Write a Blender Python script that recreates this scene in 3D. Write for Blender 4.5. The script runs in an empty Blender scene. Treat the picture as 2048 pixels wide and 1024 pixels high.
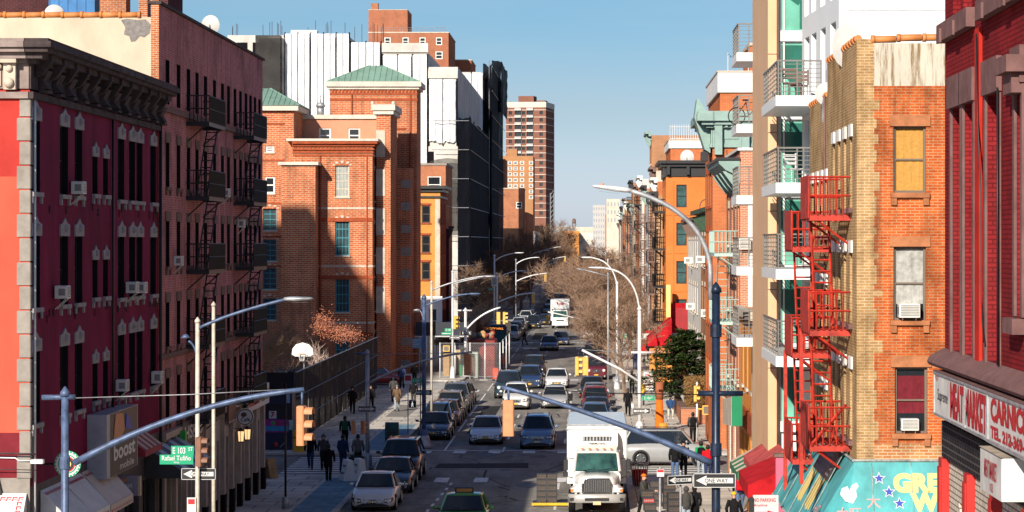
import bpy,math,random
from mathutils import Vector,Matrix
from math import radians as R,sin,cos,pi,sqrt
rnd=random.Random(7)
S=bpy.context.scene
COL=S.collection
# ------------------------------------------------------------ camera
F,CX,CY,H=5200.0,1190.0,485.0,11.2
cd=bpy.data.cameras.new('camera'); cam=bpy.data.objects.new('camera',cd); COL.objects.link(cam)
cam.location=(0,0,H); cam.rotation_euler=(R(90),0,0)
cd.lens=36*F/2048; cd.sensor_width=36
cd.shift_x=(1024-CX)/2048; cd.shift_y=-(512-CY)/2048
cd.clip_start=1; cd.clip_end=9000
S.camera=cam
# ------------------------------------------------------------ light
SUN_AZ,SUN_EL=19.5,25.7
w=bpy.data.worlds.new('World'); S.world=w; w.use_nodes=True
nt=w.node_tree; bg=nt.nodes['Background']
sky=nt.nodes.new('ShaderNodeTexSky'); sky.sky_type='NISHITA'; sky.sun_disc=False
sky.sun_elevation=R(SUN_EL); sky.sun_rotation=R(180+SUN_AZ)
sky.air_density=1.0; sky.dust_density=0.6; sky.ozone_density=3.0
tc=nt.nodes.new('ShaderNodeTexCoord'); sp=nt.nodes.new('ShaderNodeSeparateXYZ')
rp=nt.nodes.new('ShaderNodeValToRGB'); mx=nt.nodes.new('ShaderNodeMix'); mx.data_type='RGBA'; mx.blend_type='MULTIPLY'; mx.inputs[0].default_value=1
for ps,c in((.05,(.62,.69,.88)),(.092,(.45,.64,.80)),(.2,(.50,.66,.88)),(.4,(.40,.53,.76))):rp.color_ramp.elements.new(ps).color=(*c,1)
rp.color_ramp.elements[0].position=.008; rp.color_ramp.elements[0].color=(.88,.97,1.42,1); rp.color_ramp.elements[-1].color=(.38,.51,.72,1)
nt.links.new(tc.outputs['Generated'],sp.inputs[0]); nt.links.new(sp.outputs['Z'],rp.inputs[0])
nt.links.new(sky.outputs[0],mx.inputs['A']); nt.links.new(rp.outputs[0],mx.inputs['B'])
mp=nt.nodes.new('ShaderNodeMapping'); mp.inputs['Scale'].default_value=(5,5,34); nt.links.new(tc.outputs['Generated'],mp.inputs[0])
cl=nt.nodes.new('ShaderNodeTexNoise'); cl.inputs['Scale'].default_value=1.0; cl.inputs['Detail'].default_value=7; cl.inputs['Roughness'].default_value=.55; nt.links.new(mp.outputs[0],cl.inputs['Vector'])
cr=nt.nodes.new('ShaderNodeMapRange'); cr.inputs['From Min'].default_value=.42; cr.inputs['From Max'].default_value=.75; cr.inputs['To Max'].default_value=.22; nt.links.new(cl.outputs['Fac'],cr.inputs[0])
cm=nt.nodes.new('ShaderNodeMix'); cm.data_type='RGBA'; cm.inputs['B'].default_value=(5.2,5.6,6.2,1); nt.links.new(cr.outputs[0],cm.inputs[0]); nt.links.new(mx.outputs['Result'],cm.inputs['A'])
nt.links.new(cm.outputs['Result'],bg.inputs[0]); bg.inputs[1].default_value=0.075
sl=bpy.data.lights.new('sun','SUN'); sl.energy=4.3; sl.angle=R(0.5); sl.color=(1,.9,.76)
so=bpy.data.objects.new('sun',sl); COL.objects.link(so)
sdir=Vector((sin(R(SUN_AZ))*cos(R(SUN_EL)),cos(R(SUN_AZ))*cos(R(SUN_EL)),-sin(R(SUN_EL))))
so.rotation_euler=sdir.to_track_quat('-Z','Y').to_euler(); so.location=(-60,-60,90)
S.view_settings.view_transform='Standard'; S.view_settings.look='None'
S.view_settings.exposure=0.65; S.view_settings.gamma=1; S.view_settings.use_curve_mapping=False
S.cycles.max_bounces=5; S.cycles.diffuse_bounces=2; S.cycles.glossy_bounces=2
S.cycles.transparent_max_bounces=12; S.cycles.caustics_reflective=False; S.cycles.caustics_refractive=False
def XP(px,Y):return(px-CX)*Y/F
def ZP(py,Y):return H-(py-CY)*Y/F
def YX(px,X):return X*F/(px-CX)
def YG(py):return H*F/(py-CY)
# ------------------------------------------------------------ materials
_m={}
def nodes_of(name):
 m=bpy.data.materials.new(name); m.use_nodes=True
 return m,m.node_tree,m.node_tree.nodes['Principled BSDF']
def mat(name,c,rough=.7,metal=0,var=.25,scale=1.5,bump=0,coat=0,emit=0,space='Object',spec=None,streak=0):
 if name in _m:return _m[name]
 m,t,b=nodes_of(name); N,L=t.nodes,t.links
 b.inputs['Roughness'].default_value=rough; b.inputs['Metallic'].default_value=metal
 if spec is None and rough>=.74:spec=.08
 if spec is not None:b.inputs['Specular IOR Level'].default_value=spec
 if coat:b.inputs['Coat Weight'].default_value=coat; b.inputs['Coat Roughness'].default_value=.06
 c4=(*c,1); b.inputs['Base Color'].default_value=c4
 if var or bump:
  if space=='Object':
   k=N.new('ShaderNodeTexCoord').outputs['Object']
  else:
   k=N.new('ShaderNodeNewGeometry').outputs['Position']
  if streak:
   mp=N.new('ShaderNodeMapping'); mp.inputs['Scale'].default_value=(1,1,streak); L.new(k,mp.inputs[0]); k=mp.outputs[0]
  n=N.new('ShaderNodeTexNoise'); n.inputs['Scale'].default_value=scale; n.inputs['Detail'].default_value=6; n.inputs['Roughness'].default_value=.65
  L.new(k,n.inputs['Vector'])
  if var:
   r=N.new('ShaderNodeValToRGB'); e=r.color_ramp.elements
   e[0].position=.3; e[1].position=.7
   e[0].color=(*[x*(1-var)for x in c],1); e[1].color=(*[min(1,x*(1+var*.6))for x in c],1)
   L.new(n.outputs['Fac'],r.inputs[0]); L.new(r.outputs[0],b.inputs['Base Color'])
  if bump:
   bp=N.new('ShaderNodeBump'); bp.inputs['Strength'].default_value=bump; bp.inputs['Distance'].default_value=.05
   L.new(n.outputs['Fac'],bp.inputs['Height']); L.new(bp.outputs[0],b.inputs['Normal'])
 if emit:
  b.inputs['Emission Color'].default_value=c4; b.inputs['Emission Strength'].default_value=emit
 _m[name]=m; return m
def brick(name,c1,c2,mortar,bw=.22,rh=.075,ms=.011,var=.45,vscale=.5,bump=.35,stain=None,streak=.0):
 if name in _m:return _m[name]
 m,t,b=nodes_of(name); N,L=t.nodes,t.links
 g=N.new('ShaderNodeNewGeometry'); sp=N.new('ShaderNodeSeparateXYZ'); sn=N.new('ShaderNodeSeparateXYZ')
 L.new(g.outputs['Position'],sp.inputs[0]); L.new(g.outputs['True Normal'],sn.inputs[0])
 ax=N.new('ShaderNodeMath'); ax.operation='ABSOLUTE'; L.new(sn.outputs[0],ax.inputs[0])
 gt=N.new('ShaderNodeMath'); gt.operation='GREATER_THAN'; gt.inputs[1].default_value=.6; L.new(ax.outputs[0],gt.inputs[0])
 mi=N.new('ShaderNodeMix'); mi.data_type='FLOAT'; L.new(gt.outputs[0],mi.inputs[0]); L.new(sp.outputs[0],mi.inputs['A']); L.new(sp.outputs[1],mi.inputs['B'])
 cb=N.new('ShaderNodeCombineXYZ'); L.new(mi.outputs['Result'],cb.inputs[0]); L.new(sp.outputs[2],cb.inputs[1])
 bt=N.new('ShaderNodeTexBrick'); bt.inputs['Scale'].default_value=1; bt.inputs['Brick Width'].default_value=bw; bt.inputs['Row Height'].default_value=rh
 bt.inputs['Mortar Size'].default_value=ms; bt.inputs['Color1'].default_value=(*c1,1); bt.inputs['Color2'].default_value=(*c2,1); bt.inputs['Mortar'].default_value=(*mortar,1)
 bt.inputs['Bias'].default_value=-.1; L.new(cb.outputs[0],bt.inputs['Vector'])
 n=N.new('ShaderNodeTexNoise'); n.inputs['Scale'].default_value=vscale; n.inputs['Detail'].default_value=7; n.inputs['Roughness'].default_value=.68; L.new(g.outputs['Position'],n.inputs['Vector'])
 r=N.new('ShaderNodeValToRGB'); e=r.color_ramp.elements; e[0].position=.3; e[1].position=.55
 lo=1-var; s=stain or(lo,lo,lo); e[0].color=(*s,1); e[1].color=(1.08,1.06,1.04,1); L.new(n.outputs['Fac'],r.inputs[0])
 mm=N.new('ShaderNodeMix'); mm.data_type='RGBA'; mm.blend_type='MULTIPLY'; mm.inputs[0].default_value=1
 L.new(bt.outputs['Color'],mm.inputs['A']); L.new(r.outputs[0],mm.inputs['B']); out=mm.outputs['Result']
 if streak:
  mp=N.new('ShaderNodeMapping'); mp.inputs['Scale'].default_value=(2.2,2.2,.22); L.new(g.outputs['Position'],mp.inputs[0])
  n2=N.new('ShaderNodeTexNoise'); n2 .inputs['Scale'].default_value=1; n2 .inputs['Detail'].default_value=8; n2 .inputs['Roughness'].default_value=.7; L.new(mp.outputs[0],n2 .inputs['Vector'])
  r2=N.new('ShaderNodeMapRange'); r2 .inputs['From Min'].default_value=.48; r2 .inputs['From Max'].default_value=.68; r2 .inputs['To Min'].default_value=0; r2 .inputs['To Max'].default_value=streak; L.new(n2 .outputs['Fac'],r2 .inputs[0])
  m2=N.new('ShaderNodeMix'); m2 .data_type='RGBA'; m2 .inputs['B'].default_value=(.05,.03,.022,1); L.new(r2 .outputs[0],m2 .inputs[0]); L.new(out,m2 .inputs['A']); out=m2 .outputs['Result']
 L.new(out,b.inputs['Base Color'])
 b.inputs['Roughness'].default_value=.9; b.inputs['Specular IOR Level'].default_value=.05
 if bump:
  bp=N.new('ShaderNodeBump'); bp.inputs['Strength'].default_value=bump; bp.inputs['Distance'].default_value=.02; bp.invert=True
  L.new(bt.outputs['Fac'],bp.inputs['Height']); L.new(bp.outputs[0],b.inputs['Normal'])
 _m[name]=m; return m
def paint(name,c,rough=.32,metal=.0):return mat(name,c,rough,metal,var=.06,scale=3,coat=.8)
def glassm(name,c=(.015,.02,.026),rough=.07):return mat(name,c,rough,0,var=.5,scale=.8,bump=.04,spec=.6)
def netting(name,c,alpha,line=None):
 if name in _m:return _m[name]
 m,t,b=nodes_of(name); N,L=t.nodes,t.links
 g=N.new('ShaderNodeNewGeometry'); n=N.new('ShaderNodeTexNoise'); n.inputs['Scale'].default_value=.35; n.inputs['Detail'].default_value=7
 L.new(g.outputs['Position'],n.inputs['Vector']); r=N.new('ShaderNodeMapRange'); r.inputs['From Min'].default_value=.35; r.inputs['From Max'].default_value=.65
 r.inputs['To Min'].default_value=alpha-(.05 if alpha>.9 else.2); r.inputs['To Max'].default_value=min(1,alpha+.15); L.new(n.outputs['Fac'],r.inputs[0]); L.new(r.outputs[0],b.inputs['Alpha'])
 b.inputs['Base Color'].default_value=(*c,1); b.inputs['Roughness'].default_value=.9; b.inputs['Specular IOR Level'].default_value=.1
 bp=N.new('ShaderNodeBump'); bp.inputs['Strength'].default_value=.8; bp.inputs['Distance'].default_value=.4; L.new(n.outputs['Fac'],bp.inputs['Height']); L.new(bp.outputs[0],b.inputs['Normal'])
 _m[name]=m; return m
BLACKM=mat('black_iron',(.012,.012,.014),.5)
GLASS=glassm('window_glass'); GLASS2=glassm('window_glass_pale',(.05,.075,.085),.1)
# ------------------------------------------------------------ mesh builder
class MB:
 def __init__(s):s.v=[]; s.f=[]; s.m=[]; s.sm=[]; s.mats=[]
 def mi(s,m):
  if m not in s.mats:s.mats.append(m)
  return s.mats.index(m)
 def poly(s,pts,m,smooth=False):
  i=len(s.v); s.v+=[tuple(p)for p in pts]; s.f.append(tuple(range(i,i+len(pts)))); s.m.append(s.mi(m)); s.sm.append(smooth)
 def mesh(s,vs,fs,m,smooth=False):
  i=len(s.v); s.v+=[tuple(p)for p in vs]; k=s.mi(m)
  for f in fs:s.f.append(tuple(i+j for j in f)); s.m.append(k); s.sm.append(smooth)
 def hexa(s,p,m):
  s.mesh(p,[(3,2,1,0),(4,5,6,7),(0,1,5,4),(1,2,6,5),(2,3,7,6),(3,0,4,7)],m)
 def box(s,x0,y0,z0,x1,y1,z1,m):
  if x0>x1:x0,x1=x1,x0
  if y0>y1:y0,y1=y1,y0
  if z0>z1:z0,z1=z1,z0
  s.hexa([(x0,y0,z0),(x1,y0,z0),(x1,y1,z0),(x0,y1,z0),(x0,y0,z1),(x1,y0,z1),(x1,y1,z1),(x0,y1,z1)],m)
 def rbox(s,x0,y0,z0,x1,y1,z1,m,r=.05):
  p=[(x0+r,y0),(x1-r,y0),(x1,y0+r),(x1,y1-r),(x1-r,y1),(x0+r,y1),(x0,y1-r),(x0,y0+r)]
  cx,cy=(x0+x1)/2,(y0+y1)/2
  q=[(cx+(a-cx)*(1-2*r/max(.01,x1-x0)),cy+(b-cy)*(1-2*r/max(.01,y1-y0)))for a,b in p]
  s.loft([[(a,b,z0)for a,b in p],[(a,b,z1-r)for a,b in p],[(a,b,z1)for a,b in q]],m,cap=True)
 def loft(s,rings,m,cap=True,smooth=False,close=True):
  n=len(rings[0]); i=len(s.v); k=s.mi(m)
  for r in rings:s.v+=[tuple(p)for p in r]
  for a in range(len(rings)-1):
   for b in range(n if close else n-1):
    c=(b+1)%n
    s.f.append((i+a*n+b,i+a*n+c,i+(a+1)*n+c,i+(a+1)*n+b)); s.m.append(k); s.sm.append(smooth)
  if cap:
   s.f.append(tuple(i+b for b in reversed(range(n)))); s.m.append(k); s.sm.append(False)
   e=i+(len(rings)-1)*n
   s.f.append(tuple(e+b for b in range(n))); s.m.append(k); s.sm.append(False)
 def tube(s,pts,rad,m,n=8,smooth=True,cap=True):
  pts=[Vector(p)for p in pts]
  if not isinstance(rad,(list,tuple)):rad=[rad]*len(pts)
  rings=[]; up=None
  for i,p in enumerate(pts):
   d=(pts[min(i+1,len(pts)-1)]-pts[max(i-1,0)])
   if d.length<1e-9:d=Vector((0,0,1))
   d.normalize()
   if up is None:
    up=Vector((0,0,1))if abs(d.z)<.9 else Vector((1,0,0))
   a=d.cross(up)
   if a.length<1e-4:a=d.orthogonal()
   a.normalize(); b=d.cross(a).normalized(); up=-b if b.dot(up)<0 else b
   up=a.cross(d).normalized()
   r=rad[i]
   rings.append([p+(a*cos(2*pi*k/n)+up*sin(2*pi*k/n))*r for k in range(n)])
  s.loft(rings,m,cap,smooth)
 def bar(s,p,q,r,m):
  s.tube([p,q],r,m,n=4,smooth=False)
 def cyl(s,c,r,h,m,n=16,r2=None,axis='z',smooth=True):
  c=Vector(c); d={'x':Vector((1,0,0)),'y':Vector((0,1,0)),'z':Vector((0,0,1))}[axis]
  s.tube([c,c+d*h],[r,r if r2 is None else r2],m,n,smooth)
 def ball(s,c,r,m,nu=10,nv=7,sx=1,sy=1,sz=1):
  rings=[]
  for j in range(nv+1):
   t=pi*(j+.02)/(nv+.04)
   rings.append([(c[0]+sx*r*sin(t)*cos(2*pi*i/nu),c[1]+sy*r*sin(t)*sin(2*pi*i/nu),c[2]-sz*r*cos(t))for i in range(nu)])
  s.loft(rings,m,True,True)
 def prism(s,poly,d,m):
  d=Vector(d); a=[Vector(p)for p in poly]; n=len(a)
  s.mesh(a+[p+d for p in a],[tuple(range(n))[::-1],tuple(range(n,2*n))]+[(i,(i+1)%n,n+(i+1)%n,n+i)for i in range(n)],m)
 def split(s,name,parent=None,org=(0,0,0)):
  """every separate piece becomes a part of its own"""
  par=list(range(len(s.v)))
  def root(a):
   while par[a]!=a:par[a]=par[par[a]]; a=par[a]
   return a
  for f in s.f:
   for k in f[1:]:par[root(k)]=root(f[0])
  gs={}
  for i,f in enumerate(s.f):gs.setdefault(root(f[0]),[]).append(i)
  for fs in gs.values():
   g=MB(); ix={}
   for i in fs:
    for v in s.f[i]:
     if v not in ix:ix[v]=len(g.v); g.v.append(s.v[v])
    g.f.append(tuple(ix[v]for v in s.f[i])); g.m.append(g.mi(s.mats[s.m[i]])); g.sm.append(s.sm[i])
   g.build(name,parent,org)
 def data(s,name,org=(0,0,0)):
  me=bpy.data.meshes.new(name); ox,oy,oz=org
  me.from_pydata([(x-ox,y-oy,z-oz)for x,y,z in s.v],[],s.f)
  for m in s.mats:me.materials.append(m)
  me.polygons.foreach_set('material_index',s.m); me.polygons.foreach_set('use_smooth',s.sm); me.update()
  return me
 def build(s,name,parent=None,org=(0,0,0)):
  if not s.v:return None
  o=bpy.data.objects.new(name,s.data(name,org)); COL.objects.link(o)
  if parent:o.parent=parent
  else:o.location=org
  return o
def tag(o,label=None,cat=None,group=None,kind=None):
 if label:o['label']=label
 if cat:o['category']=cat
 if group:o['group']=group
 if kind:o['kind']=kind
 return o
def thing(name,label,cat,loc=(0,0,0),rz=0,group=None):
 o=bpy.data.objects.new(name,None); COL.objects.link(o); o.empty_display_size=.3
 o.location=loc; o.rotation_euler=(0,0,rz)
 return tag(o,label,cat,group)
def inst(name,data,parent=None,loc=(0,0,0),rz=0):
 o=bpy.data.objects.new(name,data); COL.objects.link(o); o.location=loc; o.rotation_euler=(0,0,rz)
 if parent:o.parent=parent
 return o
def kids(o):return[c for c in o.children]
def dup(o,parent=None):
 c=o.copy(); COL.objects.link(c)
 if parent is not None:c.parent=parent
 for ch in list(o.children):dup(ch,c)
 return c
def repaint(o,old,new):
 for s in o.material_slots:
  if s.material==old:s.link='OBJECT'; s.material=new
 for c in o.children:repaint(c,old,new)
 # wall frame: O left foot seen from outside, th turns it; th=0 faces the camera, 90 faces right, -90 faces left
def fr(O,th):
 t=R(th); u=Vector((cos(t),sin(t),0)); n=Vector((sin(t),-cos(t),0)); O=Vector(O)
 return lambda a,out,z:O+u*a+n*out+Vector((0,0,z))
def wall(mb,O,th,wd,z0,z1,ops,m,reveal=.22,mrev=None):
 P=fr(O,th); mrev=mrev or m
 xs=sorted({0,wd}|{o[0]for o in ops}|{o[2]for o in ops}); zs=sorted({z0,z1}|{o[1]for o in ops}|{o[3]for o in ops})
 xs=[x for x in xs if 0<=x<=wd]; zs=[z for z in zs if z0<=z<=z1]
 for i in range(len(xs)-1):
  run=None
  for j in range(len(zs)-1):
   a,b=(xs[i]+xs[i+1])/2,(zs[j]+zs[j+1])/2
   hole=any(o[0]<a<o[2]and o[1]<b<o[3]for o in ops)
   if not hole and run is None:run=zs[j]
   if run is not None and(hole or j==len(zs)-2):
    top=zs[j]if hole else zs[j+1]
    mb.poly([P(xs[i],0,run),P(xs[i+1],0,run),P(xs[i+1],0,top),P(xs[i],0,top)],m); run=None
 for o in ops:
  a,b,c,d=o[:4]; r=-reveal
  for q in(((a,b),(c,b)),((c,b),(c,d)),((c,d),(a,d)),((a,d),(a,b))):
   (p1,q1),(p2,q2)=q
   mb.poly([P(p1,0,q1),P(p2,0,q2),P(p2,r,q2),P(p1,r,q1)],mrev)
def pbox(mb,P,u0,o0,z0,u1,o1,z1,m):
 mb.hexa([P(u0,o0,z0),P(u1,o0,z0),P(u1,o1,z0),P(u0,o1,z0),P(u0,o0,z1),P(u1,o0,z1),P(u1,o1,z1),P(u0,o1,z1)],m)
_wc={}
def win_meshes(wd,h,k):
 key=(round(wd,2),round(h,2),k.get('id'))
 if key in _wc:return _wc[key]
 wd,h=key[0],key[1]; g=MB(); e=wd/2; out={}
 g.poly([(-e,0,0),(e,0,0),(e,0,h),(-e,0,h)],k['glass']); out['window']=g.data('window')
 if k.get('frame'):
  f=MB(); t=k.get('t',.06); m=k['frame']; a,b=-.07,-.005
  f.box(-e,a,0,-e+t,b,h,m); f.box(e-t,a,0,e,b,h,m); f.box(-e+t,a,0,e-t,b,t,m); f.box(-e+t,a,h-t,e-t,b,h,m)
  nx,nz=k.get('grid',(1,2))
  for i in range(1,nz):z=h*i/nz; f.box(-e+t,a+.015,z-t*.4,e-t,b,z+t*.4,m)
  for i in range(1,nx):x=-e+wd*i/nx; f.box(x-.02,a+.025,t,x+.02,b,h-t,m)
  out['frame']=f.data('frame')
 rv=k.get('rev',.22)*.8
 if k.get('sill'):
  f=MB(); f.box(-e-.08,-rv-.1,-.12,e+.08,0,-.002,k['sill'])
  if k.get('corbel'):
   for s in(-1,1):f.box(s*e-.07,-rv-.07,-.3,s*e+.07,-rv+.05,-.122,k['sill'])
  out['sill']=f.data('sill')
 if k.get('lintel'):
  f=MB(); lh=k.get('lh',.28); st=k.get('lstyle','flat'); q=-rv-.045; b=-rv+.04
  if st=='flat':f.box(-e-.1,q,h+.002,e+.1,b,h+lh,k['lintel'])
  elif st=='peak':
   f.prism([(-e-.08,q,h-.02),(e+.08,q,h-.02),(e+.08,q,h+lh*.6),(e*.5,q,h+lh*.7),(0,q,h+lh),(-e*.5,q,h+lh*.7),(-e-.08,q,h+lh*.6)],(0,.1,0),k['lintel'])
   f.ball((0,q,h+lh*.4),lh*.22,k['lintel'],8,5)
  elif st=='arch':
   n=9; ri,ro=1.0,1.0
   for i in range(n):
    if i%2 and k.get('vous'):continue
    a0,a1=pi*(i/n),pi*((i+1)/n)
    pts=[(-cos(a0)*e,q,h-.02+sin(a0)*.22),(-cos(a1)*e,q,h-.02+sin(a1)*.22),(-cos(a1)*(e+.22),q,h+sin(a1)*(.22+lh)),(-cos(a0)*(e+.22),q,h+sin(a0)*(.22+lh))]
    f.prism(pts,(0,.1,0),k['lintel'])
  out['lintel']=f.data('lintel')
 if k.get('blind'):
  f=MB(); z0,z1=k.get('bz',(.5,1)); t=k.get('t',.06)
  n=7
  for i in range(n):
   x0,x1=-e+t+(wd-2*t)*i/n,-e+t+(wd-2*t)*(i+1)/n
   f.poly([(x0,-.004,h*z0),(x1,-.012 if i%2 else-.004,h*z0),(x1,-.012 if i%2 else-.004,h*z1-t),(x0,-.004 if i%2 else-.012,h*z1-t)],k['blind'])
  out['blind']=f.data('blind')
 _wc[key]=out; return out
def put_window(root,org,O,th,op,k):
 u0,z0,u1,z1=op[:4]; P=fr(O,th); p=P((u0+u1)/2,-k.get('rev',.22)*.8,z0)-Vector(org)
 d=win_meshes(u1-u0,z1-z0,k)
 o=inst('window',d['window'],root,p,R(th))
 for n in('frame','sill','lintel','blind'):
  if n in d:inst(n,d[n],o)
 return o
def facade(mb,root,org,O,th,wd,z0,z1,ops,m,kind=None,mrev=None):
 """ops: (u0,z0,u1,z1[,kind]); walls with real recesses, one window part in each opening"""
 rv=(kind or{}).get('rev',.22)
 wall(mb,O,th,wd,z0,z1,ops,m,rv,mrev)
 for o in ops:
  k=o[4]if len(o)>4 else kind
  if k:put_window(root,org,O,th,o,k)
def grid_ops(us,zs,wd,h,kind=None,skip=()):
 r=[]
 for i,u in enumerate(us):
  for j,z in enumerate(zs):
   if(i,j)in skip:continue
   r.append((u-wd/2,z,u+wd/2,z+h)+((kind,)if kind else()))
 return r
def label_text(name,s,O,ux,uz,size,m,parent,org,width=None,bold=0.0,ext=.004,shear=0):
 cu=bpy.data.curves.new('lettering','FONT'); cu.body=s; cu.size=1; cu.align_x='CENTER'; cu.align_y='CENTER'; cu.offset=bold; cu.extrude=0; cu.resolution_u=3; cu.shear=shear
 t=bpy.data.objects.new('tmp',cu); me=bpy.data.meshes.new_from_object(t)
 bpy.data.objects.remove(t); bpy.data.curves.remove(cu)
 if len(me.vertices)==0:return None
 xs=[v.co.x for v in me.vertices]; ys=[v.co.y for v in me.vertices]
 hx=max(xs)-min(xs); hy=max(ys)-min(ys); cx=(max(xs)+min(xs))/2; cy=(max(ys)+min(ys))/2
 k=size/hy; kx=(width/hx)if width else k
 ux,uz=Vector(ux),Vector(uz); n=ux.cross(uz).normalized(); O=Vector(O)-Vector(org)
 for v in me.vertices:v.co=O+ux*((v.co.x-cx)*kx)+uz*((v.co.y-cy)*k)+n*ext
 me.materials.clear(); me.materials.append(m); me.name=name
 return inst(name,me,parent)
def struct(name,mb,org=(0,0,0)):return tag(mb.build(name,None,org),kind='structure')
# ------------------------------------------------------------ shared materials
JAMBSHADE=mat('painted_shade_jamb',(.018,.014,.018),.8,var=.3)  # deep recess shade painted into the window jambs as near-black
STONE=mat('brownstone',(.20,.13,.11),.85,bump=.3,scale=3)
GREYST=mat('grey_stone',(.30,.27,.24),.9,bump=.4,scale=2.5)
PALEST=mat('pale_stone',(.55,.47,.38),.85,bump=.25,scale=2)
WHITEP=mat('white_paint',(.78,.77,.74),.55,var=.12,scale=1.2)
WHITEM=mat('white_metal',(.72,.73,.74),.4,.1,var=.12)
GREYM=mat('galvanised_steel',(.42,.43,.45),.5,.5,var=.4,scale=4)
BLUEM=mat('blue_grey_steel',(.085,.13,.24),.5,.2,var=.6,scale=4,spec=.6)
NAVYM=mat('navy_steel',(.012,.025,.055),.4,.25,var=.45,scale=6,spec=.5)
CREAMM=mat('cream_pole_paint',(.55,.50,.42),.5,var=.25,scale=6)
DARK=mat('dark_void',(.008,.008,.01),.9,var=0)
RUBBER=mat('tyre_rubber',(.012,.012,.013),.85,var=.2)
CHROME=mat('chrome_trim',(.55,.56,.58),.18,.95,var=.05)
TAR=mat('roof_tar',(.06,.058,.06),.9,var=.4,scale=.6)
TILE=mat('orange_coping_tile',(.62,.22,.06),.6,var=.3,scale=3)
REDPAINT=mat('red_iron_paint',(.46,.028,.012),.6,var=.55,scale=3.5)
BLACKP=mat('black_paint',(.015,.015,.017),.45,var=.2)
YELLOWS=mat('yellow_signal_paint',(.74,.45,.09),.45,var=.18,scale=6)
ORANGES=mat('faded_orange_signal',(.60,.25,.11),.55,var=.2,scale=6)
GREENS=mat('green_sign_sheeting',(.005,.32,.16),.4,var=.08)
WHITES=mat('white_sign_sheeting',(.66,.66,.65),.4,var=.04)
REDTX=mat('red_letter_paint',(.50,.012,.02),.5,var=.15)
YELTX=mat('yellow_letter_paint',(.88,.68,.22),.5,var=.1)
BLUETX=mat('blue_letter_paint',(.02,.05,.38),.5,var=.1)
PINKTX=mat('pink_letter_paint',(.80,.32,.30),.5,var=.1)
WOOD=mat('plywood',(.45,.28,.13),.8,var=.3,scale=3)
DARKGREEN=mat('dark_green_paint',(.008,.06,.04),.45,var=.2)
GREENP=mat('bright_green_paint',(.01,.30,.07),.5,var=.15)
DISH=mat('dish_grey',(.52,.52,.5),.5,var=.15)
SILLG=mat('weathered_sill',(.34,.32,.33),.85,var=.3,scale=4)
CURT=mat('white_curtain',(.40,.40,.38),.9,var=.45,scale=5)
BLINDY=mat('yellow_blind',(.50,.27,.07),.8,var=.2,scale=12)
CURTR=mat('red_curtain',(.16,.02,.03),.9,var=.3,scale=4)
ACM=mat('air_conditioner_enamel',(.74,.72,.66),.5,var=.12,scale=3)
# ------------------------------------------------------------ ground
def asphalt():
 m,t,b=nodes_of('asphalt'); N,L=t.nodes,t.links
 g=N.new('ShaderNodeNewGeometry')
 mp=N.new('ShaderNodeMapping'); mp.inputs['Scale'].default_value=(1,.16,1); L.new(g.outputs['Position'],mp.inputs[0])
 n1=N.new('ShaderNodeTexNoise'); n1 .inputs['Scale'].default_value=.55; n1 .inputs['Detail'].default_value=8; n1 .inputs['Roughness'].default_value=.7; L.new(mp.outputs[0],n1 .inputs['Vector'])
 n2=N.new('ShaderNodeTexNoise'); n2 .inputs['Scale'].default_value=14; n2 .inputs['Detail'].default_value=4; L.new(g.outputs['Position'],n2 .inputs['Vector'])
 v=N.new('ShaderNodeTexVoronoi'); v.feature='DISTANCE_TO_EDGE'; v.inputs['Scale'].default_value=.26; L.new(g.outputs['Position'],v.inputs['Vector'])
 c=N.new('ShaderNodeMath'); c.operation='LESS_THAN'; c.inputs[1].default_value=.009; L.new(v.outputs['Distance'],c.inputs[0])
 a=N.new('ShaderNodeMath'); a.operation='MULTIPLY_ADD'; a.inputs[1].default_value=.35; L.new(n2 .outputs['Fac'],a.inputs[0]); L.new(n1 .outputs['Fac'],a.inputs[2])
 s=N.new('ShaderNodeMath'); s.operation='MULTIPLY_ADD'; s.inputs[1].default_value=-.34; L.new(c.outputs[0],s.inputs[0]); L.new(a.outputs[0],s.inputs[2])
 r=N.new('ShaderNodeValToRGB'); e=r.color_ramp.elements; e[0].position=.40; e[1].position=.92
 e[0].color=(.058,.056,.056,1); e[1].color=(.40,.37,.33,1); L.new(s.outputs[0],r.inputs[0]); L.new(r.outputs[0],b.inputs['Base Color'])
 b.inputs['Roughness'].default_value=.92; b.inputs['Specular IOR Level'].default_value=.05
 bp=N.new('ShaderNodeBump'); bp.inputs['Strength'].default_value=.25; bp.inputs['Distance'].default_value=.03; L.new(n2 .outputs['Fac'],bp.inputs['Height']); L.new(bp.outputs[0],b.inputs['Normal'])
 return m
def paving():
 m=brick('sidewalk_concrete',(.60,.56,.50),(.50,.47,.42),(.20,.19,.175),bw=1.5,rh=1.5,ms=.035,var=.4,vscale=.4,bump=.1)
 # flat slabs: use x and y of the position
 t=m.node_tree; cb=[n for n in t.nodes if n.type=='COMBXYZ'][0]; sp=[n for n in t.nodes if n.type=='SEPXYZ']
 for l in list(t.links):
  if l.to_node==cb:t.links.remove(l)
 s=[n for n in sp if n.inputs[0].links and n.inputs[0].links[0].from_socket.name=='Position'][0]
 t.links.new(s.outputs[0],cb.inputs[0]); t.links.new(s.outputs[1],cb.inputs[1])
 return m
ASPH=asphalt(); PAVE=paving()
KERB=mat('granite_kerb',(.5,.48,.45),.8,var=.25,scale=3,space='World')
LINE=mat('worn_road_paint',(.78,.77,.74),.7,var=.4,scale=2.5,space='World')
BLUEP=brick('blue_slate_paving',(.20,.33,.42),(.14,.25,.33),(.10,.15,.19),bw=.9,rh=.45,ms=.02,var=.3,vscale=1.0,bump=.1)
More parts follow.
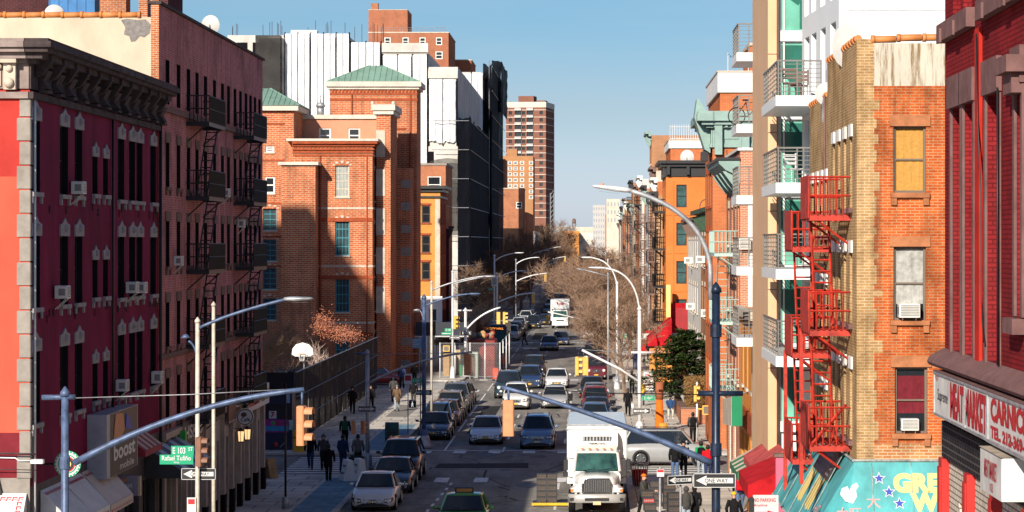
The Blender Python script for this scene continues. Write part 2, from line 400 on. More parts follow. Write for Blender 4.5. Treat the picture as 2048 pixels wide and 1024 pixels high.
def _flat(m):
 t=m.node_tree; cb=[n for n in t.nodes if n.type=='COMBXYZ'][0]
 for l in list(t.links):
  if l.to_node==cb:t.links.remove(l)
 s=[n for n in t.nodes if n.type=='SEPXYZ' and n.inputs[0].links[0].from_socket.name=='Position'][0]
 t.links.new(s.outputs[0],cb.inputs[0]); t.links.new(s.outputs[1],cb.inputs[1])
_flat(BLUEP)
LK,RK=-10.6,1.45
LB,RB=-15.0,6.3
g=MB(); n=3000
g.poly([(-n,-200,-.16),(n,-200,-.16),(n,6000,-.16),(-n,6000,-.16)],mat('far_ground',(.09,.085,.08),.95,var=.3,scale=.02,space='World')); struct('ground',g)
g=MB(); g.poly([(-160,-30,0),(160,-30,0),(160,1400,0),(-160,1400,0)],ASPH); struct('road',g)
BLOCKS=[(-20,43),(57,124),(136.5,197),(209,276),(288,350),(362,424),(436,498),(510,572),(584,646),(658,720),(732,794)]
def pavement(x0,y0,x1,y1,kerbside):
 g=MB(); r=1.6; z=.14
 s=1 if kerbside=='R' else-1; xk=x1 if s>0 else x0; xo=x0 if s>0 else x1
 pts=[(xo,y0)]
 for k in range(6):a=pi/2*k/5; pts.append((xk-s*r+s*r*sin(a),y0+r-r*cos(a)))
 for k in range(6):a=pi/2*k/5; pts.append((xk-s*r+s*r*cos(a),y1-r+r*sin(a)))
 pts.append((xo,y1))
 inner=[(x-s*.18 if i not in(0,len(pts)-1)else x,y)for i,(x,y)in enumerate(pts)]
 g.poly([(x,y,z)for x,y in inner],PAVE)
 for i in range(len(pts)-1):
  a,b,c,d=pts[i],pts[i+1],inner[i+1],inner[i]
  g.poly([(*a,z),(*b,z),(*c,z),(*d,z)],KERB); g.poly([(*a,0),(*b,0),(*b,z),(*a,z)],KERB)
 for yy in(y0,y1):g.poly([(xo,yy,0),(xk,yy,0),(xk,yy,.02),(xo,yy,.02)],KERB)
 return struct('pavement',g)
for a,b in BLOCKS:
 pavement(-130,a,LK,b,'R'); pavement(RK,a,130,b,'L')
g=MB()
def stripe(x0,y0,x1,y1,z=.004):g.poly([(x0,y0,z),(x1,y0,z),(x1,y1,z),(x0,y1,z)],LINE)
for k in range(11):stripe(-7.35+.06*k,96+k*2.4,-7.22+.06*k,97.1+k*2.4)
for x in(-5.0,):
 for k in range(60):
  y=139+k*9
  if not any(a-1<y<b+1 for a,b in((122,137),(195,210),(274,289))):stripe(x,y,x+.12,y+3.4)
for k in range(70):
 y=100+k*9
 if not any(a-1<y+1<b+1 for a,b in((122,137),(195,210),(274,289))):stripe(-1.75,y,-1.63,y+3)
for k in range(40):stripe(-8.15,140+k*14,-8.05,150.5+k*14)
for yy in(121.5,138.2,195.2,210.8,274.2,289.4,348,364):
 for k in range(6):stripe(-9.4+k*1.85,yy,-8.75+k*1.85,yy+2.3)
for y0,y1 in((124.6,136),):
 for k in range(9):stripe(-15.3+0.0,y0+.35+k*1.25,-11.2,y0+.85+k*1.25); stripe(2.2,y0+.35+k*1.25,6.2,y0+.85+k*1.25)
for y0,y1 in((197.4,208.6),(276.4,287.6)):
 for k in range(9):stripe(-15.0,y0+.35+k*1.2,-11.2,y0+.85+k*1.2); stripe(2.2,y0+.35+k*1.2,6.2,y0+.85+k*1.2)
stripe(-9.8,139.8,RK-2.6,140.1); stripe(-9.8,211.9,RK-2.6,212.3); stripe(-9.8,290.6,RK-2.6,291.1)
tag(g.build('road_marking'),kind='structure')
g=MB()
for y0,y1 in((88,122),(138.6,158)):g.poly([(LK-1.9,y0,.144),(LK-.25,y0,.144),(LK-.25,y1,.144),(LK-1.9,y1,.144)],BLUEP)
tag(g.build('paving_strip'),kind='structure')
g=MB(); g.cyl((-7.9,106,.003),.38,.004,mat('manhole_iron',(.05,.045,.04),.6,.5),20); g.cyl((-4.4,128,.003),.38,.004,_m['manhole_iron'],20); g.cyl((-.9,146.5,.003),.38,.004,_m['manhole_iron'],20)
g.box(-14.2,104,.141,-12.9,105.6,.146,_m['manhole_iron']); g.box(-13.9,93,.141,-12.6,94.6,.146,_m['manhole_iron'])
tag(g.build('manhole_cover'),kind='structure')
PATCH=mat('new_asphalt_patch',(.040,.040,.043),.85,var=.35,scale=5,space='World'); PATCH2=mat('old_pale_patch',(.26,.245,.22),.9,var=.3,scale=4,space='World'); OIL=mat('tyre_worn_asphalt',(.05,.047,.045),.6,var=.5,scale=3,space='World')
g=MB()
for x,y,a,b,m in((-6.4,101,2.2,7,PATCH),(-3.2,114,1.3,11,PATCH2),(-5.6,129,4.6,3,PATCH),(-1.6,133,2.4,5,PATCH2),(-7.0,152,1.1,26,PATCH),(-3.9,160,1.6,14,PATCH2),(-2.2,184,1.2,9,PATCH),(-6.2,203,3.4,4,PATCH),(-4.2,228,1.8,20,PATCH2),(-6.6,300,1.6,22,PATCH),(-12.6,165,1.4,12,PATCH2)):
 z=.006 if x>-10 else.147; p=[(x-a/2+rnd.uniform(-.1,.1),y),(x+a/2,y+rnd.uniform(-.4,.4)),(x+a/2+rnd.uniform(-.1,.1),y+b),(x-a/2,y+b+rnd.uniform(-.4,.4))]; g.poly([(*q,z)for q in p],m)
tag(g.build('road_patch'),kind='structure')
g=MB()
for x,y,r_ in((-3.1,120,.5),(-6.1,119,.35),(-5.7,137,.6),(-2.9,136,.4),(-3.3,165,.5),(-6,166,.6),(-3,190,.6),(-9.2,113,.6),(-.1,127,.7),(-4.8,109,.3)):
 g.poly([(x+r_*(.8+.4*rnd.random())*cos(k*pi/7),y+2.6*r_*(.8+.4*rnd.random())*sin(k*pi/7),.008)for k in range(14)],OIL)
tag(g.build('oil_stain'),kind='structure')
# ------------------------------------------------------------ helpers for buildings
def roofbox(X0,Y0,X1,Y1,z1,root,org,m=None,faces='nwe',wm=None):
 """roof sheet and the plain faces nobody detailed"""
 r=MB(); r.poly([(X0,Y0,z1-.5),(X1,Y0,z1-.5),(X1,Y1,z1-.5),(X0,Y1,z1-.5)],m or TAR); r.build('roof',root,org)
def plain(mb,X0,Y0,X1,Y1,z0,z1,sides,m):
 if 's' in sides:mb.poly([(X0,Y0,z0),(X1,Y0,z0),(X1,Y0,z1),(X0,Y0,z1)],m)
 if 'n' in sides:mb.poly([(X1,Y1,z0),(X0,Y1,z0),(X0,Y1,z1),(X1,Y1,z1)],m)
 if 'w' in sides:mb.poly([(X0,Y1,z0),(X0,Y0,z0),(X0,Y0,z1),(X0,Y1,z1)],m)
 if 'e' in sides:mb.poly([(X1,Y0,z0),(X1,Y1,z0),(X1,Y1,z1),(X1,Y0,z1)],m)
 if 't' in sides:mb.poly([(X0,Y0,z1),(X1,Y0,z1),(X1,Y1,z1),(X0,Y1,z1)],m)
def cornice(root,org,O,th,wd,z,steps,m,name='cornice',ret0=0,ret1=0):
 """steps: (z0,z1,out) boxes stacked along a wall; ret = how far it wraps past each end"""
 g=MB(); P=fr(O,th)
 for a,b,o in steps:pbox(g,P,-o*ret0,-.02,z+a,wd+o*ret1,o,z+b,m)
 return g.build(name,root,org)
def fire_escape(root,org,O,th,u0,u1,depth,zs,m,rail=.95,solid_end=False,lad=True,r=.016,stair_end=0):
 P=fr(O,th)
 for i,z in enumerate(zs):
  g=MB()
  for k in range(7):
   o=depth*(k+.5)/7; pbox(g,P,u0,o-.03,z-.03,u1,o+.03,z,m)
  for u in(u0,u1-.06):pbox(g,P,u,0,z-.16,u+.06,depth,z-.01,m)
  pbox(g,P,u0+.061,depth-.05,z-.16,u1-.061,depth,z-.031,m)
  for u in(u0+.1,u1-.1):g.bar(P(u,.02,z-.75),P(u,depth*.85,z-.12),r*1.6,m)
  fe=g.build('fire_escape',root,org)
  h=MB(); n=int((u1-u0)/.16)
  for zz in(z+rail,z+rail*.5):
   h.bar(P(u0,0,zz),P(u0,depth,zz),r*1.4,m); h.bar(P(u1,0,zz),P(u1,depth,zz),r*1.4,m); h.bar(P(u0,depth,zz),P(u1,depth,zz),r*1.4,m)
  for k in range(n+1):
   u=u0+(u1-u0)*k/n; h.bar(P(u,depth,z),P(u,depth,z+rail),r,m)
  for k in range(1,6):
   o=depth*k/6
   h.bar(P(u0,o,z),P(u0,o,z+rail),r,m); h.bar(P(u1,o,z),P(u1,o,z+rail),r,m)
  if solid_end:
   pbox(h,P,u0+.1,depth+.012,z-.1,u1-.1,depth+.03,z+rail+.05,m)
  h.build('railing',fe,org)
  if lad and i:
   z2=zs[i-1]; h=MB(); a,b=(u0+.5,u1-.7)
   if stair_end:a,b=b,a
   for o in(depth*.35,depth*.8):h.bar(P(a,o,z),P(b,o,z2),r*1.8,m)
   for k in range(1,10):
    t=k/10; h.bar(P(a+(b-a)*t,depth*.35,z+(z2-z)*t),P(a+(b-a)*t,depth*.8,z+(z2-z)*t),r*1.3,m)
   h.build('ladder',fe,org)
_ac=None
def air_con(P,u,out,z,th,label,w=.62,h=.42,d=.5):
 """window air conditioner sticking out of a wall, with a bracket"""
 global _ac
 if _ac is None:
  g=MB(); g.rbox(-.31,-.5,0,.31,.1,.42,ACM,.025); a=g.data('air_conditioner')
  f=MB()
  for k in range(7):f.box(-.27,-.512,.05+.05*k,.27,-.502,.08+.05*k,mat('grille_grey',(.25,.25,.24),.6))
  for s in(-1,1):f.box(s*.312,-.4,.1,s*.318,-.1,.32,_m['grille_grey'])
  b=f.data('grille'); c=MB()
  for s in(-1,1):c.bar((s*.2,.1,-.35),(s*.2,-.4,-.02),.015,ACM)
  _ac=(a,b,c.data('bracket'))
 o=inst('air_conditioner',_ac[0],None,P(u,out,z),R(th)); o.scale=(w/.62,d/.5,h/.42)
 inst('grille',_ac[1],o); inst('bracket',_ac[2],o)
 return tag(o,label,'air conditioner','window air conditioners on the street fronts')
def dish(p,rz,r,label,m=None):
 o=thing('satellite_dish',label,'dish',p,rz,'satellite dishes on roofs and walls')
 g=MB(); rings=[]
 for k in range(6):
  t=k/5; rings.append([(r*t*cos(2*pi*i/18),-.22*r*(t*t)-.1,r*1.05*t*sin(2*pi*i/18)+r)for i in range(18)])
 g.loft(rings,m or DISH,False,True); g.build('bowl',o)
 g=MB(); g.bar((0,-.1,r),(0,.15,0),.025,GREYM); g.bar((0,.12,0),(0,.12,-.5),.03,GREYM); g.build('mount',o)
 g=MB(); g.bar((0,-.1,.1*r),(0,-r*.95,r*.75),.015,GREYM); g.ball((0,-r*.95,r*.78),.05,GREYM,6,4); g.build('feed_arm',o)
 return o
def K(id,**k):k['id']=id; return k
# ============================================================ LEFT: corner building painted plum and salmon
PLUM=mat('plum_painted_wall',(.19,.0115,.05),.8,var=.5,scale=.6,bump=.25,space='World',streak=.35)
SALMON=mat('salmon_painted_wall',(.56,.105,.065),.8,var=.22,scale=.5,bump=.12,space='World',streak=.5)
SALMON2=mat('red_painted_band',(.50,.05,.04),.8,var=.25,scale=.5,space='World')
MAROONB=mat('maroon_painted_band',(.20,.025,.035),.85,var=.35,scale=.8,space='World')
CORN=mat('dark_cornice',(.085,.066,.066),.85,var=.5,scale=1.6,bump=.3,space='World')  # street-side cornice tone, darker than the south-side stone
org=(LB,69,0)
pb=thing('corner_building','plum and salmon painted corner building with a heavy dark bracketed cornice','building',org)
kp=K('plum',glass=GLASS,frame=BLACKP,sill=SILLG,lintel=SILLG,lstyle='peak',lh=.5,corbel=True,rev=.28)
kps=K('plum_s',glass=GLASS,frame=BLACKP,sill=SILLG,lintel=SILLG,lstyle='peak',lh=.42,corbel=True,rev=.28)
cols=[(71,1),(128,1),(157,1),(190,0),(211,0),(242,1),(264,1),(279,1),(306,1)]
ops=[]
for px,big in cols:
 u=YX(px,LB)-69
 for z in(12.55,9.45,6.35):
  ops.append((u-.56,z,u+.56,z+1.95,kp)if big else(u-.4,z+.1,u+.4,z+1.25,kps))
g=MB(); facade(g,pb,org,(LB,69,0),90,20.4,4.7,15.25,ops,PLUM,kp,JAMBSHADE)
shop_ops=[(1.0,.3,3.4,3.3),(4.2,.3,6.6,3.3),(7.4,.3,9.4,3.3),(10.2,.3,13.0,3.3),(13.8,.3,16.5,3.3),(17.2,.3,19.6,3.3)]
ksh=K('shop',glass=GLASS,frame=BLACKP,grid=(3,2),rev=.3)
facade(g,pb,org,(LB,69,0),90,20.4,0,4.7,[o+(ksh,)for o in shop_ops],mat('shopfront_dark',(.07,.06,.065),.7,var=.4),ksh)
zz=[0,5.55,6.15,9.05,12.3,15.25]; ms=[GREYST,MAROONB,SALMON2,SALMON,SALMON]
ms=[GREYST,MAROONB,SALMON,SALMON,SALMON2]
zz=[0,4.95,6.15,7.95,12.95,15.25]
for i in range(5):plain(g,-46,69,LB,69,zz[i],zz[i+1],'s',ms[i])
plain(g,-46,69,LB,89.4,0,16.0,'wn',PLUM); g.build('wall',pb,org)
r=MB(); r.poly([(-46,69,15.9),(LB,69,15.9),(LB,89.4,15.9),(-46,89.4,15.9)],TAR); r.build('roof',pb,org)
g=MB()
for i in range(16):
 z=4.95+i*.64; a=.34 if i%2==0 else.27
 g.rbox(LB-a,68.965,z,LB+.03,69.3 if i%2 else 69.2,z+.6,GREYST,.02)
g.build('quoin',pb,org)
cs=[(15.02,15.2,.12),(15.28,15.95,.04),(15.95,16.06,.2),(16.06,16.22,.42),(16.22,16.34,.6),(16.34,16.5,.7),(16.5,16.58,.62)]
cornice(pb,org,(LB,69,0),90,20.4,0,cs,CORN,ret0=1,ret1=.3)
cornice(pb,org,(-46,69,0),0,31-.001,0,[(a+.002,b-.002,o)for a,b,o in cs],mat('cornice_stone',(.30,.24,.22),.85,var=.35,scale=2,bump=.3,space='World'))
P=fr((LB,69,0),90); P0=fr((-46,69,0),0)
for i in range(12):
 u=.55+i*1.72
 g=MB(); q=[P(u-.13,.06,15.62),P(u-.13,.5,16.05),P(u-.13,.5,16.2),P(u-.13,.06,16.2)]
 q.insert(1,P(u-.13,.26,15.7)); g.prism(q,P(.26,0,0)-P(0,0,0),CORN)
 pbox(g,P,u+.35,.045,15.22,u+.95,.3,15.3,CORN)
 q=[P(u+.35,.05,15.3),P(u+.35,.3,15.34),P(u+.35,.16,15.55),P(u+.35,.3,15.82),P(u+.35,.05,15.86)]
 g.prism(q,P(.6,0,0)-P(0,0,0),CORN); g.build('bracket',pb,org)
g=MB(); u=30.35
pbox(g,P0,u,.05,15.25,u+.32,.24,16.05,PALEST); pbox(g,P0,u-.05,.06,15.95,u+.37,.4,16.2,PALEST); g.ball(P0(u+.16,.25,15.8),.1,PALEST,10,6); g.ball(P0(u+.16,.25,15.42),.14,PALEST,10,6)
g.build('bracket',pb,org)
g=MB(); pbox(g,P0,28.4,.045,15.35,30.25,.09,15.75,PALEST); pbox(g,P0,28.5,.09,15.42,30.15,.1,15.68,GREYST)
for i in range(9):g.ball(P0(28.45+i*.22,.1,15.86),.08,PALEST,8,5)
g.build('frieze_panel',pb,org)
g=MB(); g.tube([(LB+.08,69.25,1.5),(LB+.08,69.25,15.0)],.035,WHITEM,6); g.tube([(LB+.1,89.2,.5),(LB+.1,89.2,15.4)],.06,BLACKP,6); g.tube([(LB+.07,80.55,4.8),(LB+.07,80.55,15.0)],.04,BLACKP,6); g.split('drainpipe',pb,org)
g=MB()
for i in range(34):
 u=.8+rnd.random()*19; z=rnd.choice([9.0,9.15,12.0,12.15]); g.bar(P(u,.03,z),P(u,.03,z+.22),.02,BLACKP)
g.split('tie_plate',pb,org)
dish((-15.5,72.6,16.25),R(160),.34,'small grey satellite dish just above the dark bracketed cornice')
dish((-15.35,87.9,16.0),R(150),.34,'pale green satellite dish where the dark cornice meets the brick tenement',mat('pale_green_dish',(.45,.55,.47),.5))
for px,py,s in((163,388,'white air conditioner on a bracket high on the plum wall'),(131,597,'lone white air conditioner in the plum wall\'s second window column'),(270,586,'left one of two white air conditioners side by side in the plum wall'),(287,586,'right one of two white air conditioners side by side in the plum wall'),(250,782,'white air conditioner just above the grey box sign on the plum wall'),(320,766,'large white air conditioner on a strut beside the plum building\'s downpipe')):
 Y=YX(px,LB+.3); air_con(P,Y-69,.1,ZP(py,Y),90,s,.5,.36 if px!=320 else.4,.3)
 # ============================================================ LEFT: brick tenement behind it
PINKB=brick('dusty_pink_brick',(.52,.175,.175),(.36,.115,.12),(.46,.28,.28),bw=.24,rh=.085,ms=.014,var=.45,vscale=.4,streak=.5)
STUCCO=mat('weathered_cream_stucco',(.60,.50,.38),.9,var=.22,scale=.55,bump=.2,space='World',streak=.6)
ORB=brick('raw_orange_brick',(.52,.15,.05),(.38,.10,.035),(.50,.38,.28),var=.35)
org=(LB,89.4,0); Y1=117.3
tb=thing('tenement','dusty pink brick tenement with two black fire escapes and a cream stucco side','building',org)
kt=K('ten',glass=GLASS,frame=BLACKP,sill=STONE,lintel=STONE,lh=.34,corbel=True,rev=.24)
ops=[]
for i,px in enumerate([335,357,377,394,411,429,445,457,470,481,492,501,510,519]):
 u=YX(px,LB)-89.4
 for z,h in((16.05,1.55),(13.15,1.55),(10.35,1.6),(7.55,1.55),(4.95,1.5)):
  ops.append((u-.42,z,u+.42,z+h,K('ten_top',glass=GLASS,frame=BLACKP,rev=.24)if z>16 else kt))
g=MB(); facade(g,tb,org,(LB,89.4,0),90,27.9,4.55,19.4,ops,PINKB,kt,JAMBSHADE)
SHOPB=mat('beige_shopfront_metal',(.42,.34,.29),.6,var=.25,scale=1.5,space='World')
so=[(a,.35,a+1.7,3.3,ksh)for a in(.8,3.1,5.4,8.0,10.3,12.6,15.3,17.6,19.9,22.6,25.0)]
facade(g,tb,org,(LB,89.4,0),90,27.9,0,4.55,so,SHOPB,ksh)
plain(g,-46,89.4,LB,89.4,0,18.95,'s',STUCCO); plain(g,-46,89.4,LB,Y1,0,19.0,'wn',PINKB); g.build('wall',tb,org)
r=MB(); r.poly([(-46,89.4,18.6),(LB,89.4,18.6),(LB,Y1,18.6),(-46,Y1,18.6)],TAR); r.build('roof',tb,org)
g=MB()
for i in range(46):
 x=-46+i*.66; g.tube([(x,89.42,19.02),(x+.58,89.42,19.03)],.1,TILE,8); g.tube([(x+.58,89.42,19.03),(x+.68,89.42,19.03)],.125,TILE,8)
g.build('coping',tb,org)
g=MB(); g.box(LB-.26,89.36,8,LB+.012,89.395,19.42,ORB); g.build('brick_pier',tb,org)
g=MB(); g.box(LB-.35,89.3,19.401,LB+.1,Y1+.1,19.5,CORN); g.box(LB-.3,89.32,19.5,LB+.02,89.7,19.52,TILE); g.build('parapet_cap',tb,org)
g=MB()
pts=[(-16.3,18.85),(-16.1,18.9),(-15.75,18.85),(-15.45,18.87),(-15.27,18.7),(-15.3,18.4),(-15.5,18.25),(-15.65,18.3),(-15.8,18.12),(-15.95,18.1),(-16.02,18.3),(-16.2,18.35),(-16.15,18.6)]
g.poly([(x,89.39,z)for x,z in pts],mat('grey_render',(.24,.22,.21),.9,var=.4,scale=6)); g.build('render_patch',tb,org)
P=fr(org,90); g=MB()
pbox(g,P,.02,.003,15.75,27.9,.12,15.95,STONE); pbox(g,P,.02,.003,7.15,27.9,.09,7.32,STONE); pbox(g,P,.02,.003,4.4,27.9,.25,4.62,SHOPB); g.build('band_course',tb,org)
g=MB(); zs=(-4,)
for a in(.25,2.7,5.0,7.4,9.8,12.2,14.7,17.2,19.5,22.0,24.6,27.2):
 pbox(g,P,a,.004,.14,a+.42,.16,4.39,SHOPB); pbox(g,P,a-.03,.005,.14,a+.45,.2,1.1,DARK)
g.split('pilaster',tb,org)
for(ua,ub)in((YX(372,LB)-89.4,YX(372,LB)-89.4+4.1),(YX(467,LB)-89.4,YX(467,LB)-89.4+4.2)):
 fire_escape(tb,org,(LB,89.4,0),90,ua,ub,.85,[15.64,12.9,10.2,7.45,4.7],BLACKM,rail=.95)
for px,py,s in((459,394,'white air conditioner beside the upper fire escape of the pink tenement'),(365,531,'white air conditioner low in the pink tenement\'s second window column'),(489,455,'small white air conditioner behind the far fire escape')):
 Y=YX(px,LB+.3); air_con(P,Y-89.4,.06,ZP(py,Y),90,s,.45,.34,.26)
 # roof structures
def roof_block(name,label,cat,x0,y0,x1,y1,z0,z1,m,cap=None):
 o=thing(name,label,cat,((x0+x1)/2,y0,z0)); og=tuple(o.location)
 g=MB(); plain(g,x0,y0,x1,y1,z0,z1,'snwet',m); g.build('wall',o,og)
 g=MB(); c=cap or GREYST; g.box(x0-.06,y0-.06,z1+.001,x1+.06,y1+.06,z1+.1,c); g.build('cap',o,og); return o
DBR=brick('dark_red_brick',(.10,.03,.032),(.07,.022,.026),(.1,.06,.06))
roof_block('stair_bulkhead','dark red brick stair bulkhead on the stuccoed tenement roof','bulkhead',-24,97,-20.05,101,18.6,22.4,DBR)
roof_block('chimney','orange brick chimney stack between the blue tank and the roof corner','chimney',-18.0,94.5,-17.05,95.4,18.6,22.0,ORB)
roof_block('chimney','narrow orange chimney nearest the tenement roof corner','chimney',-16.62,94.7,-16.3,95.4,18.6,21.8,ORB)
roof_block('stair_bulkhead','brown brick bulkhead at the roof corner behind the narrow chimney','bulkhead',-17.4,97,-15.9,100,18.6,19.6,ORB)
roof_block('stair_bulkhead','tall maroon bulkhead wall beside the narrow orange chimney','bulkhead',-16.28,95.6,-15.7,99,18.6,22.0,DBR)
o=thing('water_tank','blue painted roof tank between the dark bulkhead and orange chimney','tank',(-19.0,96,18.6))
g=MB(); BT=mat('blue_tank_paint',(.012,.16,.42),.55,var=.4,scale=2)
g.box(-1.05,-.5,.35,.6,1.6,3.2,BT); g.build('tank',o)
g=MB()
for k in range(6):g.box(-1.06+k*.33,-.53,.35,-1.02+k*.33,-.501,3.2,BT)
g.build('rib',o); g=MB()
for x in(-.9,.45):
 for y in(-.4,1.5):g.box(x-.06,y-.06,0,x+.06,y+.06,.349,GREYM)
g.build('leg',o)
dish((XP(108,92),92,18.9),R(190),.36,'white satellite dish on the stucco wall below the dark bulkhead')
dish((XP(222,92),92,18.62),R(190),.34,'white satellite dish peeping over the orange coping below the chimney')
dish((XP(418,103),103,19.45),R(170),.38,'white satellite dish on the pink tenement\'s parapet against the sky')
# ============================================================ LEFT: brick school with green roofs
SCHB=brick('school_red_brick',(.56,.14,.05),(.40,.088,.036),(.50,.31,.2),bw=.46,rh=.16,ms=.03,var=.35,vscale=.4,streak=.42)
TEALF=mat('teal_window_frame',(.03,.22,.27),.5,var=.15)
GREENR=mat('green_copper_roof',(.20,.33,.26),.55,var=.22,scale=.8,space='World')
PEACH=mat('pink_stucco',(.56,.27,.17),.9,var=.12,scale=.7,space='World')
TERRA=mat('terracotta_trim',(.34,.08,.035),.85,var=.25,scale=2,space='World')
CAPW=mat('cream_cornice_paint',(.60,.54,.46),.7,var=.25,scale=1,space='World')
YS=211.0; org=(-18.06,YS,0)
sc=thing('school','red brick school with green hipped roofs and teal arched windows','building',org)
karch=K('sch',glass=GLASS2,frame=TEALF,t=.09,grid=(4,4),sill=PALEST,lintel=PALEST,lstyle='arch',lh=.18,vous=True,rev=.3)
kwt=K('schw',glass=mat('whitish_pane',(.36,.40,.38),.15,var=.35,scale=2),frame=CAPW,t=.09,grid=(4,4),sill=PALEST,lintel=PALEST,lstyle='arch',lh=.18,vous=True,rev=.3)
ksq=K('schs',glass=GLASS,frame=WHITEP,t=.12,grid=(1,2),sill=PALEST,rev=.2)
kst=K('scht',glass=GLASS2,frame=TEALF,t=.08,grid=(2,4),sill=PALEST,lintel=PALEST,lstyle='arch',lh=.15,vous=True,rev=.3)
g=MB()
# main block, south face
x0=-24.55; cu=XP(684.5,YS)-x0
ops=[(cu-.57,14.9,cu+.57,17.45,kwt),(cu-.57,10.15,cu+.57,13.0,karch),(cu-.57,5.55,cu+.57,8.4,karch),(cu-.57,1.2,cu+.57,3.8,karch)]
facade(g,sc,org,(x0,YS,0),0,6.49,0,19.2,ops,SCHB,karch)
# main block, street face
ops=[]
for u in(2.0,3.6,5.2,8.0,9.6,11.2):
 for z in(14.6,10.2,5.6,1.2):ops.append((u-.4,z,u+.4,z+2.5,kst))
facade(g,sc,org,(-18.06,YS,0),90,13,0,19.2,ops,SCHB,kst)
plain(g,-24.55,YS,-18.06,224,0,19.2,'wn',SCHB)
# left wing
ops=[(3.6,18.55,4.3,19.05,ksq),(3.55,15.2,4.35,16.55,ksq)]+[(3.4,z,4.5,z+1.75,kst)for z in(12.2,9.7,7.4,4.9)]+[(1.2,z,2.3,z+1.75,kst)for z in(15.0,12.2,9.7,7.4)]
facade(g,sc,org,(-30.4,YS+.5,0),0,5.9,0,21.9,ops,SCHB,kst)
plain(g,-30.4,YS+.5,-24.5,YS+8,0,21.9,'wne',SCHB)
# bay between the two
plain(g,-25.2,YS-2.2,-22.45,YS+.4,0,17.4,'sewt',SCHB)
# pier beside the street corner, tower behind
plain(g,-17.9,YS+2,-16.75,YS+9,0,22.0,'snwet',SCHB)
plain(g,-22.8,224,-15.35,229,0,24.6,'snwe',SCHB)
plain(g,-18.05,219.5,-15.6,223.98,0,17.5,'se',SCHB)
g.build('wall',sc,org)
# stucco rooftop storey
g=MB(); facade(g,sc,org,(-24.9,218,0),0,6.6,18.5,21.55,[(1.75+.0,19.55,2.75,20.8,ksq),(4.2,19.55,5.2,20.8,ksq)],PEACH,ksq); plain(g,-24.9,218,-18.3,223,18.5,21.55,'ewnt',PEACH); g.build('stucco_storey',sc,org)
# cornices
cornice(sc,org,(-24.55,YS,0),0,6.49,19.2,[(-.75,-.6,.1),(-.5,-.35,.14),(-.2,0,.2),(0,.22,.42)],TERRA,ret1=1)
cornice(sc,org,(-18.06,YS,0),90,12,19.2,[(-.752,-.598,.1),(-.502,-.348,.14),(-.202,-.001,.2),(.001,.222,.42)],TERRA)
g=MB(); g.box(-25,YS-.48,19.425,-17.55,YS+12,19.62,CAPW); g.box(-25.1,YS+.3,22.2,-24.0,YS+.31,22.21,CAPW)
g.box(-25.45,YS-2.45,17.42,-22.2,YS-.03,17.66,CAPW); g.box(-25.1,217.8,21.56,-18.2,223.2,21.9,CAPW)
g.box(-18.3,YS+1.6,22.02,-16.35,YS+9.3,22.5,CAPW); g.box(-18.15,YS+1.75,21.7,-16.5,YS+9.2,22.019,CAPW)
for x in(-18.2,-16.5):g.ball((x,YS+1.7,22.6),.17,CAPW,8,5)
g.box(-30.8,YS+.1,21.92,-24.1,YS+8.3,22.35,CAPW); g.box(-23.2,223.6,24.62,-14.95,229.4,25.05,CAPW); g.box(-23.0,223.8,24.4,-15.15,229.2,24.619,CAPW)
g.build('cornice',sc,org)
for X0,Y0,X1,Yb,z,h in((-30.9,YS,-24.0,YS+8.4,22.351,1.6),(-23.1,223.7,-15.05,229.3,25.051,1.55)):
 g=MB(); mxx,my=(X0+X1)/2,(Y0+Yb)/2; e=.6
 A=[(X0,Y0,z),(X1,Y0,z),(X1,Yb,z),(X0,Yb,z)]; B=[(mxx-e,my,z+h),(mxx+e,my,z+h)]
 g.poly([A[0],A[1],B[1],B[0]],GREENR); g.poly([A[1],A[2],B[1]],GREENR); g.poly([A[2],A[3],B[0],B[1]],GREENR); g.poly([A[3],A[0],B[0]],GREENR)
 for k in range(1,16):
  t=k/16; xx=X0+(X1-X0)*t; s=min(1,min(xx-X0,X1-xx)/((X1-X0)/2-e)); q=xx+(min(max(xx,mxx-e),mxx+e)-xx)*0
  g.bar((xx,Y0+.02,z+.03),(xx,Y0+(my-Y0)*s,z+h*s+.03),.035,GREENR)
 for a,b in((A[0],B[0]),(A[1],B[1]),(A[2],B[1]),(A[3],B[0])):g.bar(a,b,.06,GREENR)
 g.build('roof',sc,org)
g=MB()
for z in(18.2,13.9,9.2,4.6):
 g.box(-24.5,YS-.05,z,-18.02,YS-.002,z+.16,PALEST if z<18 else TERRA); g.box(-18.058,YS+.0,z,-18.0,YS+12.9,z+.16,PALEST)
for z in(20.8,17.8,14.3,11.6,9.2):g.box(-30.4,YS+.45,z,-25.25,YS+.498,z+.14,TERRA)
for z in(23.9,23.4):g.box(-22.85,223.94,z,-15.3,223.998,z+.22,TERRA)
for k in range(24):g.box(-22.7+k*.305,223.9,24.12,-22.55+k*.305,223.997,24.38,TERRA)
for k in range(20):g.box(-24.4+k*.315,YS-.09,18.75,-24.25+k*.315,YS-.003,18.98,TERRA)
g.box(-21.9,223.93,20.9,-16.3,223.997,21.1,TERRA); g.box(-21.95,223.93,18.5,-21.8,223.997,21.1,TERRA)
for k in range(5):g.box(-17.93,YS+1.95,18.2-k*3.2,-17.2,YS+1.998,20.9-k*3.2-.5,PALEST)
for k in range(9):g.box(-16.4,219.45,15.8-k*1.9,-15.55,219.498,16.5-k*1.9,GREYST)
for x in(-24.3,-22.2,-18.9):g.box(x,YS-.04,4.8,x+.55,YS-.003,18.1,SCHB)
for z in(12.9,8.2,3.6):g.box(-24.5,YS-.07,z,-18.02,YS-.004,z+.3,TERRA)
g.build('band_course',sc,org)
g=MB()
for x,y in((-22.3,YS-.08),(-18.5,YS-.08),(-20.95,223.9),(-15.9,223.9)):g.tube([(x,y,1),(x,y,18.3 if y<220 else 24)],.06,TERRA,6)
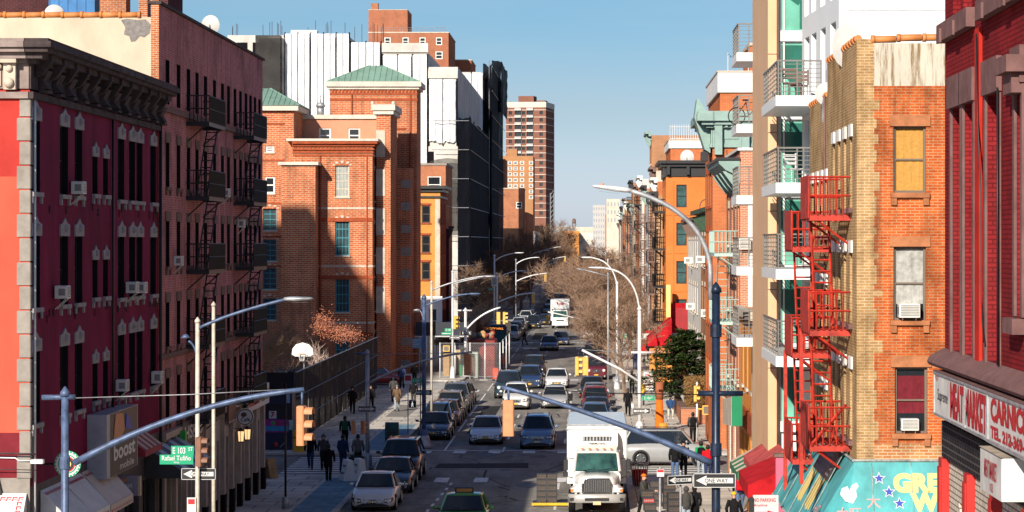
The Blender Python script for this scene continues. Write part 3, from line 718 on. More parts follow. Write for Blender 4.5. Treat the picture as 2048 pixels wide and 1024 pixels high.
g.split('drainpipe',sc,org)
o=thing('roof_ventilator','round grey ventilator on the school roof before the green hip','vent',(XP(641,219),219,21.9))
g=MB(); g.cyl((0,0,0),.28,.7,GREYM,12); g.build('pipe',o); g=MB(); g.cyl((0,0,.72),.42,.35,GREYM,12,.3); g.cyl((0,0,1.08),.05,.6,GREYM,6); g.build('cowl',o)
# ============================================================ LEFT: ochre house, brick house beyond, white shopfront
OCHRE=mat('ochre_painted_wall',(.58,.27,.07),.85,var=.18,scale=.6,space='World')
org=(LB,252,0)
ob=thing('ochre_house','narrow ochre house with a black cornice above a white shopfront','building',org)
ko=K('ochre',glass=GLASS,frame=mat('dark_brown_frame',(.05,.03,.02),.6),t=.12,sill=TERRA,lintel=TERRA,lh=.2,rev=.2)
g=MB(); uc=XP(852,252)+22
facade(g,ob,org,(-22,252,0),0,7,6,16.6,[(uc-.42,z,uc+.42,z+1.7,ko)for z in(13.1,10.2,7.6)],OCHRE,ko)
facade(g,ob,org,(LB,252,0),90,10,4.5,16.6,[(u,z,u+.9,z+1.7,ko)for u in(1.5,4.2,7)for z in(13.1,10.2,7.0)],TERRA,ko)
facade(g,ob,org,(-22,251.9,0),0,7.2,0,5.99,[(u,2.4,u+.8,4.8,K('wsh',glass=GLASS2,frame=WHITEP,t=.08,grid=(1,2),rev=.15))for u in(3.3,4.6,5.9)],WHITEP,None)
plain(g,-22,252,LB,262,0,16.6,'wnt',TERRA); g.build('wall',ob,org)
cornice(ob,org,(-22,252,0),0,7,16.4,[(-.9,-.7,.15),(-.3,.0,.25),(0,.3,.55)],BLACKP,ret1=1); cornice(ob,org,(LB,252,0),90,10,16.4,[(-.898,-.702,.15),(-.298,-.001,.25),(.001,.302,.55)],BLACKP)
g=MB()
for x in(-15.25,):g.box(x-.25,251.95,6,x+.22,251.998,15.4,PALEST)
g.build('pilaster',ob,org)
for px,py,s in((757,390,'u'),):pass
ORB2=brick('warm_brick',(.46,.15,.065),(.36,.11,.05),(.38,.25,.17),var=.3)
def simple_building(name,label,x0,y0,x1,y1,z1,m,south=(),street=(),side='R',kind=None,corn=None,cm=None,cat='building',roofm=None,cap=None,wz=0):
 """box building: x0<x1; street side is 'R' (faces right, buildings left of the road) or 'L'"""
 sx=x1 if side=='R' else x0; og=(sx,y0,0)
 o=thing(name,label,cat,og); g=MB()
 facade(g,o,og,(x0,y0,0),0,x1-x0,wz,z1,list(south),m,kind)
 if side=='R':facade(g,o,og,(x1,y0,0),90,y1-y0,wz,z1,list(street),m,kind); plain(g,x0,y0,x1,y1,wz,z1,'wn',m)
 else:facade(g,o,og,(x0,y1,0),-90,y1-y0,wz,z1,list(street),m,kind); plain(g,x0,y0,x1,y1,wz,z1,'en',m)
 g.build('wall',o,og)
 r=MB(); r.poly([(x0,y0,z1-.3),(x1,y0,z1-.3),(x1,y1,z1-.3),(x0,y1,z1-.3)],roofm or TAR); r.build('roof',o,og)
 if corn:
  O,th,wd=((x1,y0,0),90,y1-y0)if side=='R' else((x0,y1,0),-90,y1-y0)
  cornice(o,og,O,th,wd,z1,corn,cm or BLACKP,ret0=.0,ret1=.0)
  g=MB(); P=fr(O,th); n=max(3,int(wd/1.6)); d=max(c[2]for c in corn)
  for i in range(n):
   u=wd*(i+.5)/n; g.prism([P(u-.1,.05,z1-1.0),P(u-.1,d*.8,z1-.2),P(u-.1,d*.8,z1-.02),P(u-.1,.05,z1-.02)],P(.2,0,0)-P(0,0,0),cm or BLACKP)
  g.build('bracket',o,og)
 if cap:
  g=MB(); g.box(x0-.1,y0-.1,z1+.001,x1+.1,y1+.1,z1+.22,cap); g.build('parapet_cap',o,og)
 return o
kb=K('plainw',glass=GLASS,frame=WHITEP,t=.1,sill=PALEST,rev=.15)
simple_building('brick_house','orange brick house with one window rising behind the ochre house',-24,263,LB-.1,275,19.0,ORB2,south=[(7.05,16.2,8.4,17.9,kb)],street=[(u,z,u+.9,z+1.6,kb)for u in(1.5,4.5,8)for z in(15,12,9)],kind=kb,cap=GREYST)
simple_building('low_shop_building','dark lower building with a bracketed cornice beside the ochre house',-23,262.05,LB+.25,262.9,12.6,DBR,corn=[(-.3,0,.25),(0,.25,.5)],cm=CORN)
# ============================================================ LEFT: building under white construction wrap
YC=360.0; CONC=mat('bare_concrete_block',(.56,.53,.49),.9,var=.3,scale=.35,space='World')
TARP=mat('white_wrap_sheet',(.63,.64,.66),.55,var=.12,scale=.9,bump=.8,space='World')
NETD=netting('dark_debris_net',(.003,.0035,.007),.99); NETG=netting('grey_debris_net',(.05,.048,.046),.75)
org=(-19.0,YC,0)
cb_=thing('wrapped_building','tall building under construction wrapped in white sheets and dark netting','building',org)
g=MB()
secs=[(-50.9,-43.1,39.9),(-43.1,-33.9,39.6),(-33.9,-29.5,38.5),(-29.5,-23.1,37.5),(-23.1,-19.0,35.5)]
for a,b,z in secs:plain(g,a,YC,b,424,0,z,'snwet',CONC)
plain(g,-23.1,424,-18.5,498,0,39,'snwet',CONC); g.build('frame_wall',cb_,org)
g=MB()
for i in range(9):
 z=39.5-i*3.5
 if i:g.box(-50.9,YC-.02,z-.3,-43.2,YC-.003,z,PALEST)
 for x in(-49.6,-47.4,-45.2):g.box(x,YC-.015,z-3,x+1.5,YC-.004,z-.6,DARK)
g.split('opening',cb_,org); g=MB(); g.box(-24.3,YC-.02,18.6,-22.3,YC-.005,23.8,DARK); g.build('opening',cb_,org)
g=MB()
for z in(20.1,21.1,22.1):g.bar((-24.3,YC-.1,z),(-22.3,YC-.1,z),.1,REDPAINT)
g.build('guard_rail',cb_,org)
def tarp(x0,x1,y,z0,z1):
 g=MB(); n=max(1,round((x1-x0)/1.94)); wd=(x1-x0)/n
 for i in range(n):
  a,b=x0+i*wd+.06,x0+(i+1)*wd-.06-(.13 if i%2 else 0)
  mz=16; sag=rnd.uniform(.05,.22); rows=[]; g=MB()
  for k in range(mz+1):
   z=z0+(z1-z0)*k/mz; r=[]
   for j in range(7):
    t=j/6; r.append((a+(b-a)*t+rnd.uniform(-.02,.02),y-.25-sag*sin(pi*t)-rnd.uniform(0,.11),z+rnd.uniform(-.03,.03)+(rnd.uniform(-.25,.25)if k==0 else 0)))
   rows.append(r)
  g.loft(rows,TARP,False,True,close=False); g.build('wrap_sheet',cb_,org)
 h=MB()
 for i in range(n):h.bar((x0+(i+.5)*wd,y-.52,z0+.1),(x0+(i+.5)*wd,y-.5,z1),.028,GREYM)
 for i in range(n+1):h.bar((x0+i*wd,y-.12,z0-.5),(x0+i*wd,y-.12,z1+.2),.1,DARK)
 h.split('scaffold_pole',cb_,org)
tarp(-42.9,-34,YC,15,40.1); tarp(-33.8,-29.6,YC,15,38.9); tarp(-29.4,-23.2,YC,15,37.1); tarp(-23,-19.1,YC,25.1,33.8)
tarp(-22.2,-18.1,423.8,26.1,38.8)
for a,b,z in((-29.5,-23.1,37.5),(-23.1,-19.0,33.9)):
 g=MB(); g.box(a,YC-.3,z+.02,b,YC+.4,z+1.3,CONC); g.build('parapet',cb_,org)
g=MB(); g.box(-46.7,YC-2.5,10,-43.3,YC-.4,39.7,NETG); g.build('debris_net',cb_,org)
def netbox(x0,y0,x1,y1,z0,z1,m,nm='debris_net'):
 g=MB(); ny=max(2,int((y1-y0)/4)); nz=12
 for(xa,ya,xb,yb)in((x1,y0,x1,y1),(x0,y0,x1,y0)):
  n=ny if xa==xb else 3; rows=[]
  for k in range(nz+1):
   rows.append([(xa+(xb-xa)*j/n+rnd.uniform(-.1,.1),ya+(yb-ya)*j/n+rnd.uniform(-.1,.1),z0+(z1-z0)*k/nz+(rnd.uniform(-.4,.5)if k==nz else 0))for j in range(n+1)])
  g.loft(rows,m,False,False,close=False)
 g.build(nm,cb_,org)
netbox(-18.9,YC-1,-17.3,421,2.0,28.3,NETD); netbox(-18.4,425,-16.9,478,2.0,40.1,NETD); netbox(-18.1,454,-16.4,486,34,43,NETD)
netbox(-22.8,YC-1.2,-19,YC-.2,12.8,22.7,NETG)
g=MB()
for Y in range(362,486,7):
 z=28 if Y<421 else 41
 g.bar((-17.8 if Y<421 else-17.3,Y,0),(-17.8 if Y<421 else-17.3,Y,z),.06,GREYM)
for z in range(4,30,4):g.bar((-17.2,YC,z),(-17.2,421,z),.05,GREYM); g.bar((-22.5,YC-1.25,z),(-17.4,YC-1.25,z),.05,GREYM)
for z in range(4,41,4):g.bar((-16.8,425,z),(-16.8,486,z),.05,GREYM)
g.split('scaffold_pole',cb_,org)
g=MB()
for i in range(26):
 x=-50.3+rnd.random()*21; g.bar((x,YC+.5,39),(x,YC+.5,41+rnd.random()*1.1),.035,CORN)
g.split('rebar',cb_,org)
g=MB(); g.box(-42.1,YC-.1,40.1,-38.5,YC+2,40.6,WHITEP); g.build('roof_cover',cb_,org)
# sidewalk shed past the school
o=thing('sidewalk_shed','dark scaffold shed over the left pavement beyond the school corner','scaffold',(-13,222,0)); og=(-13,222,0)
g=MB(); SHED=mat('dark_shed_panel',(.025,.03,.045),.7,var=.3,space='World')
g.box(-15.3,222,3.1,-10.9,275,3.25,SHED); g.box(-10.9,222,3.251,-10.8,275,4.4,SHED); g.box(-15.3,221.9,3.251,-10.95,222,4.4,SHED); g.build('deck',o,og)
g=MB()
for Y in range(223,276,4):g.bar((-10.95,Y,.14),(-10.95,Y,3.1),.07,GREYM); g.bar((-15.1,Y,.14),(-15.1,Y,3.1),.07,GREYM)
g.split('post',o,og); g=MB(); g.bar((-15.4,221.8,3.18),(-10.8,221.8,3.18),.06,WHITEM); g.build('rail',o,og)
# unseen block beyond the left edge, shaped to throw long shade on the school
simple_building('unseen_apartment_block','unseen brown brick apartment tower west of the pink tenement, shaped to shade the school',-85,92,-53,124,57.5,ORB2)
# ============================================================ towers far off on the left
kf=K('far',glass=GLASS,rev=.1); kfw=K('farw',glass=GLASS,frame=WHITEP,t=.15,rev=.1)
BRT=brick('tower_brick',(.40,.12,.055),(.32,.09,.045),(.32,.2,.14),var=.2)
YT=520.
simple_building('brick_tower','brick apartment tower rising behind the white wrapped building',XP(737,YT),YT,XP(897,YT),545,ZP(66,YT),BRT,south=[(XP(p,YT)-XP(737,YT)-.6,ZP(90,YT),XP(p,YT)-XP(737,YT)+.6,ZP(75,YT),kfw)for p in(775,811,845,878)]+[(XP(878,YT)-XP(737,YT)-.7,ZP(118,YT),XP(878,YT)-XP(737,YT)+.7,ZP(103,YT),kfw)],street=[(u,z,u+1.3,z+1.4,kf)for u in(3,9,15)for z in(48,44.5,41)],kind=kf,cap=PALEST)
roof_block('roof_penthouse','plain brick penthouse on top of the brick tower behind the wrap','penthouse',XP(737,530),530,XP(815,530),542,50,ZP(20,530),BRT,PALEST)
roof_block('chimney','short square chimney on the far brick tower\'s penthouse','chimney',XP(742,532),532,XP(756,532),534,ZP(20,532),ZP(7,532),ORB2)
simple_building('brick_tower','lower brick wing peeping out right of the tower behind the wrap',XP(900,540),546,XP(940,540),565,ZP(117,540),BRT,cap=PALEST)
o=thing('roof_railing','pale railing along the roof edge of the tower behind the wrap','railing',(-33,YT,ZP(64,YT))); og=tuple(o.location); g=MB()
for k in range(28):x=XP(755,YT)+k*.5; g.bar((x,YT+.3,og[2]),(x,YT+.3,og[2]+.9),.03,GREYM)
for z in(.45,.9):g.bar((XP(755,YT),YT+.3,og[2]+z),(XP(895,YT),YT+.3,og[2]+z),.03,GREYM)
g.build('rail',o,og)
YT=900.
tw=thing('apartment_tower','tall brown brick tower with white floor bands and balconies on the skyline','tower',(XP(1012,YT),YT,0),R(-9))
ZT=ZP(206,YT); wd=14.0; g=MB(); nf=24; fh=ZT/nf
BRD=mat('brown_tower_brick',(.24,.11,.078),.9,var=.15,scale=.3); wdep=17
cols=[1.6,9.6,12.6]
ops=[(u-.6,i*fh+.9,u+.6,i*fh+2.1)for i in range(8,nf)for u in(1.6,6.2,12.4)]+[(a,i*fh+.55,a+2.3,i*fh+2.25)for i in range(8,nf)for a in(3.1,7.3)]
wall(g,(0,0,0),0,wd,0,ZT,ops,BRD,.5,BRD); wall(g,(wd,0,0),90,wdep,0,ZT,[(u,i*fh+.8,u+1.1,i*fh+2.1)for i in range(8,nf)for u in(3,8,13)],BRD,.3,BRD)
plain(g,0,0,wd,wdep,0,ZT,'wnt',BRD); g.build('wall',tw)
for u,z0,u1,z1 in ops[:1]:pass
g=MB(); g.box(.02,.45,20,wd-.02,.48,ZT-.5,GLASS); g.box(wd-.4,.5,20,wd-.35,wdep,ZT-.5,GLASS); g.build('window',tw)
g=MB()
for i in range(8,nf+1):
 for a,b in((-.05,3.05),(5.45,7.25),(9.65,wd+.05)):g.box(a,-.07,i*fh-.08,b,-.004,i*fh+.12,CAPW)
 g.box(wd+.004,0,i*fh-.15,wd+.06,wdep,i*fh+.1,PALEST)
g.box(-.1,-.1,ZT-1.6,wd+.08,-.005,ZT+.3,CAPW); g.box(wd+.01,-.09,ZT-1.6,wd+.09,wdep,ZT+.3,CAPW); g.build('floor_band',tw)
g=MB()
for i in range(8,nf):
 for a in(3.1,7.3):g=MB(); g.box(a,-.75,i*fh-.1,a+2.3,-.008,i*fh+.08,WHITEP); g.box(a,-.75,i*fh+.081,a+2.3,-.7,i*fh+.75,mat('balcony_grey',(.45,.42,.40),.7)); g.build('balcony',tw)
g=MB(); g.box(3.6,4,ZT+.01,9,10,ZT+2.6,BRD); g.box(10,4,ZT+.01,13,9,ZT+1,BRD); g.build('penthouse',tw)
YT=700.
simple_building('tan_block','tan brick apartment block standing in front of the tall brown tower',XP(1004,YT),YT,XP(1066,YT),722,ZP(312,YT),mat('tan_brick',(.42,.21,.10),.9,var=.15,scale=.3,space='World'),south=[(XP(p,YT)-XP(1004,YT)-.55,ZP(y,YT),XP(p,YT)-XP(1004,YT)+.55,ZP(y-7,YT),kfw)for p in(1020,1031,1044,1062)for y in(329,340.5,352,363.5,375,386.5,398)],kind=kfw,street=[])
roof_block('roof_penthouse','small tan penthouse on the block before the brown tower','penthouse',XP(1014,704),704,XP(1034,704),712,ZP(312,704),ZP(298,704),_m['tan_brick'])
simple_building('orange_block','orange brick building between the dark netting and the tan block',XP(985,560),560,XP(1010,560),575,ZP(318,560),ORB2)
simple_building('low_brick_house','low orange house with a pale parapet under the tan block',XP(990,520),520,XP(1046,520),535,ZP(378,520),ORB2,south=[(4.2,18,5.4,19.3,kfw)],cap=PALEST)
# ============================================================ RIGHT: red corner building with the market sign
REDB=brick('painted_red_brick',(.27,.022,.026),(.215,.017,.022),(.13,.012,.016),var=.35,vscale=.6,ms=.011,streak=.4)
BRNST=mat('mauve_brown_stone',(.19,.105,.10),.85,bump=.3,scale=2.5,space='World',var=.3)
org=(RB,46.8,0); O=(RB,46.8,0)
mb_=thing('market_building','deep red painted brick building with tall stone framed windows over a meat market sign','building',org)
krd=K('redw',glass=mat('dusty_pane',(.20,.15,.11),.3,var=.5,scale=2),frame=BRNST,t=.12,rev=.34,grid=(1,2))
P=fr(O,-90)
wins=[(1.05,2.2),(2.55,3.7),(5.1,6.35)]
ops=[(a,9.3,b,13.55,krd)for a,b in wins]+[(8.0,10.1,8.55,13.5,krd)]+[(a,15.15,b,19,krd)for a,b in((1.05,2.0),(2.35,3.3),(5.1,6.35),(8.0,8.6))]
g=MB(); facade(g,mb_,org,O,-90,18,8.0,22,ops,REDB,krd)
plain(g,RB,28.8,25,46.8,8,22,'nst',REDB); g.build('wall',mb_,org)
for a,b in wins+[(8.0,8.55)]:
 g=MB(); z0=9.25 if b!=8.55 else 10.1
 pbox(g,P,a-.16,.005,z0,a,.05,13.55,BRNST); pbox(g,P,b,.005,z0,b+.16,.05,13.55,BRNST); pbox(g,P,a-.2,.004,13.551,b+.2,.09,14.1,BRNST); g.build('window_surround',mb_,org)
for u in(7.75,):
 g=MB(); pbox(g,P,u,.01,13.7,u+1.1,.3,13.95,BRNST); pbox(g,P,u+.15,.02,13.4,u+.95,.2,13.699,BRNST); g.build('hood_mould',mb_,org)
 g=MB(); pbox(g,P,u+.1,.01,9.85,u+1.0,.2,10.08,BRNST); g.build('sill',mb_,org)
g=MB(); pbox(g,P,.0,.01,14.78,3.75,.16,15.1,BRNST); pbox(g,P,4.8,.01,14.78,9.5,.16,15.1,BRNST)
for u in(.3,2.0,5.3,7.5):pbox(g,P,u,.161,14.75,u+.4,.2,15.0,BRNST)
g.build('sill_course',mb_,org)
g=MB(); pbox(g,P,4.05,.004,8.9,4.55,.06,14.7,mat('bright_red_pilaster',(.48,.03,.02),.8,var=.25,space='World')); g.build('pilaster',mb_,org)
g=MB()
prof=[(.0,8.98),(.27,9.0),(.31,9.06),(.27,9.14),(.18,9.2),(.0,9.3)]
g.prism([P(-.15,o,z)for o,z in prof],P(18,0,0)-P(0,0,0),BRNST); g.build('ledge',mb_,org)
g=MB(); pts=[(4.45,14.6),(4.6,13.2),(4.95,12),(5.0,10.3),(5.25,9.6)]; g.tube([P(u,.09,z)for u,z in pts],.012,BLACKP,4); g.tube([P(6.6,.08,13.6),P(6.62,.08,9.3)],.015,BLACKP,4); g.build('cable',mb_,org)
# shop front under the sign
TILEW=brick('white_glazed_brick',(.62,.56,.47),(.52,.46,.38),(.14,.12,.10),bw=.3,rh=.1,ms=.012,var=.25)
TILEB=brick('black_glazed_tile',(.02,.02,.024),(.03,.03,.035),(.10,.09,.085),bw=.3,rh=.12,ms=.014,var=.2)
POST=mat('red_shop_post',(.52,.02,.015),.5,var=.2,scale=3,space='World')
g=MB(); kd=K('shopdoor',glass=mat('door_pane',(.09,.06,.04),.2,var=.6,scale=2),frame=mat('brown_door_frame',(.07,.04,.025),.6),t=.1,grid=(1,3),rev=.2)
facade(g,mb_,org,O,-90,18,0,7.35,[(1.8,.2,2.65,6.7,kd),(4.6,.2,5.5,6.6,kd),(7.6,.2,8.6,6.6,kd)],TILEW,kd); g.build('shop_wall',mb_,org)
g=MB(); pbox(g,P,.0,-.2,7.351,18,.06,7.999,TILEB); g.build('tile_band',mb_,org)
for u in(.15,3.3,6.15,9.2):
 g=MB(); pbox(g,P,u,.004,0,u+.42,.14,7.35,POST); pbox(g,P,u+.05,.141,.1,u+.37,.17,7.2,POST); g.build('post',mb_,org)
 # sign
o=thing('shop_sign','long white meat market sign with tall red letters below the red brick wall','sign',P(3.5,.2,8)); og=tuple(o.location)
SIGNW=mat('sign_panel_white',(.66,.65,.62),.5,var=.25,scale=2,space='World')
g=MB(); pbox(g,P,.9,.07,8.17,7.08,.3,8.93,SIGNW); pbox(g,P,7.12,.07,8.15,16,.3,8.93,SIGNW); g.build('panel',o,og)
g=MB();
for z in(8.17,8.9):pbox(g,P,.88,.302,z,7.1,.33,z+.04,GREYM); pbox(g,P,7.11,.302,z-.01,16,.33,z+.04,GREYM)
for u in(.88,4.7,7.05,7.13):pbox(g,P,u,.301,8.21,u+.045,.325,8.9,GREYM)
pbox(g,P,.88,.05,8.935,16,.33,8.955,BRNST); g.build('frame',o,og)
U=P(1,0,0)-P(0,0,0); Zv=Vector((0,0,1))
label_text('lettering','MEAT MARKET',P(4.95,.305,8.55),U,Zv,.6,REDTX,o,og,4.05,.05)
label_text('lettering','Supreme',P(1.95,.305,8.52),U,Vector((0,0,1))+U*.2,.26,BLACKP,o,og,1.3)
label_text('lettering','MEAT',P(1.2,.305,8.82),U,Zv,.09,REDTX,o,og,.4)
label_text('lettering','CARNICERIA',P(9.7,.305,8.68),U,Zv,.36,REDTX,o,og,4.6,.05)
label_text('lettering','TEL. 212-369-2200',P(9.5,.305,8.34),U,Zv,.2,REDTX,o,og,4.2,.05)
o=thing('box_sign','boxy white lightbox sign with faded red words below the long market sign','sign',P(6.4,.5,7)); og=tuple(o.location)
Yb=37.4; xa,xb=5.85,RB-.02
g=MB(); za,zb=ZP(1004,Yb),ZP(916,Yb); g.rbox(xa,Yb,za,xb,Yb+2.1,zb,SIGNW,.02); g.build('cabinet',o,og)
g=MB(); g.poly([(xa-.02,Yb-.02,zb+.006),(xb,Yb-.02,zb+.006),(xb,Yb+2.12,zb+.01),(xa-.02,Yb+2.12,zb+.01)],mat('sign_top_dirt',(.42,.36,.28),.8,var=.4,scale=3)); g.build('lid',o,og)
zc=(za+zb)/2
label_text('lettering','MEAT MARKET',(xa-.003,Yb+1.05,zc+.05),U,Zv,.27,REDTX,o,og,1.2,.02)
label_text('lettering','103',(xa-.003,Yb+.95,zc-.2),U,Zv,.13,REDTX,o,og,.3)
# ============================================================ RIGHT: orange and tan brick corner building
ORANGEB=brick('orange_brick',(.56,.125,.03),(.40,.075,.02),(.46,.25,.13),rh=.07,var=.3,vscale=1.1,bump=.3,stain=(.48,.40,.36),streak=.6)
TANB=brick('tan_brick_wall',(.45,.285,.125),(.33,.20,.085),(.54,.41,.26),rh=.07,var=.3,vscale=.9,bump=.3,stain=(.52,.46,.40),streak=.45)
def stained():
 m=mat('stained_white_render',(.54,.50,.42),.85,var=.14,scale=.9,space='World',bump=.1); t=m.node_tree; N,L=t.nodes,t.links; b=N['Principled BSDF']; src=b.inputs['Base Color'].links[0].from_socket
 g=N.new('ShaderNodeNewGeometry'); mp=N.new('ShaderNodeMapping'); mp.inputs['Scale'].default_value=(7,7,.55); L.new(g.outputs['Position'],mp.inputs[0])
 n=N.new('ShaderNodeTexNoise'); n.inputs['Scale'].default_value=1; n.inputs['Detail'].default_value=8; n.inputs['Roughness'].default_value=.75; L.new(mp.outputs[0],n.inputs['Vector'])
 r=N.new('ShaderNodeMapRange'); r.inputs['From Min'].default_value=.50; r.inputs['From Max'].default_value=.62; L.new(n.outputs['Fac'],r.inputs[0])
 x=N.new('ShaderNodeMix'); x.data_type='RGBA'; x.inputs['B'].default_value=(.22,.15,.08,1); L.new(r.outputs[0],x.inputs[0]); L.new(src,x.inputs['A']); L.new(x.outputs['Result'],b.inputs['Base Color']); return m
STUCW=stained()
LSTONE=mat('rust_stained_lintel',(.42,.17,.08),.85,var=.4,scale=2.5,bump=.25,space='World')
YA=62.6; org=(RB,YA,0)
cb2=thing('corner_brick_building','orange and tan brick corner building with three sash windows and white parapet panel','building',org)
kw_=dict(frame=mat('sash_grey_brown',(.16,.12,.09),.6,var=.2),t=.055,lintel=LSTONE,lh=.26,sill=LSTONE,rev=.2,corbel=True,glass=GLASS)
kA=K('blindw',**kw_,blind=BLINDY,bz=(.02,1)); kB=K('curtw',**kw_,blind=CURT,bz=(.22,1)); kC=K('redcw',**kw_,blind=CURTR,bz=(.3,.9))
g=MB(); O=(RB+.42,YA,0)
ops=[(.47,12.4,1.25,14.0,kA),(.47,9.33,1.25,11.1,kB),(.5,6.6,1.28,8.2,kC),(2.6,12.4,3.4,14.0,kA),(2.6,9.33,3.4,11.1,kB)]
facade(g,cb2,org,O,0,11,6.35,14.97,ops,ORANGEB,kA)
plain(g,RB+.42,YA,RB+11.42,YA,0,6.35,'s',brick('worn_tan_orange_brick',(.46,.24,.10),(.42,.14,.05),(.55,.42,.28),var=.45,vscale=1.2))
plain(g,RB+.421,YA,RB+11.42,YA,14.97,16.0,'s',STUCW)
plain(g,RB,YA,RB+.42,YA,0,16.1,'s',TANB)
kt2=K('tanslot',glass=GLASS,frame=DARK,sill=BRNST,lintel=WHITEP,lh=.3,rev=.16)
ops=[(76.2-y-.28,z,76.2-y+.28,z+1.75,kt2)for y in(63.95,65.5,67.05,68.55)for z in(12.05,9.2,6.35)]+[(76.2-y-.25,z,76.2-y+.25,z+1.5,kt2)for y in(70.75,72.1,73.6,75.1)for z in(11.4,8.55,5.7)]
facade(g,cb2,org,(RB,76.2,0),-90,13.6,4.5,15.2,ops,TANB,kt2)
g.poly([(RB,70.5,15.2),(RB,YA,15.2),(RB,YA,16.1),(RB,70.5,16.1)],TANB); g.poly([(RB,70.5,15.2),(RB+11,70.5,15.2),(RB+11,70.5,16.1),(RB,70.5,16.1)],TANB)
plain(g,RB,YA,RB,76.2,0,4.5,'w',mat('dark_shop_render',(.12,.10,.09),.8)); plain(g,RB,YA,18,76.2,0,15.2,'n',TANB); z=6.0; i=0
while z<14.9:
 q=rnd.choice([.06,.13,.2,.1])if i%2 else.0
 hh=rnd.choice([.15,.225,.3,.45])
 if q:g.poly([(RB+.419,YA-.003,z),(RB+.42+q,YA-.003,z),(RB+.42+q,YA-.003,min(14.95,z+hh)),(RB+.419,YA-.003,min(14.95,z+hh))],TANB)
 z+=hh; i+=1
g.build('wall',cb2,org)
r=MB(); r.poly([(RB+.2,YA+.2,15.0),(18,YA+.2,15.0),(18,76,15.0),(RB+.2,76,15.0)],TAR); r.build('roof',cb2,org)
g=MB()
for i in range(8):
 x=RB+.35+i*.62; zz=16.08+(.05 if i else 0)+rnd.uniform(-.01,.01); g.tube([(x,YA+.05,zz),(x+.6,YA+.05,zz+.01)],.085,TILE,8); g.tube([(x,YA+.05,zz),(x+.09,YA+.05,zz)],.105,TILE,8)
for y0,y1,zz in((YA+.1,70.4,16.12),(70.6,76.2,15.22)):
 n=int((y1-y0)/.6)
 for i in range(n):y=y0+(y1-y0)*i/n; g.tube([(RB+.05,y,zz),(RB+.05,y+.56,zz+.01)],.09,TILE,8); g.tube([(RB+.05,y+.5,zz),(RB+.05,y+.6,zz)],.11,TILE,8)
g.build('coping',cb2,org)
g=MB(); g.tube([(RB-.03,71.0,9),(RB-.03,71.0,15.2)],.025,BRNST,5); g.build('drainpipe',cb2,org)
fire_escape(cb2,org,(RB,76.2,0),-90,76.2-66.8,76.2-64.2,1.0,[11.9,9.05,6.2],REDPAINT,rail=.92,solid_end=True,r=.018,stair_end=1)
fire_escape(cb2,org,(RB,76.2,0),-90,76.2-72.4,76.2-69.8,1.0,[11.1,8.25,5.4],REDPAINT,rail=.92,solid_end=True,r=.018,stair_end=1)
g=MB()
for x,y,z0,z1 in((RB-1.0,66.8,5.0,9.0),(RB-1.0,72.4,3.6,8.2)):g.box(x-.05,y-.05,z0,x+.05,y+.05,z1,REDPAINT)
g.bar((RB-.95,64.25,6.2),(RB-.1,64.25,7.2),.04,REDPAINT); g.bar((RB-.95,64.15,6.2),(RB-.95,66.7,7.1),.04,REDPAINT); g.split('strut',cb2,org)
Pw=fr((RB,YA,0),0)
air_con(Pw,1.25,-.12,9.4,0,'white air conditioner in the orange wall\'s middle window under a white curtain',.5,.33,.4)
air_con(Pw,1.28,-.15,6.68,0,'white air conditioner behind the red-curtained lowest window of the orange wall',.42,.28,.25)
dish((XP(1700,66),66,15.6),R(150),.62,'large grey satellite dish behind the tan wall\'s tile coping')
dish((XP(1648,71.5),71.5,15.0),R(160),.3,'small grey dish at the lower step of the tan wall')
# teal canopy with yellow letters
TEALC=mat('teal_canopy_paint',(.075,.37,.39),.65,var=.5,scale=1.2,space='World',streak=.5)
o=thing('shop_canopy','big turquoise sloping canopy with yellow letters and stars under the orange brick wall','canopy',(RB,YA-.6,3)); og=tuple(o.location)
zt,zb=5.92,4.0; e=1.15; sx0=RB-.06
A=(sx0,YA-.05,zt); Bt=(RB+6,YA-.05,zt); C=(RB+6,YA-e*.75,zb); D=(sx0-e*.3,YA-e*.75,zb)
g=MB(); g.poly([D,C,Bt,A],TEALC)
W1=(sx0-.1,74.5,zt); W0=(sx0-e,74.5,zb); D2=(sx0-e,YA+.1,zb)
g.poly([W0,D2,A,W1],TEALC); g.poly([D2,D,A],TEALC)
g.poly([D,C,(RB+6,YA-.05,zb),(sx0,YA-.05,zb)],TEALC); g.poly([W0,W1,(RB-.02,74.5,zt),(RB-.02,74.5,zb)],TEALC); g.poly([D2,W0,(RB,74.5,zb),(RB,YA,zb)],TEALC)
g.build('canopy',o,og)
g=MB(); g.bar((sx0-.02,YA-.06,zt+.03),(RB+6,YA-.06,zt+.03),.035,mat('weathered_edge',(.35,.38,.36),.7,var=.6,scale=5)); g.bar((sx0-.12,74.5,zt+.03),(sx0-.02,YA,zt+.03),.04,_m['weathered_edge'])
g.bar(D2,W0,.04,_m['weathered_edge']); g.bar(D,C,.04,_m['weathered_edge']); g.build('edge',o,og)
g=MB()
for k in range(6):x=RB+.35+k*.95; g.bar((x,YA-.055,zt),(x+.02,YA-e*.75-.005,zb),.012,_m['weathered_edge'])
for k in range(5):y=64.5+k*2.2; g.bar((sx0-.1,y,zt),(sx0-e-.005,y,zb),.012,_m['weathered_edge'])
g.split('seam',o,og)
ux=Vector((1,0,0)); uz=(Vector(Bt)-Vector(C)).normalized(); un=ux.cross(uz)
def onc(px,py):
# point of the sloping face seen at a photo pixel, solved on the plane
 n=un; d=Vector(((px-CX)/F,1,-(py-CY)/F)); c=Vector((0,0,H)); t=(Vector(C)-c).dot(n)/d.dot(n); return c+d*t
label_text('lettering','GREAT',onc(1866,966),ux,uz,.50,YELTX,o,og,1.92,.06,.008)
label_text('lettering','WOK',onc(1888,1005),ux,uz,.50,YELTX,o,og,1.62,.06,.008)
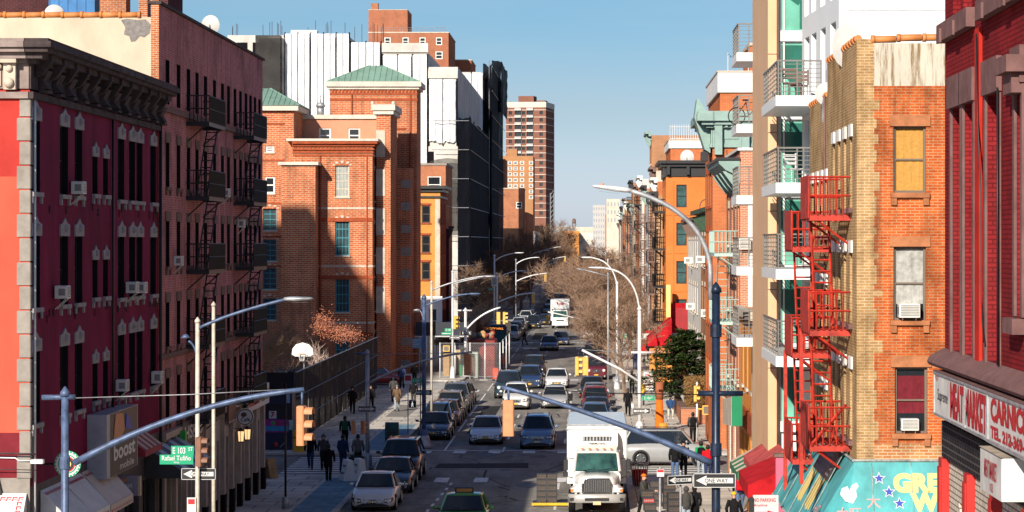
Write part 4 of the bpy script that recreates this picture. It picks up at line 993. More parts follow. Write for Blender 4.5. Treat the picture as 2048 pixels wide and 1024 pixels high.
for px,py in((1758,957),(1778,984),(1799,1007)):
 for rr,mm,ee in((.17,WHITES,.006),(.125,BLUETX,.01)):
  g=MB(); c=onc(px,py); pts=[]
  for k in range(10):
   a=pi/2+k*pi/5; q=rr if k%2==0 else rr*.42; pts.append(c+ux*q*cos(a)+uz*q*sin(a)+un*ee)
  for k in range(10):g.poly([c+un*ee,pts[k],pts[(k+1)%10]],mm)
  g.build('star',o,og)
label_text('lettering','大',onc(1747,1003),ux,uz,.33,PINKTX,o,og,None,0,.008)
label_text('lettering','大旺',onc(1698,1026),ux,uz,.28,PINKTX,o,og,None,0,.008)
g=MB(); c=onc(1699,987); pts=[(-.25,-.02),(-.2,.14),(-.05,.2),(.0,.08),(.08,.24),(.2,.3),(.25,.2),(.17,.08),(.2,-.08),(.08,-.28),(-.12,-.22)]
g.poly([c+ux*x*.9+uz*y*.9+un*.006 for x,y in pts],WHITES)
g.build('white_blossom_shape',o,og)
u2=(Vector(D2)-Vector(W0)).normalized(); uz2=(Vector(W1)-Vector(W0)).normalized(); cen=(Vector(W0)+Vector(D2)+Vector(A)+Vector(W1))/4
for a,b in((-.7,.75),(1.5,3.2)):
 g=MB(); q=cen+u2 .cross(uz2)*.006
 for k in range(4):t=a+(b-a)*k/4; g.poly([q+u2*t+uz2*(-.62+.08*(k%2)),q+u2*(t+.36)+uz2*-.6,q+u2*(t+.4)+uz2*(.3-.1*(k%3)),q+u2*(t+.05)+uz2*.34],YELTX)
 g.build('yellow_characters',o,og)
label_text('lettering','大旺',cen+u2*4.6-uz2*.45,u2,uz2,.5,PINKTX,o,og,None,0,.008)
o=thing('roller_panel','dark perforated panel lying on the turquoise canopy under the red fire escape','panel',tuple(cen)); og=tuple(cen); n2=u2 .cross(uz2)
g=MB(); c=cen+u2*2.0+uz2*.75+n2*.02
g.hexa([c-u2*2-uz2*.4,c+u2*2-uz2*.4,c+u2*2+uz2*.35,c-u2*2+uz2*.35]+[q+n2*.05 for q in(c-u2*2-uz2*.4,c+u2*2-uz2*.4,c+u2*2+uz2*.35,c-u2*2+uz2*.35)],BLACKP); g.build('sheet',o,og)
g=MB()
for i in range(14):
 for j in range(4):
  q=c-u2*(1.8-i*.27)-uz2*(.32-j*.17)+n2*.055; g.poly([q,q+u2*.14,q+u2*.14+uz2*.06,q+uz2*.06],SILLG)
g.build('slot',o,og)
# pink hoarding and red/green awnings further along the same pavement
PINKW=mat('pink_painted_wall',(.60,.14,.22),.8,var=.15,scale=1,space='World'); REDAW=mat('red_awning_canvas',(.45,.014,.02),.8,var=.4,scale=2,bump=.3)
GRAW=mat('green_awning_canvas',(.01,.16,.07),.7,var=.2,scale=3)
o=thing('pink_screen','bright pink wall panel between the red awning and the turquoise canopy','wall',(RB,77.5,0)); g=MB(); g.box(RB-.95,76.9,0,RB+.8,77.2,4.85,PINKW); g.build('panel',o,(RB,77.5,0)); g=MB(); g.box(RB-1.0,76.85,4.851,RB+.85,77.25,4.95,STONE); g.build('cap',o,(RB,77.5,0))
def awning(name,label,x0,y0,y1,z0,z1,out,m,m2=None,drop=.3,letters=None):
 """sloped canvas on a wall that faces left (x0 is the wall)"""
 o=thing(name,label,'awning',(x0,(y0+y1)/2,z0),0,'canvas awnings over the shops'); og=tuple(o.location); s=-1 if out>0 else 1; out=abs(out)*s
 g=MB(); n=8
 for i in range(n):
  a,b=y0+(y1-y0)*i/n,y0+(y1-y0)*(i+1)/n; mm=m2 if(m2 and i%2)else m
  g.poly([(x0,a,z1),(x0,b,z1),(x0+out,b,z0),(x0+out,a,z0)],mm)
 for y in(y0,y1):g.poly([(x0,y,z1),(x0+out,y,z0),(x0,y,z0)],m)
 g.build('canvas',o,og)
 h=MB(); k=10
 h.hexa([(x0+out,y0,z0-drop),(x0+out+.02,y0,z0-drop),(x0+out+.02,y1,z0-drop),(x0+out,y1,z0-drop),(x0+out,y0,z0-.002),(x0+out+.02,y0,z0-.002),(x0+out+.02,y1,z0-.002),(x0+out,y1,z0-.002)],m)
 h.poly([(x0,y0-.004,z0-drop),(x0+out,y0-.004,z0-drop),(x0+out,y0-.004,z0),(x0,y0-.004,z0)],m); h.build('valance',o,og)
 f=MB();
 for y in(y0+.1,y1-.1):f.bar((x0,y,z0-drop*.5),(x0+out,y,z0-drop*.5),.02,GREYM)
 f.bar((x0+out*.98,y0,z0-.03),(x0+out*.98,y1,z0-.03),.02,GREYM); f.build('frame',o,og); return o
awning('awning','bright red awning with a straight valance nearest the no parking sign',RB-.1,80,85,3.75,4.35,1.5,REDAW,drop=.42)
awning('awning','red and white awning with a green end just behind the red awning',RB-.1,85.2,91,3.75,4.4,1.0,mat('faded_red_canvas',(.48,.09,.085),.8,var=.4,scale=2,bump=.3),None,.25)
awning('awning','dark green awning end beyond the faded red awning',RB-.1,91.2,96.5,3.1,3.75,1.2,GRAW,PALEST,.25)
# ============================================================ RIGHT: white block with glass bays and balconies
WCLAD=mat('white_panel_cladding',(.76,.78,.79),.45,var=.05,scale=.5,space='World'); PEACHC=mat('peach_column_render',(.72,.44,.25),.7,var=.1,scale=.8,space='World')
TGL=mat('green_tinted_glass',(.16,.46,.36),.12,var=.45,scale=.5,spec=.6,space='World'); TGD=mat('green_glass_shadow',(.035,.16,.125),.1,var=.4,scale=.6,spec=.6,space='World')
org=(RB,78,0); wb=thing('balcony_block','white panelled apartment block with green glass bays, a peach column and balconies','building',org)
g=MB(); X7=7.32
plain(g,X7,78,20,88,0,24,'sent',WCLAD); plain(g,6.14,88.35,20,96.5,0,24,'nwet',WCLAD)
for u,z in((.0,0),):pass
wall(g,(6.85,86,0),math.degrees(math.atan2(78-86,X7-6.85)),math.hypot(8,X7-6.85),0,24,[(a,z,a+1.1,z+2.0)for a in(.6,2.2,4.2,6.3)for z in(7.9,10.5,13.2,15.9,18.6)],WCLAD,.15)
g.poly([(6.14,88.35,0),(7.6,88.35,0),(7.6,88.35,24),(6.14,88.35,24)],WCLAD); g.build('wall',wb,org)
g=MB(); t=math.atan2(78-86,X7-6.85); Pq=fr((6.85,86,0),math.degrees(t))
for z in(7.9,10.5,13.2,15.9,18.6):
 for a in(.6,2.2,4.2,6.3):g.poly([Pq(a,-.14,z),Pq(a+1.1,-.14,z),Pq(a+1.1,-.14,z+2),Pq(a,-.14,z+2)],GLASS2)
g.build('side_window',wb,org)
g=MB()
for z in(12.2,15.2,18.15,21.1):g.box(X7+.3,77.988,z,20,77.998,z+.025,GREYM)
for x in(7.62,10.6,13.6):g.box(x,77.988,8,x+.02,77.998,24,GREYM)
g.build('panel_joint',wb,org)
levels=[7.55,10.2,12.85,15.5,18.15,20.8]
for i,z in enumerate([4.9]+levels):
 g=MB(); g.poly([(6.32,88.3,z+.25),(7.55,88.3,z+.25),(7.55,88.3,z+2.45),(6.32,88.3,z+2.45)],TGL)
 o_=g.build('glass_bay',wb,org)
 g=MB(); xx=6.5+.1*(i%3)
 g.poly([(xx+.25,88.296,z+.3),(xx+.62,88.296,z+.3),(xx+.62,88.296,z+2.4),(xx+.25,88.296,z+2.4)],TGD); g.poly([(6.34,88.295,z+1.5),(xx+.2,88.295,z+.9+.2*(i%2)),(7.5,88.295,z+2.0),(7.5,88.295,z+2.4),(6.34,88.295,z+2.4)],TGD); g.build('reflection_panel',o_,org)if False else g.build('painted_shadow',o_,org)  # dark interior shapes and diagonal shadows painted as flat glass patches
 g=MB(); g.box(6.2,88.2,z-.12,7.6,88.34,z+.24,WCLAD); g.box(6.14,88.22,z+.241,6.3,88.345,z+2.52,WCLAD); g.box(7.45,88.22,z+.241,7.6,88.345,z+2.52,WCLAD); g.box(6.38,88.25,z+.241,6.44,88.32,z+2.52,WHITEM); g.build('frame',o_,org)
g=MB(); g.box(5.84,87.8,0,6.135,96.4,24,PEACHC)
g.build('column',wb,org)
g=MB()
for z in levels:g.box(5.83,87.79,z-.6,6.14,87.799,z-.575,BRNST)
g.tube([(6.17,87.95,0),(6.17,87.95,24)],.03,PEACHC,6); g.build('joint',wb,org)
RAILM=mat('dull_rail_steel',(.20,.19,.18),.45,.4,var=.2)
def balcony(root,org,x0,x1,y0,y1,z,nm='balcony'):
 g=MB(); g.box(x0-.06,y0-.06,z-.32,x1,y1,z,WCLAD); b=g.build(nm,root,org)
 h=MB(); n=7
 for k in range(n):
  zz=z+.12+k*.14; h.box(x0,y0,zz,x1,y0+.02,zz+.022,RAILM); h.box(x0,y0+.026,zz,x0+.02,y1,zz+.022,RAILM)
 h.box(x0-.02,y0-.02,z+1.05,x1,y0+.06,z+1.10,RAILM); h.box(x0-.02,y0+.061,z+1.05,x0+.06,y1,z+1.10,RAILM)
 for x in(x0,(x0+x1)/2-.1,(x0+x1)/2+.1,x1-.04):h.box(x,y0-.012,z+.001,x+.04,y0+.03,z+1.05,RAILM)
 yy=y0+.9
 while yy<y1:h.box(x0-.012,yy,z+.001,x0+.03,yy+.04,z+1.05,RAILM); yy+=.9
 h.build('railing',b,org)
for z in(15.72,13.04,10.38,7.7):balcony(wb,org,5.62,6.98,80,86.8,z)
for z in(18.27,15.6,12.95,10.3,7.65):balcony(wb,org,5.33,6.3,96.8,100.5,z)
g=MB(); plain(g,6.3,96.6,14,101,0,19.2,'swnt',mat('white_stucco_side',(.66,.66,.65),.8,var=.12,scale=.6,space='World'))
g.build('rear_wing',wb,org)
def chair(x,y,z,label,m,rz=0):
 o=thing('balcony_chair',label,'chair',(x,y,z),rz,'furniture on the balconies'); g=MB()
 g.box(-.22,-.22,.42,.22,.22,.47,m); g.build('seat',o)
 for s in(-1,1):
  for t in(-1,1):h=MB(); h.bar((s*.2,t*.2,0),(s*.2,t*.2,.419),.018,m); h.build('leg',o)
 g=MB()
 for k in range(3):g.box(-.22,.2,.6+.12*k,.22,.23,.68+.12*k,m)
 for s in(-1,1):g.box(s*.22-.02,.19,.471,s*.22+.02,.235,.96,m)
 g.build('backrest',o); return o
chair(6.15,81.2,15.72,'red-brown slatted chair on the highest near balcony',STONE,.3); chair(6.45,82.4,15.72,'red-brown chair deeper on the highest near balcony',STONE,-.6)
chair(6.2,81.2,13.04,'pale curved chair on the balcony beside the red fire escape',WHITEM,.5)
def bicycle(x,y,z,rz,label,m=None):
 o=thing('bicycle',label,'bicycle',(x,y,z),rz); m=m or BLACKP
 for cx in(-.5,.5):
  g=MB(); pts=[(cx+.32*cos(a*pi/9),0,.33+.32*sin(a*pi/9))for a in range(19)]; g.tube(pts,.02,RUBBER,5); w_=g.build('wheel',o)
  g=MB()
  for a in range(6):g.bar((cx,0,.33),(cx+.31*cos(a*pi/3),0,.33+.31*sin(a*pi/3)),.006,GREYM)
  g.build('spoke',w_)
 g=MB(); q=[(-.5,0,.33),(-.15,0,.85),(.38,0,.85),(-.05,0,.33)]
 for a,b in((0,1),(1,2),(2,3),(3,0),(3,1)):g.bar(q[a],q[b],.018,m)
 g.bar((.5,0,.33),(.36,0,1.0),.018,m); g.build('frame',o)
 g=MB(); g.bar((.34,-.28,1.02),(.34,.28,1.02),.015,m); g.build('handlebar',o); g=MB(); g.box(-.27,-.07,.9,-.04,.07,.96,BLACKP); g.bar((-.15,0,.8),(-.15,0,.9),.015,m); g.build('saddle',o); return o
bicycle(5.8,97.4,15.6,R(8),'bicycle parked on a high balcony right of the green cornice',BRNST)
chair(5.9,98,7.65,'dark folded chair on the low balcony beside the peach column',BLACKP,1.0)
# ============================================================ RIGHT: the next blocks
MINT=mat('mint_cornice_paint',(.24,.36,.33),.6,var=.2,scale=1.5,space='World'); ORPAINT=mat('orange_painted_wall',(.62,.19,.05),.8,var=.14,scale=.6,space='World')
LOWOR=mat('orange_shop_render',(.68,.28,.07),.75,var=.18,scale=.7,space='World')
org=(RB,101.2,0)
o=thing('orange_shop','low orange painted shop beside the balcony block','building',org); g=MB()
facade(g,o,org,(RB,112.8,0),-90,11.6,0,8.4,[(a,.3,a+1.6,3.2,K('oshop',glass=GLASS,frame=TERRA,rev=.2))for a in(1,4,7.5)]+[(a,5.2,a+.9,7,K('oshop2',glass=GLASS,frame=TERRA,sill=PALEST,rev=.2))for a in(2,5,8.5)],LOWOR,None)
plain(g,RB,101.2,14,112.8,0,8.4,'nest',LOWOR); g.build('wall',o,org)
g=MB(); P=fr((RB,112.8,0),-90); pbox(g,P,0,.01,8.15,11.6,.3,8.5,PALEST); pbox(g,P,0,.01,3.5,11.6,.12,4.3,TERRA); pbox(g,P,10.8,.01,.2,11.6,.16,8.14,PALEST); g.build('cornice',o,org)
o=thing('hanging_sign','green box sign jutting from the orange shop beside the navy pole','sign',(5.8,105,4.4)); og=(5.8,105,4.4)
g=MB(); g.rbox(XP(1463,105),105,ZP(852,105),XP(1485,105),105.1,ZP(793,105),mat('green_sign_face',(.005,.21,.09),.4,var=.1),.01); g.build('face',o,og)
g=MB(); g.prism([(XP(1443,112),111,ZP(838,112)+.9),(XP(1462.5,105),105,ZP(793,105)),(XP(1462.5,105),105,ZP(852,105)),(XP(1443,112),111,ZP(838,112)-.15)],(.08,.02,0),PALEST); g.build('side',o,og)
g=MB(); g.bar((5.7,105.05,5.06),(6.3,105.05,5.2),.02,GREYM); g.build('bracket',o,og)
# brick house with mint cornice and mint fire escape, white side wall
LBR=brick('light_red_brick',(.50,.17,.085),(.36,.12,.07),(.55,.42,.32),var=.3)
org=(RB,113,0); o=thing('brick_house','brick house with a mint scrolled cornice and mint fire escapes over a white side wall','building',org); g=MB()
plain(g,RB,113,15,113,13.0,15.2,'s',LBR); plain(g,RB+.35,113,15,113,0,13.0,'s',_m['white_stucco_side']); plain(g,RB,112.995,RB+.35,112.995,0,13.0,'s',LBR)
kh=K('rh',glass=GLASS,frame=WHITEP,sill=PALEST,lintel=PALEST,lh=.35,rev=.18)
facade(g,o,org,(RB,124,0),-90,11,0,15.2,[(a,z,a+.9,z+1.7,kh)for a in(1.2,4.2,7.2,9.4)for z in(11.1,8.1,5.0)]+[(a,.3,a+2,3,kh)for a in(1.5,5.5)],LBR,kh); plain(g,RB,113,15,124,0,15.2,'nt',LBR); g.build('wall',o,org)
P=fr((RB,124,0),-90); g=MB(); prof=[(0,13.75),(.2,13.9),(.3,14.2),(.62,14.35),(.9,14.62),(.95,14.78),(.0,14.9)]
g.prism([P(0,a,z)for a,z in prof],P(11.05,0,0)-P(0,0,0),MINT); pbox(g,P,-.05,.01,14.79,11.15,1.0,14.9,BLACKP); g.build('cornice',o,org)
for k in range(4):
 g=MB(); u=1+k*3.2; g.prism([P(u,.02,13.4),P(u,.35,13.75),P(u,.75,14.3),P(u,.02,14.3)],P(.25,0,0)-P(0,0,0),MINT); g.build('bracket',o,org)
g=MB(); g.box(RB-.1,112.9,15.201,15,124.05,15.32,WHITEP); g.build('parapet_cap',o,org)
MINTI=mat('mint_iron_paint',(.40,.55,.50),.5,var=.15)
fire_escape(o,org,(RB,124,0),-90,5.5,10.2,1.08,[10.75,7.75,4.7],MINTI,rail=.95)
air_con(fr((RB,113,0),0),.2,.02,10.9,0,'white air conditioner beside the highest mint fire escape',.5,.5,.3)
# corner brick building with the tall mint cornice
RBR=brick('red_orange_brick',(.54,.13,.035),(.44,.10,.03),(.48,.25,.14),var=.25)
YM=139.4; org=(RB,YM,0); o=thing('corner_brick_house','red orange brick corner house crowned by a broken mint cornice with a tall upturned end','building',org); g=MB()
kk=K('mc',glass=GLASS,frame=BLACKP,sill=TERRA,lintel=TERRA,rev=.2)
facade(g,o,org,(RB,YM,0),0,8,0,16.6,[(a,z,a+.8,z+1.8,kk)for a in(3.5,6)for z in(13.2,10,6.8)],RBR,kk)
facade(g,o,org,(RB,148.4,0),-90,9,0,16.6,[(a,z,a+.9,z+1.8,kk)for a in(1.5,4,6.5)for z in(13.2,10,6.8,3)],RBR,kk); plain(g,RB,YM,14.3,148.4,0,18.0,'nt',RBR); g.build('wall',o,org)
for a in(0,1.55):
 g=MB(); g.box(RB+a,YM-.12,0,RB+a+.75,YM-.005,16.2,RBR); g.box(RB+a-.05,YM-.18,9.6,RB+a+.8,YM-.004,10.0,TERRA)if a else None; g.build('pilaster',o,org)
cornice(o,org,(RB,YM,0),0,8,16.6,[(-.3,-.1,.16),(-.1,.75,.08),(.75,.9,.3),(.9,1.1,.55),(1.1,1.5,.75),(1.5,1.62,.7)],MINT)
cornice(o,org,(RB,148.4,0),-90,9,16.6,[(-.302,-.102,.16),(-.102,.748,.08),(.748,.898,.35),(.898,1.098,.6),(1.098,1.498,.85),(1.498,1.618,.8)],MINT,ret1=1)
g=MB(); P=fr((RB,YM,0),0)
for u in(.1,1.55,4.5):pbox(g,P,u,.1,15.9,u+.4,.5,17.45,MINT)
for u in(.6,2.1,3.4,5.2):pbox(g,P,u,.09,16.75,u+.8,.13,17.2,MINT)
for k in range(26):pbox(g,P,.05+k*.3,.3,17.36,.2+k*.3,.42,17.49,MINT)
g.split('bracket',o,org)
P=fr((RB,148.4,0),-90); g=MB()
g.prism([P(6.5,.1,16.0),P(6.5,.4,16.2),P(6.5,.75,17.3),P(6.5,.95,17.9),P(6.5,.82,18.9),P(6.5,.72,18.95),P(6.5,.1,17.9)],P(2.2,0,0)-P(0,0,0),MINT)
pbox(g,P,6.6,.2,15.6,8.5,.55,16.1,BLACKP); g.build('upturned_end',o,org)
x0=XP(1440,165); simple_building('brick_block','taller brick block with a white parapet band behind the mint cornice',x0,165,16,182,20.7,RBR,street=[(a,17.5,a+.8,19.8,kb)for a in(2,4.2,6.4,8.6,10.8,13)],side='L',kind=kb)
o=thing('parapet','white parapet band along the top of the brick block behind the mint cornice','parapet',(x0,165,20.72)); g=MB(); g.box(x0-.15,164.85,20.72,16,182,22.0,WHITEP); g.build('band',o,(x0,165,20.72)); g=MB(); g.box(x0-.2,164.8,22.001,16,182,22.1,PALEST); g.build('cap',o,(x0,165,20.72))
simple_building('brick_bulkhead','small brick penthouse with a dark window above the white parapet band',XP(1500,172),172,16,180,24.2,RBR,side='L',south=[(.9,22.7,1.6,23.6,kf)],cap=PALEST)
o=thing('string_lights','string lights between two posts on the white parapet roof','lights',(XP(1470,166),166,22.1)); og=tuple(o.location); g=MB(); xa,xb=XP(1456,166),XP(1497,166)
for x in(xa,xb):g.bar((x,166,22.1),(x,166,23.3),.03,WHITEM)
g.build('post',o,og); g=MB(); pts=[(xa+(xb-xa)*t/8,166,23.25-.35*sin(pi*t/8))for t in range(9)]; g.tube(pts,.01,BLACKP,4)
for p in pts:g.ball((p[0],p[1],p[2]-.06),.035,BLACKP,6,4)
g.build('lamp_string',o,og)
# low houses with the green-black cornice
WPB=mat('white_painted_brick',(.66,.62,.56),.8,var=.22,scale=.7,space='World'); BRNP=brick('brown_orange_brick',(.42,.18,.075),(.34,.13,.06),(.4,.28,.19),var=.25)
kk2=K('lowh',glass=GLASS,frame=WHITEP,sill=PALEST,lintel=PALEST,lh=.3,rev=.2)
simple_building('row_house','brown row house with a green and black cornice behind the evergreen tree',7.0,149,15,172,12.9,BRNP,street=[(a,z,a+1,z+1.8,kk2)for a in(2,6,10,14,18)for z in(9.8,6.6,3.2)],side='L',kind=kk2,corn=[(-.6,-.4,.15),(-.2,.1,.3),(.1,.35,.7)],cm=mat('dark_green_cornice',(.02,.075,.035),.6,var=.5,scale=2))
simple_building('row_house','white painted row house between the evergreen tree and the orange building',7.0,172.1,15,196,12.6,WPB,street=[(a,z,a+1,z+1.8,kk2)for a in(2,6,10,14,18)for z in(9.6,6.4,3.2)],side='L',kind=kk2,corn=[(-.4,-.2,.15),(-.2,.1,.3),(.1,.3,.55)],cm=STONE)
Pz=fr((7.0,196,0),-90)
for u,z,l in((9.2,9.7,'white air conditioner high on the white painted row house'),(13.2,6.5,'white air conditioner low on the white painted row house'),(30.5,9.9,'white air conditioner high on the brown row house'),(38.5,6.7,'white air conditioner low on the brown row house')):air_con(Pz,u,.1,z,-90,l,.6,.45,.5)
# orange painted building at the next corner
YO=211.0; XO=XP(1332,YO); org=(XO,YO,0)
ko2=K('orw',glass=mat('teal_reflecting_pane',(.06,.13,.13),.1,var=.7,scale=1.0,spec=.6),frame=BLACKP,t=.08,rev=.16)
us=XP(1363,YO)-XO; o_=simple_building('orange_building','bright orange painted building with a black cornice and four dark windows in a column',XO,YO,14,222,16.6,ORPAINT,south=[(us-.42,z,us+.42,z+1.85,ko2)for z in(14.05,10.95,7.85,4.75)],street=[(a,z,a+.9,z+1.8,ko2)for a in(1.5,4.5,8)for z in(14,10.9,7.8,4.7)],side='L',kind=ko2)
cornice(o_,org,(XO,YO,0),0,8,16.6,[(-.05,.75,.12),(.75,1.0,.4),(1.0,1.25,.65)],BLACKP); cornice(o_,org,(XO,222,0),-90,11,16.6,[(-.052,.748,.12),(.748,.998,.4),(.998,1.248,.65)],BLACKP,ret1=1)
for k in range(5):g=MB(); g.box(XO+.05+k*1.6,YO-.5,16.7,XO+.3+k*1.6,YO-.121,17.34,BLACKP); g.build('bracket',o_,org)
g=MB()
for z in(13.4,10.3,7.2):g.box(XO-.02,YO-.05,z,XO+4,YO-.004,z+.1,ORPAINT)
g.box(XO+.5,YO-.06,.2,XO+.62,YO-.003,16.2,ORPAINT); pts=[(XO+2.75,YO-.03,12.4)]+[(XO+3.2-.45*cos(a*pi/8),YO-.03,14.2+.5*sin(a*pi/8))for a in range(9)]; g.tube(pts,.04,STONE,5); g.build('trim',o_,org)
fire_escape(o_,org,(XO,222,0),-90,2.5,8,.9,[13.8,10.7,7.6,4.6],BLACKM,r=.025)
simple_building('brick_block','brick block with a white parapet and roof railing behind the orange building',6.5,224,16,238,19.3,RBR,side='L',street=[(a,z,a+.9,z+1.7,kb)for a in(1.5,4.5,8,11)for z in(16.2,13,9.8,6.5)],kind=kb)
o=thing('parapet','white parapet on the brick block behind the orange building','parapet',(6.5,224,19.32)); g=MB(); g.box(6.35,223.85,19.32,16,238,20.0,WHITEP); g.build('band',o,(6.5,224,19.32)); g=MB(); g.box(6.3,223.8,20.001,16,238,20.08,PALEST); g.build('cap',o,(6.5,224,19.32))
o=thing('roof_railing','thin white roof railing above the parapet behind the orange building','railing',(6.5,225,20.08)); g=MB()
for k in range(26):g.bar((6.5+k*.2,225,20.08),(6.5+k*.2,225,21.4),.025,WHITEM)
for z in(20.2,21.2):g.bar((6.5,225,z),(11.6,225,z),.03,WHITEM)
g.build('rail',o,(6.5,225,20.08));
dish((XP(1372,224),222.2,17.9),R(170),.6,'white satellite dish above the orange building\'s black cornice')
# rows of tenements running away on the right
cols_=[('tan brick',mat('tan_wall',(.42,.25,.13),.85,var=.2,space='World',scale=.4)),('red brick',RBR),('cream painted',mat('cream_wall',(.62,.54,.44),.85,var=.2,space='World',scale=.4)),('brown brick',BRNP),('grey painted',mat('grey_wall',(.40,.39,.38),.85,var=.2,space='World',scale=.4)),('pink brick',mat('pinkish_wall',(.46,.22,.15),.85,var=.2,space='World',scale=.4)),('white painted',WPB)]
cmats=[('black',BLACKP),('mint',MINT),('brown',STONE),('white',WHITEP)]
rows=[]
y=238.2; i=0
segs=[(238.2,276),(288,350),(362,424),(436,498),(510,572),(584,646)]
beside=['just past the orange building','beyond the first bare street trees','past the white box truck','two blocks past the box truck','far down the street','at the far end of the street']
hts=[15.5,17,18.3,22.2,16.5,17.5,19,15.8,18.8,16.5,20.5,17.2,18,16,19.5,17,18.5,16,17.5]
for si,(a,b)in enumerate(segs):
 n=4 if si<2 else 3; wd=(b-a)/n
 for k in range(n):
  cn,cm_=cols_[i%7]; kn,km=cmats[(i*3+si)%4]; z1=hts[i%len(hts)]; y0,y1=a+k*wd+.03,a+(k+1)*wd-.03
  kd=kb if si<2 else kf; nw=3 if wd<12 else 4
  st=[(u*wd/nw+wd/nw*.3,z1-2.9-f*3.0,u*wd/nw+wd/nw*.3+1.0,z1-1.2-f*3.0,kd)for u in range(nw)for f in range(4)]
  xf=5.8+(i%3)*.12
  ob_=simple_building('tenement',f'{cn} tenement with {kn} cornice {beside[si]}'+[', its first house',', its second house',', its third house',', its last house'][k],xf,y0,15,y1,z1,cm_,street=st,side='L',kind=kd,corn=[(-.5,-.35,.12),(-.1,.15,.3),(.15,.4,.65)],cm=km,south=[(1.5,z1-2.9,2.4,z1-1.4,kd)]if k==0 else())
  ob_['group']='tenements along the right side of the avenue'
  if si<4 and i%2==0:fire_escape(ob_,(xf,y0,0),(xf,y1,0),-90,wd*.3,wd*.3+4.2,.85,[z1-3-f*3 for f in range(4)],BLACKM if(i%4)else STONE,r=.018,lad=True)
  i+=1
  # far left row, glimpsed through the trees
for k,(a,b)in enumerate([(511,536),(537,572),(584,640),(660,715),(735,790)]):
 simple_building('tenement',['brown tenement in shade just past the dark construction netting','pinkish tenement in shade behind the big bare trees','dull red tenement in shade far down the left side','grey tenement in shade low behind the left trees','last shaded tenement before the left side fades out'][k],-26,a,-15.2,b,14+(k%3)*2,[BRNP,cols_[5][1],RBR,cols_[4][1],BRNP][k],street=[(2+u*5,9-f*3,3+u*5,10.7-f*3,kf)for u in range(3)for f in range(3)],kind=kf)['group']='shaded tenements on the left side of the avenue'
 # skyline where the street ends
def far_block(name,label,px0,px1,py,Y,m,d=30,wins=None):
 st=[]
 if wins:
  nx,nz=wins; w_=XP(px1,Y)-XP(px0,Y); z1=ZP(py,Y)
  st=[(w_*(i+.3)/nx,z1-3-3.4*j,w_*(i+.7)/nx,z1-1.4-3.4*j,kff)for i in range(nx)for j in range(nz)]
 return simple_building(name,label,XP(px0,Y),Y,XP(px1,Y),Y+d,ZP(py,Y),m,south=st,kind=kf)
kff=K('hazy',glass=mat('hazy_pane',(.30,.32,.34),.4),rev=.1)
far_block('white_tower','pale slab tower on the skyline above the right-hand tenements',1186,1210,410,1500,mat('far_pale_wall',(.50,.48,.46),.8),wins=(5,7))
far_block('white_block','broad white building with a flat roof beside the pale slab tower',1213,1240,398,1100,cols_[2][1],wins=(4,3))
far_block('far_block','orange clad low building closing the far end of the avenue',1124,1158,462,1250,LOWOR)
far_block('far_block','white low building right of the orange one at the avenue\'s end',1158,1186,466,1270,WPB)
far_block('far_block','grey building with a flat roof on the horizon left of the water tower',1112,1150,452,1700,cols_[4][1])
far_block('far_block','cream building on the horizon right of the water tower',1150,1190,454,1750,cols_[2][1])
far_block('far_block','thin brown block with a flat top on the horizon behind the slab',1196,1224,430,1900,BRNP)
o=thing('water_tower','tiny dark water tower on legs on the far horizon','water tower',(XP(1148,1690),1690,ZP(452,1690))); g=MB(); g.cyl((0,0,1.6),1.3,2.4,STONE,10); g.build('tank',o); g=MB(); g.cyl((0,0,4.01),1.4,1.1,STONE,10,.1); g.build('cap',o); g=MB()
for x in(-1,1):
 for y_ in(-1,1):g.bar((x,y_,0),(x,y_,1.6),.15,BLACKM)
g.build('leg',o)
o=thing('stair_tower','thin grey lattice mast right of the tall brown tower','mast',(XP(1105,890),890,10)); og=tuple(o.location); g=MB()
xa,xb=XP(1101,890),XP(1108,890); zt_=ZP(386,890)
for x in(xa,xb):g.bar((x,890,0),(x,890,zt_),.18,GREYM)
for k in range(12):z=10+k*1.6; g.bar((xa,890,z),(xb,890,z+1.5),.1,GREYM)
g.build('lattice',o,og)
